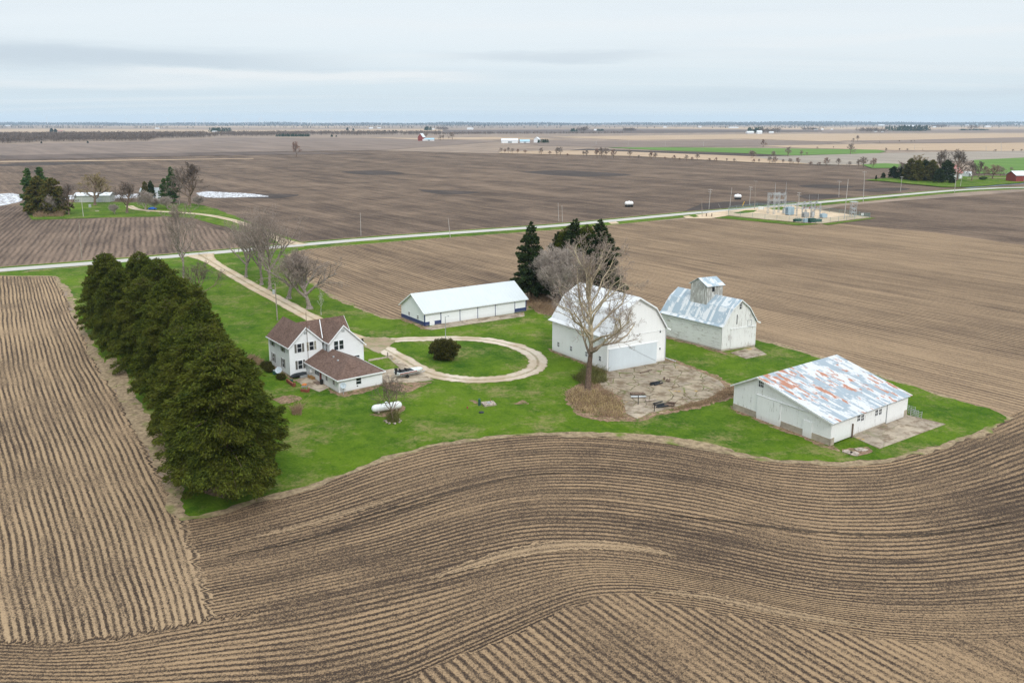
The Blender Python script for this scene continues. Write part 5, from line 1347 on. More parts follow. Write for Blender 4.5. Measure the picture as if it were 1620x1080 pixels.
row = [((362, 774), 20.0, 'cedar_a', 1.6, 1.05), ((332, 712), 19.5, 'cedar_b', 2.1, 1.12), ((303, 684), 17.5, 'cedar_b', 4.0, .85), ((322, 655), 19.5, 'cedar_a', 5.2, .85), ((276, 630), 18.0, 'cedar_b', 1.2, .88),
       ((286, 600), 20.0, 'cedar_a', 3.1, .85), ((238, 583), 18.5, 'cedar_b', .7, .9), ((262, 562), 20.5, 'cedar_b', 2.9, .95), ((196, 556), 18.0, 'cedar_a', 4.5, .8), ((232, 538), 20.0, 'cedar_b', 5.5, .95), ((178, 528), 18.8, 'cedar_a', 1.9, .9)]
lab = ['largest dark evergreen at the near end of the windbreak, its trunk showing', 'dark evergreen directly behind the nearest one, on the house side', 'dark evergreen directly behind the nearest one, on the field side', 'third evergreen from the near end on the house side of the windbreak',
       'third evergreen from the near end on the field side of the windbreak', 'fourth evergreen from the near end on the house side of the windbreak', 'fourth evergreen from the near end on the field side of the windbreak',
       'fifth evergreen from the near end on the house side of the windbreak', 'fifth evergreen on the field side, its low boughs reaching over the stubble', 'rounded evergreen top at the far house side end of the windbreak', 'pointed evergreen farthest left at the road end of the windbreak']
for (px, h, k, rz, wd), lb in zip(row, lab):
    P = G(*px); o = thing('evergreen_tree', lb, 'tree', (*P, 0), 'evergreen windbreak beside the house', rz); s_ = h / 20; o.scale = (s_ * wd, s_ * wd, s_)
    mk('trunk', TREES[k][0], o); mk('crown', TREES[k][1], o)
place_tree('spruce', 'spruce_tree', 'tall dark spruce at the left of the group behind the shed', (840, 474), 350, 22, 'spruces behind the barns', 0, 1.0)
place_tree('spruce', 'spruce_tree', 'dark spruce behind the thicket, second from the left', (882, 460), 366, 22, 'spruces behind the barns', 1, 1.2)
place_tree('spruce', 'spruce_tree', 'dark spruce in the middle of the group behind the gambrel barn', (908, 470), 346, 22, 'spruces behind the barns', 2, 1.35)
place_tree('cedar_b', 'cedar_tree', 'rounded olive cedar between the two spruces behind the gambrel barn', (927, 472), 356, 20, 'spruces behind the barns', 2, .8)
place_tree('cedar_b', 'cedar_tree', 'rounded olive cedar just right of the bare thicket behind the barn', (897, 466), 358, 20, 'spruces behind the barns', 4, .7)
place_tree('spruce', 'spruce_tree', 'spire topped spruce at the right of the group behind the gambrel barn', (947, 478), 347, 22, 'spruces behind the barns', 3, 1.3)
place_tree('bush', 'round_bush', 'large round clipped dark bush inside the driveway loop', (703, 569), 537.5, 4.4, None, 0, 1.0, 'bush')
for (x, y, s_, lb) in ((422, 584, 1.1, 'biggest low dark shrub at the back corner of the farmhouse'), (427, 589, .95, 'low dark shrub left of the outdoor air conditioner'), (445, 601, .85, 'small round shrub by the brick patio wall')):
    P = G(x, y); o = thing('foundation_shrub', lb, 'shrub', (*P, .1), 'shrubs along the farmhouse wall'); o.scale = (s_, s_, s_); mk('branches', TREES['shrub'][0], o); mk('foliage', TREES['shrub'][1], o)
place_tree('pine', 'pine_tree', 'blue green pine at the far left of the western farmstead', (50, 336), 266, 22, None, 0, 1.0)
place_tree('pine', 'pine_tree', 'bright green pine behind the rusty cedars', (70, 333), 264, 22, None, 2, 1.0)
place_tree('cedar_far', 'cedar_tree', 'rusty brown cedar in front of the blue green pine', (64, 339), 279, 16, 'rusty cedars at the western farmstead', 0, .95)
place_tree('cedar_far', 'cedar_tree', 'rusty brown cedar at the right of the western clump', (86, 340), 282, 16, 'rusty cedars at the western farmstead', 2, .95)
place_tree('cedar_far', 'cedar_tree', 'small dark gold cedar left behind the western farmhouse', (231, 318), 287, 16, None, 1, .6)
place_tree('dark_far', 'spruce_tree', 'small dark spruce just behind the western farmhouse roof', (240.5, 318), 286, 16, None, 1, .7)
place_tree('pine', 'pine_tree', 'green pine right of the western farmhouse', (262, 322), 282, 22, 'pines behind the western farmhouse', 1, 1.1)
place_tree('pine', 'pine_tree', 'tall green pine left of the tall bare trees', (274, 322), 264, 22, 'pines behind the western farmhouse', 3, .9)

# dry brush (uncountable)
def brush(name, label, px, n, h, mat, seed, base=0.1, lean=.5, cat=None, w=.03):
    r = np.random.RandomState(seed); P = np.array(GP(px)); mn, mx = P.min(0), P.max(0); out = []
    def inside(x, y):
        c = False; j = len(P) - 1
        for i in range(len(P)):
            if ((P[i][1] > y) != (P[j][1] > y)) and (x < (P[j][0] - P[i][0]) * (y - P[i][1]) / (P[j][1] - P[i][1]) + P[i][0]): c = not c
            j = i
        return c
    cl = [(r.uniform(mn[0], mx[0]), r.uniform(mn[1], mx[1]), r.uniform(.3, 1.0)) for _ in range(24)]
    while len(out) < n:
        x, y = r.uniform(mn[0], mx[0]), r.uniform(mn[1], mx[1])
        if not inside(x, y): continue
        k = min(cl, key=lambda c: (c[0] - x) ** 2 + (c[1] - y) ** 2)[2]
        hh = h * k * r.uniform(.5, 1.1); d = r.normal(0, lean, 2) * hh
        a = np.array([x, y, base]); m_ = np.array([x + d[0] * .4, y + d[1] * .4, base + hh * .65]); e = np.array([x + d[0] * 1.1, y + d[1] * 1.1, base + hh * (.9 + .2 * r.rand())])
        out.append((a, m_, w, w * .8)); 
        if len(out) < n: out.append((m_, e, w * .8, w * .4))
    V, F = tubes_np(out, 3); me = np_mesh(name, V, F, mat); o = mk(name, me); o['kind'] = 'stuff'; o['label'] = label; o['category'] = 'brush'
    return o
brush('dry_brush', 'tangle of dry brown brush round the foot of the big cottonwood', [(895, 628), (912, 652), (945, 662), (990, 664), (984, 640), (955, 612), (930, 606), (910, 612)], 2300, 1.7, M['brushleaf'], 1)
brush('golden_grass_tufts', 'golden dry grass tufts at the foot of the big cottonwood', [(895, 630), (910, 650), (940, 658), (985, 662), (984, 640), (950, 622), (915, 616)], 2600, 1.1, M['straw_tuft'], 11, w=.04)
brush('dry_weeds', 'dry tawny weeds along the front edge of the broken concrete', [(1060, 652), (1085, 642), (1118, 634), (1148, 616), (1163, 612), (1163, 626), (1120, 641)], 2600, .9, M['brushleaf'], 2)
brush('dry_undergrowth', 'brown undergrowth below the spruces and bare thicket', [(834, 480), (850, 495), (876, 501), (900, 492), (960, 489), (950, 478), (900, 470), (850, 470)], 9000, 2.2, M['brushleaf'], 3)
brush('budding_brush', 'pale green brush against the gambrel barn wall behind the cottonwood', [(905, 600), (925, 612), (960, 606), (960, 594), (930, 582)], 2500, 1.8, M['greenbrush'], 4)
brush('dry_clump', 'single dry pinkish shrub clump on the lawn near the patio', [(462, 658), (477, 658), (477, 648), (463, 648)], 500, 2.0, M['brushleaf'], 5)
brush('dry_verge_brush', 'low dry brush on the lawn behind the evergreen row', [(385, 575), (410, 580), (418, 572), (395, 563)], 1500, 1.0, M['brushleaf'], 6)
brush('sprouting_suckers', 'green budding suckers at the foot of the small ringed tree', [(612, 670), (630, 670), (632, 660), (614, 660)], 900, 2.2, M['greenbrush'], 7, lean=.35, w=.02)
brush('farmstead_brush', 'low brown brush in front of the rusty western cedars', [(52, 344), (100, 343), (104, 336), (54, 337)], 3500, 3.0, M['brushleaf'], 8, w=.06)

# ================================================================== POLES
def pole(px, px_top, label, arms=0, mat='pole_wood', name='utility_pole', group=None, r=.16, xf=False, armw=1.3, ang=None):
    P = G(*px); h = ZT(P, px_top[1]); R_ = Vector((0, 0, 0))
    # lateral lean read from the picture: x shift at the top at the same depth
    dd = P[1] * cp - (h - HC) * sp; xt = (px_top[0] - 810) / FO * dd
    lean = max(-2.0, min(2.0, xt - P[0]))
    o = thing(name, label, 'pole', (*P, 0), group)
    m = MB(); m.tube((0, 0, -.2), (lean, 0, h), r, r * .62, 8); build_local(m, 'shaft', M[mat], o)
    a = math.radians(33 + 90) if ang is None else ang
    for k in range(arms):
        z = h - .5 - 1.3 * k; x = lean * z / h; m = MB(); dx, dy = math.cos(a) * armw, math.sin(a) * armw
        m.tube((x - dx, -dy, z), (x + dx, dy, z), .08, n=6); ar = build_local(m, 'crossarm', M[mat], o)
        m = MB()
        for q in (-.92, -.35, .35, .92): m.tube((x + dx * q, dy * q, z), (x + dx * q, dy * q, z + .3), .06, .04, 6)
        build_local(m, 'insulators', M['offwhite'], ar); ar.children[0]['kind'] = 'stuff'
    if xf:
        m = MB(); m.tube((lean * .75 - .45, -.1, h * .72), (lean * .75 - .45, -.1, h * .72 + 1.0), .3, n=12); build_local(m, 'transformer', M['steel'], o)
        m = MB(); m.tube((lean, 0, h - .1), (lean - 1.1, 0, h - .2), .05, n=6); build_local(m, 'arm', M[mat], o)
    return o
pole((439, 507), (435, 448), 'weathered pole with a grey transformer can standing just behind the farmhouse', 0, xf=True, r=.17)
pole((130, 412), (125, 352), 'tall bare pole at the road, farthest left in the photo', 0, group='poles along the road')
pole((132, 343), (128, 309), 'pale leaning pole on the western farmstead lawn', 0, 'pole_pale')
pole((220.5, 411), (219, 396), 'short dark pole at the road above the evergreens', 0, r=.11, group='poles along the road')
pole((571, 373), (570, 337), 'thin pole on the far verge, left of the middle of the road', 0, 'pole_pale', r=.12, group='poles along the road')
pole((712.5, 376), (709, 345), 'thin pale pole on the near verge above the machine shed', 0, 'pole_pale', r=.12, group='poles along the road')
pole((884, 350), (883, 321), 'thin pole behind the pointed spruce by the road', 0, 'pole_pale', r=.12, group='poles along the road')
pole((890, 351), (889, 325), 'second thin pole close beside the one behind the spruce', 0, 'pole_pale', r=.1, group='poles along the road')
pole((1111, 343), (1110, 314), 'brown pole without crossarm at the gravel entrance', 0, r=.15)
pole((1121.5, 331), (1124, 299), 'pole with two crossarms left of the tank trailer', 2, 'pole_pale', group='poles at the substation')
pole((1154.5, 327.5), (1158, 296.5), 'plain pole right beside the distant tank trailer', 0, 'pole_pale', group='poles at the substation')
pole((1185.5, 325), (1188, 295), 'double crossarm pole right of the tank trailer', 2, 'pole_pale', group='poles at the substation')
pole((1193.5, 331), (1196, 286), 'tall brown pole with side insulators at the substation fence', 1, group='poles at the substation', armw=.8)
pole((1263.5, 329), (1264.5, 304), 'pole with two crossarms inside the substation verge', 2, 'pole_pale', group='poles at the substation')
pole((1327, 312), (1328, 286), 'slender crossarm pole beyond the road right of the substation', 1, 'pole_pale', group='poles at the substation')
pole((1335.5, 347), (1342, 283.5), 'very tall leaning pole at the right end of the substation', 0, 'pole_pale', r=.2, group='poles at the substation')
pole((1365.5, 320.5), (1368, 271), 'tall pale pole with a crossarm on the near verge right of the substation', 1, 'pole_pale', r=.2, group='poles along the eastern road')
pole((1424.5, 303), (1427, 279), 'small crossarm pole left of the eastern farmstead trees', 1, 'pole_pale', group='poles along the eastern road')
pole((1510, 305), (1514, 264.5), 'tall crossarm pole in front of the eastern farmhouse', 2, 'pole_pale', r=.2, group='poles along the eastern road')
pole((1519, 296), (1523, 272.5), 'shorter pole just right of the tall one at the eastern farmhouse', 0, 'pole_pale', group='poles along the eastern road')
for x, yb, yt, w_ in ((943, 228.5, 222, 'first'), (994, 230, 222.5, 'second'), (1052.5, 231.5, 224, 'third'), (1113, 232, 224, 'fourth')):
    pole((x, yb), (x, yt), w_ + ' of four tiny poles in the field above the green strip', 0, 'pole_pale', r=.35, group='distant field poles')
for x, yb, yt, w_ in ((1447, 237, 229, 'leftmost'), (1560, 240, 231, 'middle'), (1584, 241, 225, 'tallest')):
    pole((x, yb), (x, yt), w_ + ' of the three tiny poles in the tan field above the eastern farmstead', 0, 'pole_pale', r=.35, group='distant field poles')
t = fat('guy_marker', 'slanting yellow guy wire guard at the road before the substation', 'guy guard', (1174.5, 326))
m = MB(); m.tube((0, 0, 0), (1.1, .3, 2.6), .16, n=8); build_local(m, 'guard', M['yellow'], t)
t = fat('guy_marker', 'thin pale slanting guy stake left of the yellow guard', 'guy guard', (1139.5, 329)); m = MB(); m.tube((0, 0, 0), (-1.1, .2, 2.3), .07, n=6); build_local(m, 'stake', M['pole_pale'], t)
for px, lb in (((1117.5, 342.8), 'short brown gate post left at the gravel entrance'), ((1126, 343), 'short reddish gate post right at the gravel entrance')):
    t = fat('gate_post', lb, 'post', px); m = MB(); m.tube((0, 0, 0), (0, 0, 1.7), .25, n=8); build_local(m, 'post', M['rail'], t)

# ================================================================== SUBSTATION
fc = [(1152, 341), (1153, 334), (1198, 328), (1216, 329.5), (1256, 325), (1297, 334.5), (1376, 344.5), (1300, 353.5), (1268, 352.8), (1210, 346.5)]
FP = GP(fc)
fence = thing('chain_link_fence', 'tall chain link fence enclosing the gravel substation yard', 'fence', (*FP[0], 0))
fence_m = bpy.data.materials.new('chain_link_mesh'); fence_m.use_nodes = True; nt_ = fence_m.node_tree; nt_.nodes.clear()
fo = nt_.nodes.new('ShaderNodeOutputMaterial'); fb = nt_.nodes.new('ShaderNodeBsdfPrincipled'); fb.inputs['Base Color'].default_value = (.10, .20, .19, 1); ft = nt_.nodes.new('ShaderNodeBsdfTransparent'); fm = nt_.nodes.new('ShaderNodeMixShader'); fm.inputs[0].default_value = .28
nt_.links.new(ft.outputs[0], fm.inputs[1]); nt_.links.new(fb.outputs[0], fm.inputs[2]); nt_.links.new(fm.outputs[0], fo.inputs[0])
m = MB(); posts = []
for i in range(len(FP)):
    a, b = FP[i], FP[(i + 1) % len(FP)]
    m.poly([(*a, .2), (*b, .2), (*b, 2.3), (*a, 2.3)])
    n_ = max(1, int(dist(a, b) / 6))
    posts += [(a[0] + (b[0] - a[0]) * k / n_, a[1] + (b[1] - a[1]) * k / n_) for k in range(n_)]
m.build('mesh', fence_m, fence, autouv=False)
for q in posts:
    m = MB(); m.tube((*q, 0), (*q, 2.55), .07, n=6); m.build('post', M['chain'], fence, autouv=False)
m = MB()
for i in range(len(FP)): m.tube((*FP[i], 2.35), (*FP[(i + 1) % len(FP)], 2.35), .045, n=5)
m.build('top_rail', M['chain'], fence, autouv=False)
def lattice(m, x, y, z0, z1, w, r=.07, step=1.4):
    c = [(x + i * w, y + j * w) for i, j in ((-1, -1), (1, -1), (1, 1), (-1, 1))]
    for q in c: m.tube((*q, z0), (*q, z1), r, n=5)
    z = z0; k = 0
    while z + step <= z1 + .01:
        for i in range(4):
            a, b = c[i], c[(i + 1) % 4]
            if k % 2: a, b = b, a
            m.tube((*a, z), (*b, z + step), r * .7, n=4)
        z += step; k += 1
# dead end H structure
A_, B_ = G(1224, 339.5), G(1241, 338); ht = ZT(A_, 305.5); hm_ = ZT(A_, 289)
t = thing('switch_tower', 'tall steel lattice dead end structure with two spires in the substation', 'substation tower', (*A_, 0), None, math.atan2(B_[1] - A_[1], B_[0] - A_[0])); w_ = dist(A_, B_)
for x in (0, w_):
    for dy in (0, 4.0):
        m = MB(); lattice(m, x, dy, 0, ht, .4); build_local(m, 'lattice_leg', M['steel'], t)
    m = MB(); m.tube((x, 0, ht), (x, 0, hm_), .1, .04, 6); build_local(m, 'lightning_mast', M['steel'], t)
for z in (ht - .5, ht - 3.8):
    for dy in (0, 4.0):
        m = MB()
        m.tube((0, dy, z), (w_, dy, z), .12, n=5); m.tube((0, dy, z - .7), (w_, dy, z - .7), .1, n=5)
        for k in range(6): m.tube((w_ * k / 6, dy, z - .7), (w_ * (k + 1) / 6, dy, z), .06, n=4)
        bmm = build_local(m, 'crossbeam', M['steel'], t)
        for k in range(3): m = MB(); m.tube((w_ * (k + .8) / 3.6, dy, z - .75), (w_ * (k + .8) / 3.6, dy, z - 1.9), .17, .13, 8); build_local(m, 'insulator', M['grey_metal'], bmm)
# bus structure
A_, B_ = G(1268.5, 344.3), G(1296.7, 343.5); ht = ZT(A_, 322.5)
t = thing('bus_structure', 'wide low steel bus structure with rows of insulators and two masts', 'substation frame', (*A_, 0), None, math.atan2(B_[1] - A_[1], B_[0] - A_[0])); w_ = dist(A_, B_)
for x in (0, w_ * .5, w_):
    for dy in (0, 5): m = MB(); lattice(m, x, dy, 0, ht, .25, .06, 1.2); build_local(m, 'lattice_leg', M['steel'], t)
for x in (w_ * .5, w_): m = MB(); m.tube((x, 2.5, ht - .2), (x, 2.5, ht + 4.5), .08, .03, 6); build_local(m, 'lightning_mast', M['steel'], t)
for z in (ht, ht * .62):
    m = MB()
    for dy in (0, 2.5, 5): m.tube((0, dy, z), (w_, dy, z), .11, n=5)
    for x in (0, w_ * .25, w_ * .5, w_ * .75, w_): m.tube((x, 0, z), (x, 5, z), .08, n=5)
    bmm = build_local(m, 'bus_frame', M['steel'], t)
    for k in range(9):
        m = MB(); x = w_ * (k + .5) / 9; m.tube((x, 1.2 * (k % 3), z + .1), (x, 1.2 * (k % 3), z + 1.1), .2, .14, 8); build_local(m, 'insulator', M['hullred'] if k % 2 and z < ht else M['grey_metal'], bmm)
# small lattice tower
A_ = G(1349, 344); ht = ZT(A_, 320)
t = thing('capacitor_rack', 'square open lattice rack at the right end of the substation', 'substation rack', (*A_, 0)); m = MB(); lattice(m, 0, 0, 0, ht, 1.2, .1, 1.7); build_local(m, 'frame', M['steel'], t)
m = MB(); m.box(-1.7, 1.7, -1.4, 1.4, ht, ht + .35); build_local(m, 'top_platform', M['steel'], t)
for z in (2.2, 4.2): m = MB(); m.box(-1.0, 1.0, -1.0, 1.0, z, z + .7); build_local(m, 'capacitor_bank', M['grey_metal'], t)
def transformer(px, label, w, d_, h, mat, fins=True, rz=.4):
    t = fat('transformer', label, 'transformer', px, .17, rz, 'transformers in the substation')
    m = MB(); m.box(-w / 2, w / 2, -d_ / 2, d_ / 2, .3, h); build_local(m, 'tank', mat, t)
    m = MB(); m.box(-w / 2 - .2, w / 2 + .2, -d_ / 2 - .2, d_ / 2 + .2, 0, .3); build_local(m, 'base', M['found'], t)
    if fins:
        for sd in (-1, 1):
            m = MB(); m.box(sd * (w / 2 + .22) - .22, sd * (w / 2 + .22) + .22, -d_ / 2, d_ / 2, .6, .75)
            for k in range(6): y = -d_ / 2 + d_ * (k + .5) / 6; m.box(sd * (w / 2 + .23) - .22, sd * (w / 2 + .23) + .22, y - .06, y + .06, .5, h - .2)
            build_local(m, 'radiator', mat, t)
    for k in (-1, 0, 1): m = MB(); m.tube((k * w * .3, 0, h), (k * w * .3, 0, h + .9), .14, .08, 8); build_local(m, 'bushing', M['grey_metal'], t)
transformer((1249, 341), 'biggest pale blue transformer near the lattice tower', 3.2, 2.4, 4.4, M['xfmr'])
transformer((1240, 338.5), 'narrow pale cabinet behind the biggest transformer', 1.2, 1.2, 2.6, M['steel'], False)
transformer((1274, 344.5), 'grey transformer with cylinders under the bus structure', 2.4, 1.8, 2.6, M['grey_metal'])
transformer((1285, 344.2), 'slim grey cabinet under the middle of the bus structure', 1.4, 1.2, 2.6, M['steel'], False)
transformer((1302.5, 345.5), 'pale blue transformer right of the bus structure', 2.6, 2.0, 2.2, M['xfmr'])
transformer((1261.5, 351.5), 'dark green equipment at the left of the front row', 3.6, 1.6, 1.5, M['green_dark'], True)
transformer((1275, 352.8), 'pale blue cabinet in the middle of the front row', 3.0, 1.8, 1.9, M['xfmr'], False)
transformer((1284, 353), 'dark green box right of the pale cabinet in the front row', 2.8, 2.0, 2.3, M['green_dark'])
transformer((1294, 352), 'dark green low equipment at the right of the front row', 2.8, 1.4, 1.5, M['green_dark'])
t = fat('warning_sign', 'small white sign on the substation fence by the road', 'sign', (1204, 334)); m = MB(); m.box(-1.6, 1.6, -.04, .04, 1.0, 2.6); build_local(m, 'panel', M['offwhite'], t); m = MB(); m.tube((-1.2, 0, 0), (-1.2, 0, 2.5), .06, n=6); m.tube((1.2, 0, 0), (1.2, 0, 2.5), .06, n=6); build_local(m, 'legs', M['chain'], t)
t = fat('warning_sign', 'tiny white sign at the right end of the substation fence', 'sign', (1364, 344)); m = MB(); m.box(-.6, .6, -.04, .04, 1.0, 2.2); m.box(-.05, .05, -.03, .03, 0, 1.0); build_local(m, 'panel', M['offwhite'], t)
# tank trailers in the field
def tank_trailer(px, label, L_, rz):
    t = fat('tank_trailer', label, 'tank trailer', px, 0, rz, 'tank trailers parked in the field')
    m = MB(); capsule(m, L_, 1.15, 2.15, 16); build_local(m, 'tank', M['tank'], t, True)
    m = MB(); m.tube((0, 0, 3.2), (0, 0, 3.6), .35, n=10); build_local(m, 'hatch', M['tank'], t)
    m = MB(); m.box(-L_ * .42, L_ * .42, -.5, .5, .8, 1.05); m.box(L_ * .42, L_ * .62, -.08, .08, .8, .95); build_local(m, 'chassis', M['tyre'], t)
    for x in (-.28, -.02, .3):
        for y in (-1, 1): m = MB(); m.tube((x * L_, y * .75, .62), (x * L_, y * 1.2, .62), .62, n=14); build_local(m, 'wheel', M['tyre'], t)
tank_trailer((995, 327.5), 'white tank trailer standing alone in the dark field left of the substation', 5.2, .25)
tank_trailer((1167, 315.8), 'white tank trailer beyond the road among the substation poles', 4.6, -.1)

# ================================================================== FAR BUILDINGS
def gable_building(name, label, cat, px, W_, D_, he, zr, rz, wall, roof, group=None, door=True, z=0.0, wins=0):
    P = G(*px); t = thing(name, label, cat, (*P, z), group, rz)
    m = MB(); pr = [(-D_ / 2, 0), (D_ / 2, 0), (D_ / 2, he), (0, zr), (-D_ / 2, he)]
    m.prism([(-W_ / 2, y, q) for y, q in pr], [(W_ / 2, y, q) for y, q in pr]); build_local(m, 'wall', wall, t)
    m = MB(); s_ = (zr - he) / (D_ / 2); oh = .06 * D_
    for sg in (-1, 1):
        r4 = [(sg * (D_ / 2 + oh), he - oh * s_), (0, zr), (0, zr + .25), (sg * (D_ / 2 + oh), he - oh * s_ + .25)]
        m.prism([(-W_ / 2 - oh, y, q + .03) for y, q in r4], [(W_ / 2 + oh, y, q + .03) for y, q in r4])
    build_local(m, 'roof', roof, t)
    if door: m = MB(); m.box(-W_ * .12, W_ * .12, -D_ / 2 - .08, -D_ / 2 + .05, 0, he * .75); build_local(m, 'door', M['grey_metal'], t)
    for k in range(wins):
        x = -W_ / 2 + W_ * (k + .5) / wins
        m = MB(); m.box(x - .45, x + .45, -D_ / 2 - .06, -D_ / 2 + .05, he * .6, he * .6 + 1.4); build_local(m, 'window', M['glass'], t)
    return t
rw = math.radians(6)
t = gable_building('pole_barn', 'long grey pole barn with pale roof behind the golden bare tree', 'barn', (150.5, 319), 20.5, 9, 4.0, 5.4, rw, simple('grey_green_metal_wall', (.40, .42, .38), .7), M['whiteroof'], door=False)
m = MB(); m.box(2.5, 5.5, -4.6, -4.45, 0, 2.8); build_local(m, 'door', M['steel'], t)
t = gable_building('farmhouse', 'small white farmhouse with grey roof among bare shrubs on the west lawn', 'house', (239, 317), 10.5, 8.0, 5.2, 7.6, rw, M['farwall'], M['grayroof'], wins=3)
m = MB(); m.box(-5.0, 3.5, -6.8, -4.0, 0, 2.4); build_local(m, 'porch', M['farwall'], t)
m = MB(); m.hexa([(-5.3, -7.2, 2.4), (3.8, -7.2, 2.4), (3.8, -4.0, 2.4), (-5.3, -4.0, 2.4), (-5.3, -7.2, 2.5), (3.8, -7.2, 2.5), (3.8, -4.0, 3.4), (-5.3, -4.0, 3.4)]); build_local(m, 'porch_roof', M['grayroof'], t)
t = fat('parked_car', 'small bright blue car parked by the western farm lane', 'car', (241.5, 332.2), .13, .1)
m = MB(); m.rings([[(-2.1, y, z) for y, z in ((-.85, .35), (.85, .35), (.85, .9), (-.85, .9))], [(2.1, y, z) for y, z in ((-.85, .35), (.85, .35), (.85, .8), (-.85, .8))]]); build_local(m, 'body', M['blue_tarp'], t)
m = MB(); m.hexa([(-1.6, -.8, .9), (1.0, -.8, .85), (1.0, .8, .85), (-1.6, .8, .9), (-1.1, -.65, 1.45), (.4, -.65, 1.45), (.4, .65, 1.45), (-1.1, .65, 1.45)]); build_local(m, 'cabin', M['blue_tarp'], t)
for x in (-1.3, 1.3):
    for y in (-.85, .85): m = MB(); m.tube((x, y - .1, .35), (x, y + .1, .35), .35, n=12); build_local(m, 'wheel', M['tyre'], t)
t = fat('propane_tank', 'small upright grey box on the western lawn below the pole barn', 'box', (142.5, 328.5), .1); t.name = 'utility_box'
m = MB(); m.box(-.6, .6, -.4, .4, 0, 1.6); build_local(m, 'cabinet', M['steel'], t); m = MB(); m.box(-.65, .65, -.45, .45, 1.6, 1.7); build_local(m, 'lid', M['offwhite'], t)
for px, lb in (((153.5, 334.5), 'pale flat stone slab on the western lawn'), ((234, 335), 'pale stone slab beside the western farm lane')):
    t = fat('stone_slab', lb, 'slab', px, .12); m = MB(); m.prism([(1.3, 0, 0), (.4, .9, 0), (-1.1, .6, 0), (-.9, -.7, 0), (.6, -.8, 0)], [(1.2, 0, .2), (.4, .8, .2), (-1.0, .5, .2), (-.8, -.6, .2), (.5, -.7, .2)]); build_local(m, 'slab', M['stone'], t)

# red barn group, middle distance
t = gable_building('red_barn', 'red gabled barn with pale roof standing alone in the middle distance', 'barn', (667, 223), 15, 14, 10, 19, math.radians(70), M['red'], M['whiteroof'], door=False)
m = MB(); m.box(-9, 3, -13, -7.1, 0, 5); build_local(m, 'lean_to', M['farwall'], t)
gable_building('machine_shed', 'long low pale blue roofed shed right of the red barn', 'shed', (679, 223), 26, 10, 4, 7, 0, M['farwall'], M['blueroof'])
gable_building('hog_barn', 'long white barn, left of the three in the field above the hedgerow', 'barn', (806, 226.5), 38, 14, 6, 10, .15, M['farwall'], M['whiteroof'], 'white barns in the far field')
gable_building('hog_barn', 'small low barn, middle of the three in the field above the hedgerow', 'barn', (830, 226.5), 22, 12, 4, 8, .1, M['farwall'], M['blueroof'], 'white barns in the far field')
gable_building('hog_barn', 'narrow white barn, right of the three, beside dark evergreens', 'barn', (849.5, 226), 12, 12, 8, 13, 1.2, M['farwall'], M['whiteroof'], 'white barns in the far field')
t = gable_building('farmhouse', 'reddish grey farmhouse half hidden behind the eastern farmstead trees', 'house', (1505, 283.5), 16, 11, 5, 11, .7, M['farwall'], M['hullred'], wins=3, z=.6)
t = gable_building('red_shed', 'red shed with white roof at the right edge of the eastern farmstead', 'shed', (1615, 287.5), 18, 12, 5, 8, .1, M['red'], M['whiteroof'], z=.6)
gable_building('small_shed', 'tiny pale shed right of the eastern farmhouse', 'shed', (1530, 280), 7, 5, 2.5, 4, .3, M['farwall'], M['whiteroof'], z=.6)
t = fat('dark_bush', 'small dark bush on the eastern farmstead lawn', 'bush', (1555, 285.5), .6); lump(t, 'foliage', M['spruce'], 3.2, 2.0, 2.6, 5, 12)

# ================================================================== FAR TREES
ORD = ['first', 'second', 'third', 'fourth', 'fifth', 'sixth', 'seventh', 'eighth', 'ninth', 'tenth', 'eleventh', 'twelfth', 'thirteenth', 'fourteenth', 'fifteenth', 'sixteenth', 'seventeenth', 'eighteenth', 'nineteenth', 'twentieth', 'twenty-first', 'twenty-second', 'twenty-third', 'twenty-fourth', 'twenty-fifth', 'twenty-sixth', 'twenty-seventh', 'twenty-eighth', 'twenty-ninth', 'thirtieth', 'thirty-first', 'thirty-second', 'thirty-third', 'thirty-fourth', 'thirty-fifth', 'thirty-sixth', 'thirty-seventh', 'thirty-eighth', 'thirty-ninth', 'fortieth', 'forty-first', 'forty-second', 'forty-third', 'forty-fourth']
def h5(x, b, t): return (780 + x / 3.857, 180 + b / 3.857, 180 + t / 3.857)
def h6(x, b, t): return (1180 + x / 3.682, 180 + b / 3.682, 180 + t / 3.682)
hedge = [h5(*q) for q in [(50, 240, 205), (72, 241, 212), (93, 243, 202), (120, 242, 208), (150, 243, 213), (197, 244, 220), (295, 250, 203), (345, 251, 228), (390, 255, 203), (412, 255, 200), (455, 260, 243), (550, 262, 225), (570, 262, 218), (635, 268, 210), (660, 268, 203), (690, 268, 203), (735, 271, 215), (835, 273, 217), (890, 278, 250), (965, 278, 228), (990, 279, 235), (1050, 282, 262), (1105, 285, 250), (1140, 287, 268), (1180, 288, 248), (1215, 290, 262), (1245, 290, 240), (1320, 292, 270), (1360, 294, 265), (1425, 298, 270), (1470, 300, 270)]] + \
        [h6(*q) for q in [(45, 290, 262), (75, 290, 262), (135, 292, 245), (170, 293, 248), (215, 294, 262), (255, 296, 256), (303, 297, 254), (375, 303, 278), (425, 305, 280), (470, 306, 253), (538, 310, 256), (605, 311, 275)]]
hedge.sort(key=lambda q: q[0])
def far_tree(kind, q, label, group, wide=1.0, cat='tree', name='bare_tree', z=0.5):
    H0 = TH_[kind]; return place_tree(kind, name, label, (q[0], q[1]), q[2], H0, group, None, wide, cat, z)
for i, q in enumerate(hedge):
    far_tree(['far_round', 'far_red', 'far_vase'][i % 3] if q[1] - q[2] > 7 else 'far_red', q, '%s from the left in the row of bare trees along the tan strip' % ORD[i], 'bare trees in the hedgerow strip', 1.25 if q[1] - q[2] > 7 else 2.0)
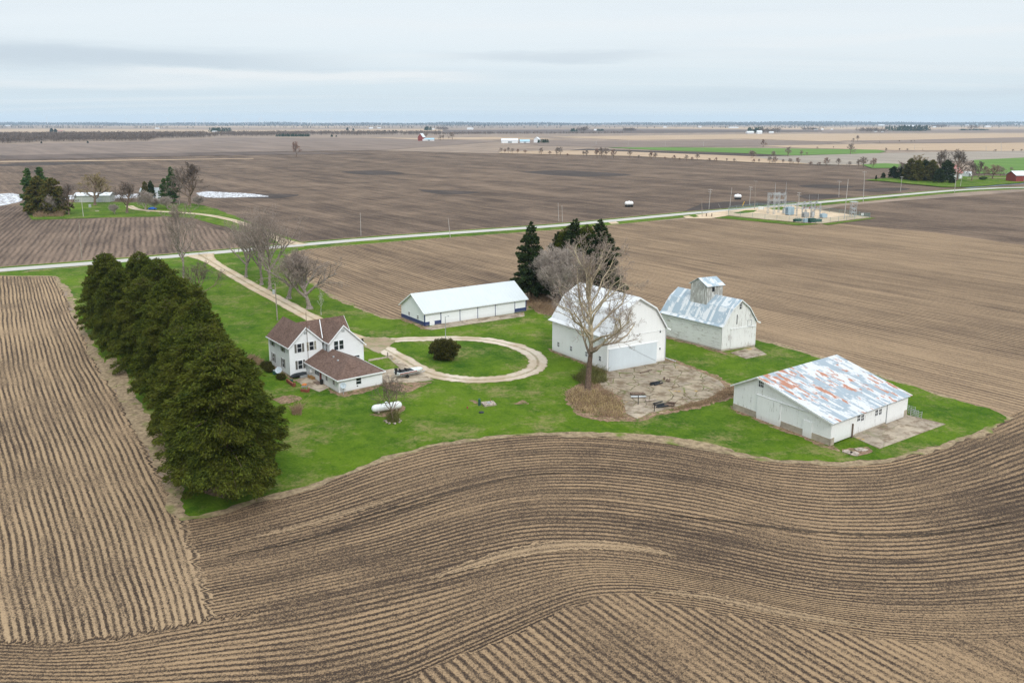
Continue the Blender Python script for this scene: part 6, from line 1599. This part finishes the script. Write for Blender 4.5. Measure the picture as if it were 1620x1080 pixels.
second = [(h5(1575, 271, 222), 'big bare tree at the left end of the green strip', 1.6), (h6(40, 258, 213), 'wide bare tree where the dark soil meets the green strip', 1.5), (h6(100, 196, 147), 'lone bare tree above the left of the green strip', 1.1), (h6(245, 250, 188), 'largest bare tree on the green strip', 1.2), (h6(160, 262, 215), 'faint bare tree left of the largest one on the green strip', 1.4),
          (h6(322, 248, 210), 'bare tree pair member right of the largest one on the green strip', 1.1), (h6(355, 248, 222), 'small bare tree just right of the pair on the green strip', 1.0), (h6(608, 236, 167), 'tall lone bare tree at the right end of the green strip', 1.1),
          (h6(650, 163, 124), 'tall bare tree in the tan field high above the hedgerow', 1.1), (h6(626, 166, 140), 'smaller bare tree beside the tall one in the tan field', 1.0), (h6(893, 168, 152), 'round bare bush in the tan field above the eastern farm', 1.4), (h6(961, 168, 152), 'left twin bush in the upper tan field', 1.2), (h6(980, 168, 152), 'right twin bush in the upper tan field', 1.2),
          (h6(778, 168, 160), 'low dark shrub in the upper tan field', 2.0), (h6(655, 313, 262), 'bare tree left of the pinkish one at the field corner', 1.2), (h6(685, 313, 247), 'large bare tree at the dark field corner', 1.4), (h6(740, 316, 256), 'pinkish bare tree at the right of the field corner', 1.3),
          (h6(415, 204, 192), 'left low shrub behind the green strip', 2.2), (h6(510, 203, 190), 'middle low shrub behind the green strip', 1.6), (h6(815, 222, 196), 'thin bare tree right of the green strip', 1.0), (h6(895, 218, 200), 'low shrub right of the green strip', 1.6), (h6(940, 216, 202), 'wide low shrub farther right of the green strip', 2.4), (h6(1030, 214, 205), 'tiny low shrub in the upper tan field edge', 1.8),
          ((1575, 240.5, 236), 'dark low shrub left at the far fence line on the right', 2.0), ((1602, 240.5, 236), 'dark low shrub middle at the far fence line on the right', 2.2), ((1616, 240, 235.5), 'dark low shrub at the right edge on the far fence line', 2.0),
          ((469, 248, 223), 'lone spreading bare tree in the open dark field', 1.0), ((1145 / 3.857 + 400, 222.5, 213), 'thin bare tree left of the pair right of the red barn', 1.0), ((1162 / 3.857 + 400, 222.5, 213), 'thin bare tree right of the pair near the red barn', 1.0), ((1218 / 3.857 + 400, 221, 208), 'lone bare tree right of the red barn', 1.3), ((1055 / 3.857 + 400, 219, 209), 'golden bare tree right behind the red barn', 2.0)]
for i, (q, lb, w_) in enumerate(second):
    far_tree('far_red' if i in (2, 26, 16) else ('far_round' if i % 2 else 'far_vase'), q, lb, None, w_)
# eastern farmstead
east = [('dark_far', (1397, 283, 273), 'small blue green spruce, second from the left at the eastern farmstead', 1.2), ('dark_far', (1385.7, 285, 277), 'tiny dark evergreen farthest left at the eastern farmstead', .9), ('dark_far', (1413, 283, 263), 'grey green evergreen left of the big dark clump', 1.4), ('dark_far', (1424, 284, 264), 'dark evergreen at the left side of the big clump', 1.3),
        ('cedar_far', (1439, 285, 251), 'rusty dark cedar in the left part of the big clump', 1.0), ('cedar_far', (1451, 287, 253), 'olive cedar in the middle of the big clump', 1.0), ('dark_far', (1462, 286, 253), 'dark cedar right of the middle of the big clump', 1.2), ('cedar_far', (1473, 287, 253), 'rusty cedar at the right of the big clump', 1.0), ('dark_far', (1496, 289, 253), 'tall dark cedar in front of the eastern farmhouse', 1.1), ('dark_far', (1485, 290, 266), 'low dark cedar between clump and tall dark cedar', 1.2), ('dark_far', (1506, 291, 279), 'low dark evergreen below the eastern farmhouse roof', 1.6),
        ('mid_gold', (1450, 283, 243), 'golden bare tree rising out of the dark clump', 1.2), ('mid_oak', (1488, 285, 236), 'tall bare tree behind the dark clump', .9), ('mid_oak', (1514, 286, 235), 'biggest spreading bare tree of the eastern farmstead', 1.15), ('mid_oak', (1537, 287, 256), 'medium bare tree, first right of the eastern farmhouse', 1.0), ('mid_oak', (1548, 281.5, 254), 'medium bare tree, second right of the eastern farmhouse', 1.0), ('far_red', (1557, 280, 262), 'small reddish bare tree behind the dark bush', 1.0), ('far_red', (1570, 284, 260), 'wide reddish bare tree left of the red shed', 1.6), ('far_round', (1582, 280, 262), 'bare tree just left of the red shed', 1.2), ('far_round', (1599, 272, 264), 'pale small bare tree in the green field on the right', 1.4), ('far_round', (1425, 284, 254), 'bare tree left of the dark clump', 1.2), ('far_red', (1365, 262, 252), 'pinkish bare shrub left of the eastern farmstead', 1.3)]
for k, q, lb, w_ in east:
    far_tree(k, q, lb, 'trees of the eastern farmstead', w_, name='evergreen_tree' if k in ('dark_far', 'cedar_far') else 'bare_tree')
# isolated far evergreens
evs = [((65.6, 227.5, 224), 'tiny round dark tree left in front of the grey wood'), ((139, 227, 223.5), 'tiny round dark tree right in front of the grey wood'), ((525, 217, 213), 'left dark evergreen of the far pair left of the red barn'), ((532, 217, 214), 'right dark evergreen of the far pair left of the red barn'),
       ((549.5, 207, 202), 'left far evergreen above the grey scrub'), ((559, 207, 203), 'right far evergreen above the grey scrub'), ((609, 211, 206), 'left evergreen at the far white farm'), ((622, 211, 206), 'middle evergreen at the far white farm'), ((626.5, 211, 206), 'right evergreen at the far white farm'), ((82, 210, 203), 'left evergreen at the far farm on the upper left'), ((88, 210, 204), 'right evergreen at the far farm on the upper left')]
for q, lb in evs: far_tree('ever_dist', q, lb, 'isolated far evergreens', 1.3, name='evergreen_tree', z=.5)

# windbreaks and farm yards far away: (x0, x1, ybase, ytop, kind, label)
belts = [(436, 486, 216.3, 212.6, 'ever', 'dark evergreen windbreak in the far left field'), (851, 868, 226.5, 221.5, 'ever', 'dark evergreen clump beside the three white barns'), (903, 914, 208.5, 204, 'ever', 'dark evergreens at the left far farm in the middle'), (944, 956, 207.3, 204.5, 'ever', 'far evergreens right of the white farm in the middle'),
         (987, 1008, 208.5, 202.5, 'mix', 'mixed trees of the middle far farm'), (914, 932, 208.5, 201, 'mix', 'grey trees of the left far farm in the middle'), (329, 358, 209, 203, 'ever', 'evergreens above the right end of the grey wood'), (670, 680, 206.5, 201, 'ever', 'far evergreens upper middle left'), (690, 708, 206.5, 201, 'mix', 'far bare grove upper middle left'),
         (1189, 1207, 210.5, 202, 'ever', 'evergreens beside the large white farm, upper right of the green strip'), (1211, 1240, 211, 202.5, 'mix', 'bare grove right of the large white farm'), (1275, 1298, 206.3, 202, 'mix', 'trees at the small far white farm'), (1371, 1393, 210, 202, 'mix', 'mixed grove far right'), (1395, 1404, 210, 203.5, 'mix', 'bare grove beside the mixed grove far right'),
         (1417, 1475, 207.5, 199.5, 'ever', 'large dark evergreen block far right'), (1407, 1413, 205, 200.5, 'ever', 'small evergreen left of the large dark block'), (1482, 1502, 202, 197.5, 'mix', 'bare trees right of the large dark block'), (1522, 1566, 206.5, 204.3, 'ever', 'low dark evergreens at the far right farm'), (1552, 1560, 206, 197.5, 'mix', 'tall bare tree clump at the far right farm')]
def tuft_tree(r, x, y, h, w, kind, V, F, base):
    """one distant tree as a crown of small random blades and a trunk"""
    n = 26 if kind != 'ever' else 34
    c = r.normal(0, 1, (n, 3)); c /= np.linalg.norm(c, axis=1, keepdims=True); c *= r.rand(n, 1) ** .4
    if kind == 'ever': zz = r.rand(n); P = np.stack([c[:, 0] * w * (1.15 - zz), c[:, 1] * w * (1.15 - zz), zz * h], 1); ln = h * .13; wd = h * .07
    else: P = np.stack([c[:, 0] * w, c[:, 1] * w, h * .6 + c[:, 2] * h * .4], 1); ln = h * .15; wd = h * .035
    d = r.normal(0, 1, (n, 3)); d[:, 2] = np.abs(d[:, 2]) + .4; d /= np.linalg.norm(d, axis=1, keepdims=True)
    q = np.cross(d, r.normal(0, 1, (n, 3))); q /= np.linalg.norm(q, axis=1, keepdims=True)
    P += np.array([x, y, .3])
    V.append(np.stack([P - d * ln, P + q * wd, P + d * ln, P - q * wd], 1).reshape(-1, 3))
    if kind != 'ever':
        tr = np.array([[x, y, 0], [x + w * .05, y, 0], [x + w * .04, y, h * .7], [x, y, h * .7]]); V.append(tr); n += 1
    return n
def grove(name, label, pts, kind, mat, seed, hfun, group=None, isstuff=True):
    r = np.random.RandomState(seed); V = []; n = 0
    for x, y in pts:
        h = hfun(x, y) * r.uniform(.75, 1.15); n += tuft_tree(r, x, y, h, h * r.uniform(.32, .5), kind if kind != 'mix' else 'bare', V, None, 0)
    V = np.concatenate(V); F = (np.arange(len(V) // 4) * 4)[:, None] + np.arange(4)[None, :]
    o = mk(name, np_mesh(name, V, F, mat)); o['label'] = label; o['category'] = 'trees'
    if isstuff: o['kind'] = 'stuff'
    return o
for i, (x0, x1, yb, yt, kd, lb) in enumerate(belts):
    r = np.random.RandomState(i + 100); pts = []; P0 = G((x0 + x1) / 2, yb); h = max(8, ZT(P0, yt)); pxm = FO / (P0[1] * cp + HC * sp)
    n = max(6, int((x1 - x0) / pxm / (h * .35)) * 4)
    for k in range(min(n, 160)):
        P = G(r.uniform(x0, x1), yb); pts.append((P[0], P[1] + r.uniform(0, h * 5)))
    grove('distant_grove', lb, pts, kd if kd == 'ever' else 'bare', M['far_ever'] if kd == 'ever' else M['twig_dark'], i, lambda x, y, h=h: h)
def inpoly(x, y, P):
    c = False; j = len(P) - 1
    for i in range(len(P)):
        if ((P[i][1] > y) != (P[j][1] > y)) and (x < (P[j][0] - P[i][0]) * (y - P[i][1]) / (P[j][1] - P[i][1]) + P[i][0]): c = not c
        j = i
    return c
def wood(label, px, n, h, seed, mat='twig_dark'):
    r = np.random.RandomState(seed); P = GP(px); xs_ = [p[0] for p in P]; ys_ = [p[1] for p in P]; pts = []
    # dense front edge then fill
    while len(pts) < n:
        x, y = r.uniform(min(xs_), max(xs_)), r.uniform(min(ys_), max(ys_))
        if inpoly(x, y, P): pts.append((x, y))
    return grove('woodland', label, pts, 'bare', M[mat], seed, lambda x, y: h)
wood('grey leafless wood on the far left beyond the pale field', [(-80, 229), (0, 227.5), (50, 226), (60, 224.5), (235, 223.6), (250, 219), (325, 218), (337, 217.3), (320, 215.8), (200, 216.5), (0, 217.5), (-80, 218)], 3600, 17, 1)
wood('grey scrub belt behind the dark windbreak', [(335, 216.5), (420, 216), (500, 214), (560, 214.5), (690, 213.8), (700, 212.5), (560, 212.4), (420, 213.2), (340, 214)], 1100, 15, 2)
wood('thin tree belt right of the red barn, far away', [(690, 214), (800, 212.6), (810, 212.1), (690, 213)], 160, 11, 3)
wood('line of low bare trees across the far middle field', [(800, 213), (900, 212.6), (985, 211.6), (985, 211.2), (800, 212.4)], 130, 10, 4)
# horizon woods, blue with distance
def horizon(seed, x0, x1, yb, gap, n, h, label):
    r = np.random.RandomState(seed); pts = []; x = x0
    cen = [(r.uniform(x0, x1), r.uniform(.3, 2.2) * (x1 - x0) / 26) for _ in range(gap)]
    for k in range(n):
        c, w_ = cen[r.randint(len(cen))]; P = G(c + r.normal(0, w_), yb + r.uniform(-.25, .25)); pts.append(P)
    return grove('distant_treeline', label, pts, 'ever', M['far_treeline'], seed, lambda x, y: h)
M['far_treeline'] = simple('distant_tree_mass', (.035, .042, .035), .9, .3, .02)
horizon(11, -60, 1700, 202.5, 22, 420, 13, 'scattered far groves just below the horizon, nearer band')
horizon(12, -60, 1700, 199.8, 26, 900, 16, 'scattered far groves just below the horizon, middle band')
horizon(13, -60, 1700, 198.5, 30, 1500, 20, 'scattered far groves just below the horizon, farther band')
horizon(14, -60, 1700, 197.7, 34, 2200, 26, 'blue line of woods along the horizon')
r = np.random.RandomState(5); pts = [G(x, 197.1) for x in np.arange(-80, 1720, .55)]
grove('horizon_woods', 'unbroken blue band of woods forming the horizon', pts, 'ever', M['far_treeline'], 15, lambda x, y: 36 + 11 * math.sin(x / 900) * math.sin(x / 377 + 1))
r = np.random.RandomState(6); pts = [G(x, 197.25) for x in np.arange(1100, 1720, .5)]
grove('horizon_woods', 'higher blue wooded ridge on the right of the horizon', pts, 'ever', M['far_treeline'], 16, lambda x, y: 46 + 8 * math.sin(x / 700))

# far farm buildings: px x, base y, width px, height px, label
farm = [(95, 209.5, 12, 2.6, 'long red roofed barn at the far farm on the upper left'), (249, 204.3, 6, 1.8, 'white shed left of the far left windmills'), (340, 209.5, 7, 2.0, 'white barn beside the evergreens above the grey wood'), (12, 199.8, 8, 1.6, 'white building at the far left edge'), (451, 213.2, 5, 1.8, 'pale blue roofed shed behind the dark windbreak'), (521, 210.5, 4, 2.4, 'small pale blue silo shaped shed near the middle left'),
        (587, 204, 6, 2.0, 'white barn far beyond the scrub belt, left'), (600, 203.5, 5, 1.6, 'white shed next to the far white barn, left middle'), (614, 211, 5, 2.6, 'white house between the far evergreens'), (655, 211, 5, 2.2, 'white house behind the red barn scrub'), (685, 205.5, 5, 1.6, 'small white house between far groves'), (744, 205.3, 9, 2.8, 'white farm building far beyond the red barn, right'),
        (942, 206.8, 5, 2.2, 'white house left of far evergreens in the middle'), (1052, 202.3, 5, 1.8, 'white shed far middle right'), (1107, 202.0, 5, 1.8, 'pair of pale sheds far middle right'), (1160, 203.0, 16, 1.8, 'long white sheds left of the large white farm'), (1186, 211.5, 11, 3.6, 'wide white barn left of the large evergreens'), (1201, 212, 8, 5.0, 'tall white house in front of the large evergreens'), (1220, 211, 7, 2.6, 'white shed in the bare grove'),
        (1290, 205.8, 6, 2.4, 'white farm building at the small far white farm'), (1301, 206, 3, 2.0, 'tiny white shed right of the small far white farm'), (1316, 205.8, 3, 1.6, 'second tiny white shed right of the small far white farm'), (1385, 209.5, 4, 3.0, 'pale house in the mixed grove'), (1396, 209.5, 3, 1.6, 'tiny shed right of the mixed grove'), (1394, 199, 9, 2.0, 'white barn far away above the mixed grove'),
        (1440, 200.5, 12, 2.2, 'pale buildings behind the large dark block'), (1478, 202, 5, 1.6, 'white shed right of the large dark block'), (1545, 206.2, 8, 2.0, 'white house at the far right farm'), (1562, 201.5, 9, 2.0, 'white barn above the far right farm'), (1607, 198, 6, 2.0, 'left white barn at the right edge of the horizon'), (1616, 198.2, 5, 2.0, 'right white barn at the right edge of the horizon'), (1530, 199, 5, 1.6, 'small white barn left of the grain tower')]
for i, (x, yb, wp, hp_, lb) in enumerate(farm):
    P = G(x, yb); pm = FO / (P[1] * cp + HC * sp); w_ = wp / pm; h_ = hp_ / pm
    nm = 'farmhouse' if 'house' in lb else ('shed' if 'shed' in lb else 'barn')
    gable_building(nm, lb, 'house' if nm == 'farmhouse' else nm, (x, yb), w_, min(w_ * .6, 22), h_ * .62, h_, rnd.uniform(-.3, .3), M['farwall'] if i else M['tanwall'], (M['hullred'] if i == 0 else (M['blueroof'] if 'blue' in lb else M['whiteroof'])), 'far farm buildings', door=False, z=.4)
P = G(1545, 200); pm = FO / (P[1] * cp + HC * sp)
t = thing('grain_tower', 'slim pale green grain tower standing above the far right farm', 'grain tower', (*P, 0)); m = MB(); m.tube((0, 0, 0), (0, 0, 30), 9, n=16); m.tube((0, 0, 30), (0, 0, 36), 9, .5, 16); build_local(m, 'bin', M['xfmr'], t); m = MB(); m.box(10, 14, -2, 2, 0, 48); build_local(m, 'elevator_leg', M['xfmr'], t)
for k, (x, lb) in enumerate(((851, 'left grey grain tower on the horizon in the middle'), (866, 'right grey grain tower on the horizon in the middle'))):
    P = G(x, 200.5); t = thing('grain_tower', lb, 'grain tower', (*P, 0)); m = MB(); m.tube((0, 0, 0), (0, 0, 26 + 6 * (1 - k)), 6, n=12); m.tube((0, 0, 26 + 6 * (1 - k)), (0, 0, 34 + 6 * (1 - k)), 6, .5, 12); build_local(m, 'bin', M['steel'], t)

# wind turbines
def turbine_meshes():
    m = MB(); m.tube((0, 0, 0), (0, 0, 80), 2.6, 1.5, 10); o = build_local(m, 'tower', M['white'], None); a = o.data; bpy.data.objects.remove(o)
    m = MB(); m.box(-1.8, 1.8, -3, 7, 78.5, 82); o = build_local(m, 'nacelle', M['white'], None); b = o.data; bpy.data.objects.remove(o)
    m = MB(); m.hexa([(-1.1, -3.4, 80), (1.1, -3.4, 80), (1.1, -3.0, 80), (-1.1, -3.0, 80), (-.4, -3.4, 120), (.3, -3.4, 120), (.3, -3.2, 120), (-.4, -3.2, 120)])
    m.v = [(x, y, z - 80) for x, y, z in m.v]; o = build_local(m, 'blade', M['white'], None); c = o.data; bpy.data.objects.remove(o)
    return a, b, c
ta, tb, tcm = turbine_meshes()
tx = [(75, 187), (200, 187.5), (225, 188), (246, 188.5), (266, 187), (293, 188.5), (310, 187), (323, 189), (345, 188.5), (371, 188), (388, 189), (392.5, 189), (411, 187), (415, 187.5), (445, 189), (476.5, 188.5), (487, 189.5), (491.5, 188), (503, 190), (524, 188), (604, 188), (642, 190)]
for i, (x, y) in enumerate(tx):
    P = G(x, 197.6); h = ZT(P, y); s_ = h / 80
    t = thing('wind_turbine', '%s wind turbine from the left on the horizon' % ORD[i], 'wind turbine', (*P, 0), 'wind turbines on the left horizon', rnd.uniform(-.6, .6)); t.scale = (s_ * 1.25, s_ * 1.25, s_)
    mk('tower', ta, t); mk('nacelle', tb, t); a0 = rnd.uniform(0, 2.1)
    for k in range(3):
        b = mk('blade', tcm, t, (0, 0, 80)); b.rotation_euler = (0, a0 + k * 2 * PI / 3, 0)


SKY_LOW = (.70, .82, .90); SKY_HIGH = (.87, .94, .985); SKY_GREY = (.58, .67, .76); SKY_WHITE = (.92, .95, .97)
SUN_E = 1.9; ZENITH = .8; HAZE = 0.00004; HAZE_COL = (.60, .79, 1.0, 1)
# ------------------------------------------------------------------ world, sun, haze, camera
W = bpy.data.worlds.new('World'); bpy.context.scene.world = W; W.use_nodes = True
wt = W.node_tree; wt.nodes.clear()
SUN_EL, SUN_AZ = 42.0, 160.0                          # azimuth clockwise from +Y
wo = wt.nodes.new('ShaderNodeOutputWorld'); bg = wt.nodes.new('ShaderNodeBackground'); wt.links.new(bg.outputs[0], wo.inputs[0])
sky = wt.nodes.new('ShaderNodeTexSky'); sky.sky_type = 'NISHITA'; sky.sun_disc = False
sky.sun_elevation = math.radians(SUN_EL); sky.sun_rotation = math.radians(SUN_AZ)
tc = wt.nodes.new('ShaderNodeTexCoord'); sx = wt.nodes.new('ShaderNodeSeparateXYZ'); wt.links.new(tc.outputs['Generated'], sx.inputs[0])
def wm(op, a, b, clamp=False):
    n = wt.nodes.new('ShaderNodeMath'); n.operation = op; n.use_clamp = clamp
    for k, v in ((0, a), (1, b)):
        if isinstance(v, (int, float)): n.inputs[k].default_value = v
        else: wt.links.new(v, n.inputs[k])
    return n.outputs[0]
def wmix(f, a, b):
    n = wt.nodes.new('ShaderNodeMix'); n.data_type = 'RGBA'
    for k, v in ((0, f), (6, a), (7, b)):
        if isinstance(v, (int, float)): n.inputs[k].default_value = v
        elif isinstance(v, tuple): n.inputs[k].default_value = (*v, 1)
        else: wt.links.new(v, n.inputs[k])
    return n.outputs[2]
def wramp(v, a, b):
    n = wt.nodes.new('ShaderNodeMapRange'); n.interpolation_type = 'SMOOTHSTEP'; wt.links.new(v, n.inputs[0]); n.inputs[1].default_value = a; n.inputs[2].default_value = b; return n.outputs[0]
def wnoise(v, s, d, r=.55):
    n = wt.nodes.new('ShaderNodeTexNoise'); wt.links.new(v, n.inputs['Vector']); n.inputs['Scale'].default_value = s; n.inputs['Detail'].default_value = d; n.inputs['Roughness'].default_value = r; return n.outputs[0]
# streaky stratus: project direction on a flat cloud deck
zz = wm('ADD', wm('MAXIMUM', sx.outputs[2], 0.0), .06)
cx = wm('DIVIDE', sx.outputs[0], zz); cyy = wm('DIVIDE', sx.outputs[1], zz)
cb = wt.nodes.new('ShaderNodeCombineXYZ'); wt.links.new(wm('MULTIPLY', cx, .32), cb.inputs[0]); wt.links.new(cyy, cb.inputs[1]); cb.inputs[2].default_value = 2.3
n1 = wnoise(cb.outputs[0], .42, 6, .55)
cb2 = wt.nodes.new('ShaderNodeCombineXYZ'); wt.links.new(wm('MULTIPLY', cx, .12), cb2.inputs[0]); wt.links.new(cyy, cb2.inputs[1]); cb2.inputs[2].default_value = 8.1
n2 = wnoise(cb2.outputs[0], .9, 4, .6)
base = wmix(wramp(sx.outputs[2], .005, .11), SKY_LOW, SKY_HIGH)
hor = wm('SQRT', wm('ADD', wm('MULTIPLY', sx.outputs[0], sx.outputs[0]), wm('MULTIPLY', sx.outputs[1], sx.outputs[1])), 0.0)
EL = wm('DIVIDE', sx.outputs[2], wm('MAXIMUM', hor, .001)); AZ = wm('ARCTAN2', sx.outputs[0], sx.outputs[1])
cw = wt.nodes.new('ShaderNodeCombineXYZ'); wt.links.new(wm('MULTIPLY', AZ, 3.0), cw.inputs[0]); wt.links.new(wm('MULTIPLY', EL, 26.0), cw.inputs[1])
wz = wnoise(cw.outputs[0], 1.6, 6, .62)
ELw = wm('ADD', EL, wm('MULTIPLY', wm('SUBTRACT', wz, .5), .030))
def streak(e0, th, a0, a1, soft):
    g = wm('SUBTRACT', 1.0, wm('DIVIDE', wm('ABSOLUTE', wm('SUBTRACT', ELw, e0), 0), th), True)
    g = wramp(g, 0.0, .9)
    l = wramp(AZ, a0, a0 + soft); r = wm('SUBTRACT', 1.0, wramp(AZ, a1 - soft, a1))
    return wm('MULTIPLY', wm('MULTIPLY', g, l), r)
col = wmix(wm('MULTIPLY', wramp(n1, .46, .70), .22), base, SKY_GREY)
col = wmix(wm('MULTIPLY', wramp(n2, .46, .75), .35), col, SKY_WHITE)
for e0, th, a0, a1, soft, k, cc in ((.067, .020, -1.5, -.10, .30, .75, SKY_GREY), (.052, .010, -.50, .02, .15, .8, SKY_WHITE), (.0745, .010, -.14, .24, .16, .5, SKY_GREY), (.137, .008, -1.2, -.46, .12, .6, SKY_GREY),
                                   (.040, .008, -.65, -.20, .2, .5, SKY_WHITE), (.088, .010, .1, 1.2, .3, .45, SKY_WHITE), (.110, .012, -.4, .5, .3, .35, SKY_WHITE), (.030, .010, -.1, 1.3, .4, .3, SKY_GREY), (.30, .05, -2.0, 2.0, .5, .4, SKY_GREY)):
    col = wmix(wm('MULTIPLY', streak(e0, th, a0, a1, soft), k), col, cc)
c2 = col
bgm = wt.nodes.new('ShaderNodeVectorMath'); bgm.operation = 'SCALE'; wt.links.new(sky.outputs[0], bgm.inputs[0]); bgm.inputs['Scale'].default_value = .08
fin0 = wmix(.9, bgm.outputs[0], c2)
# overcast sky is brighter overhead than near the horizon
gain = wt.nodes.new('ShaderNodeVectorMath'); gain.operation = 'SCALE'; wt.links.new(fin0, gain.inputs[0])
wt.links.new(wm('ADD', 1.0, wm('MULTIPLY', wramp(sx.outputs[2], .17, .9), ZENITH)), gain.inputs['Scale']); fin = gain.outputs[0]
wt.links.new(fin, bg.inputs[0]); bg.inputs[1].default_value = 1.0

sun = bpy.data.lights.new('sun', 'SUN'); sun.energy = SUN_E; sun.angle = math.radians(14); sun.color = (1, .975, .94)
so = mk('sun', sun); el, az = math.radians(SUN_EL), math.radians(SUN_AZ)
d = Vector((math.sin(az) * math.cos(el), math.cos(az) * math.cos(el), math.sin(el)))
so.rotation_euler = d.to_track_quat('Z', 'Y').to_euler(); so.location = (100, -50, 200)

if HAZE > 0:
    hm = bpy.data.materials.new('haze_air'); hm.use_nodes = True; ht = hm.node_tree; ht.nodes.clear()
    ho = ht.nodes.new('ShaderNodeOutputMaterial'); pv = ht.nodes.new('ShaderNodeVolumePrincipled'); ht.links.new(pv.outputs[0], ho.inputs['Volume'])
    pv.inputs['Color'].default_value = HAZE_COL; pv.inputs['Density'].default_value = HAZE; pv.inputs['Anisotropy'].default_value = 0.0
    hb = MB(); hb.box(-S - 500, S + 500, -S - 500, S + 500, -1, 170); h = hb.build('haze', hm, kind='stuff', autouv=False)

cam = bpy.data.cameras.new('camera'); co = mk('camera', cam); co.location = (0, 0, HC)
co.rotation_euler = (PI / 2 - pit, 0, 0)
cam.sensor_width = 36; cam.lens = FO * 36 / 1620; cam.shift_y = -(540 - CY) / 1620
cam.clip_start = .5; cam.clip_end = 120000
sc = bpy.context.scene; sc.camera = co
sc.view_settings.view_transform = 'Standard'; sc.view_settings.look = 'None'; sc.view_settings.exposure = 0.0
sc.cycles.use_denoising = True; sc.cycles.denoiser = 'OPENIMAGEDENOISE'; sc.cycles.denoising_input_passes = 'RGB_ALBEDO_NORMAL'; sc.cycles.denoising_prefilter = 'NONE'; sc.cycles.max_bounces = 5; sc.cycles.transparent_max_bounces = 4; sc.cycles.volume_bounces = 1
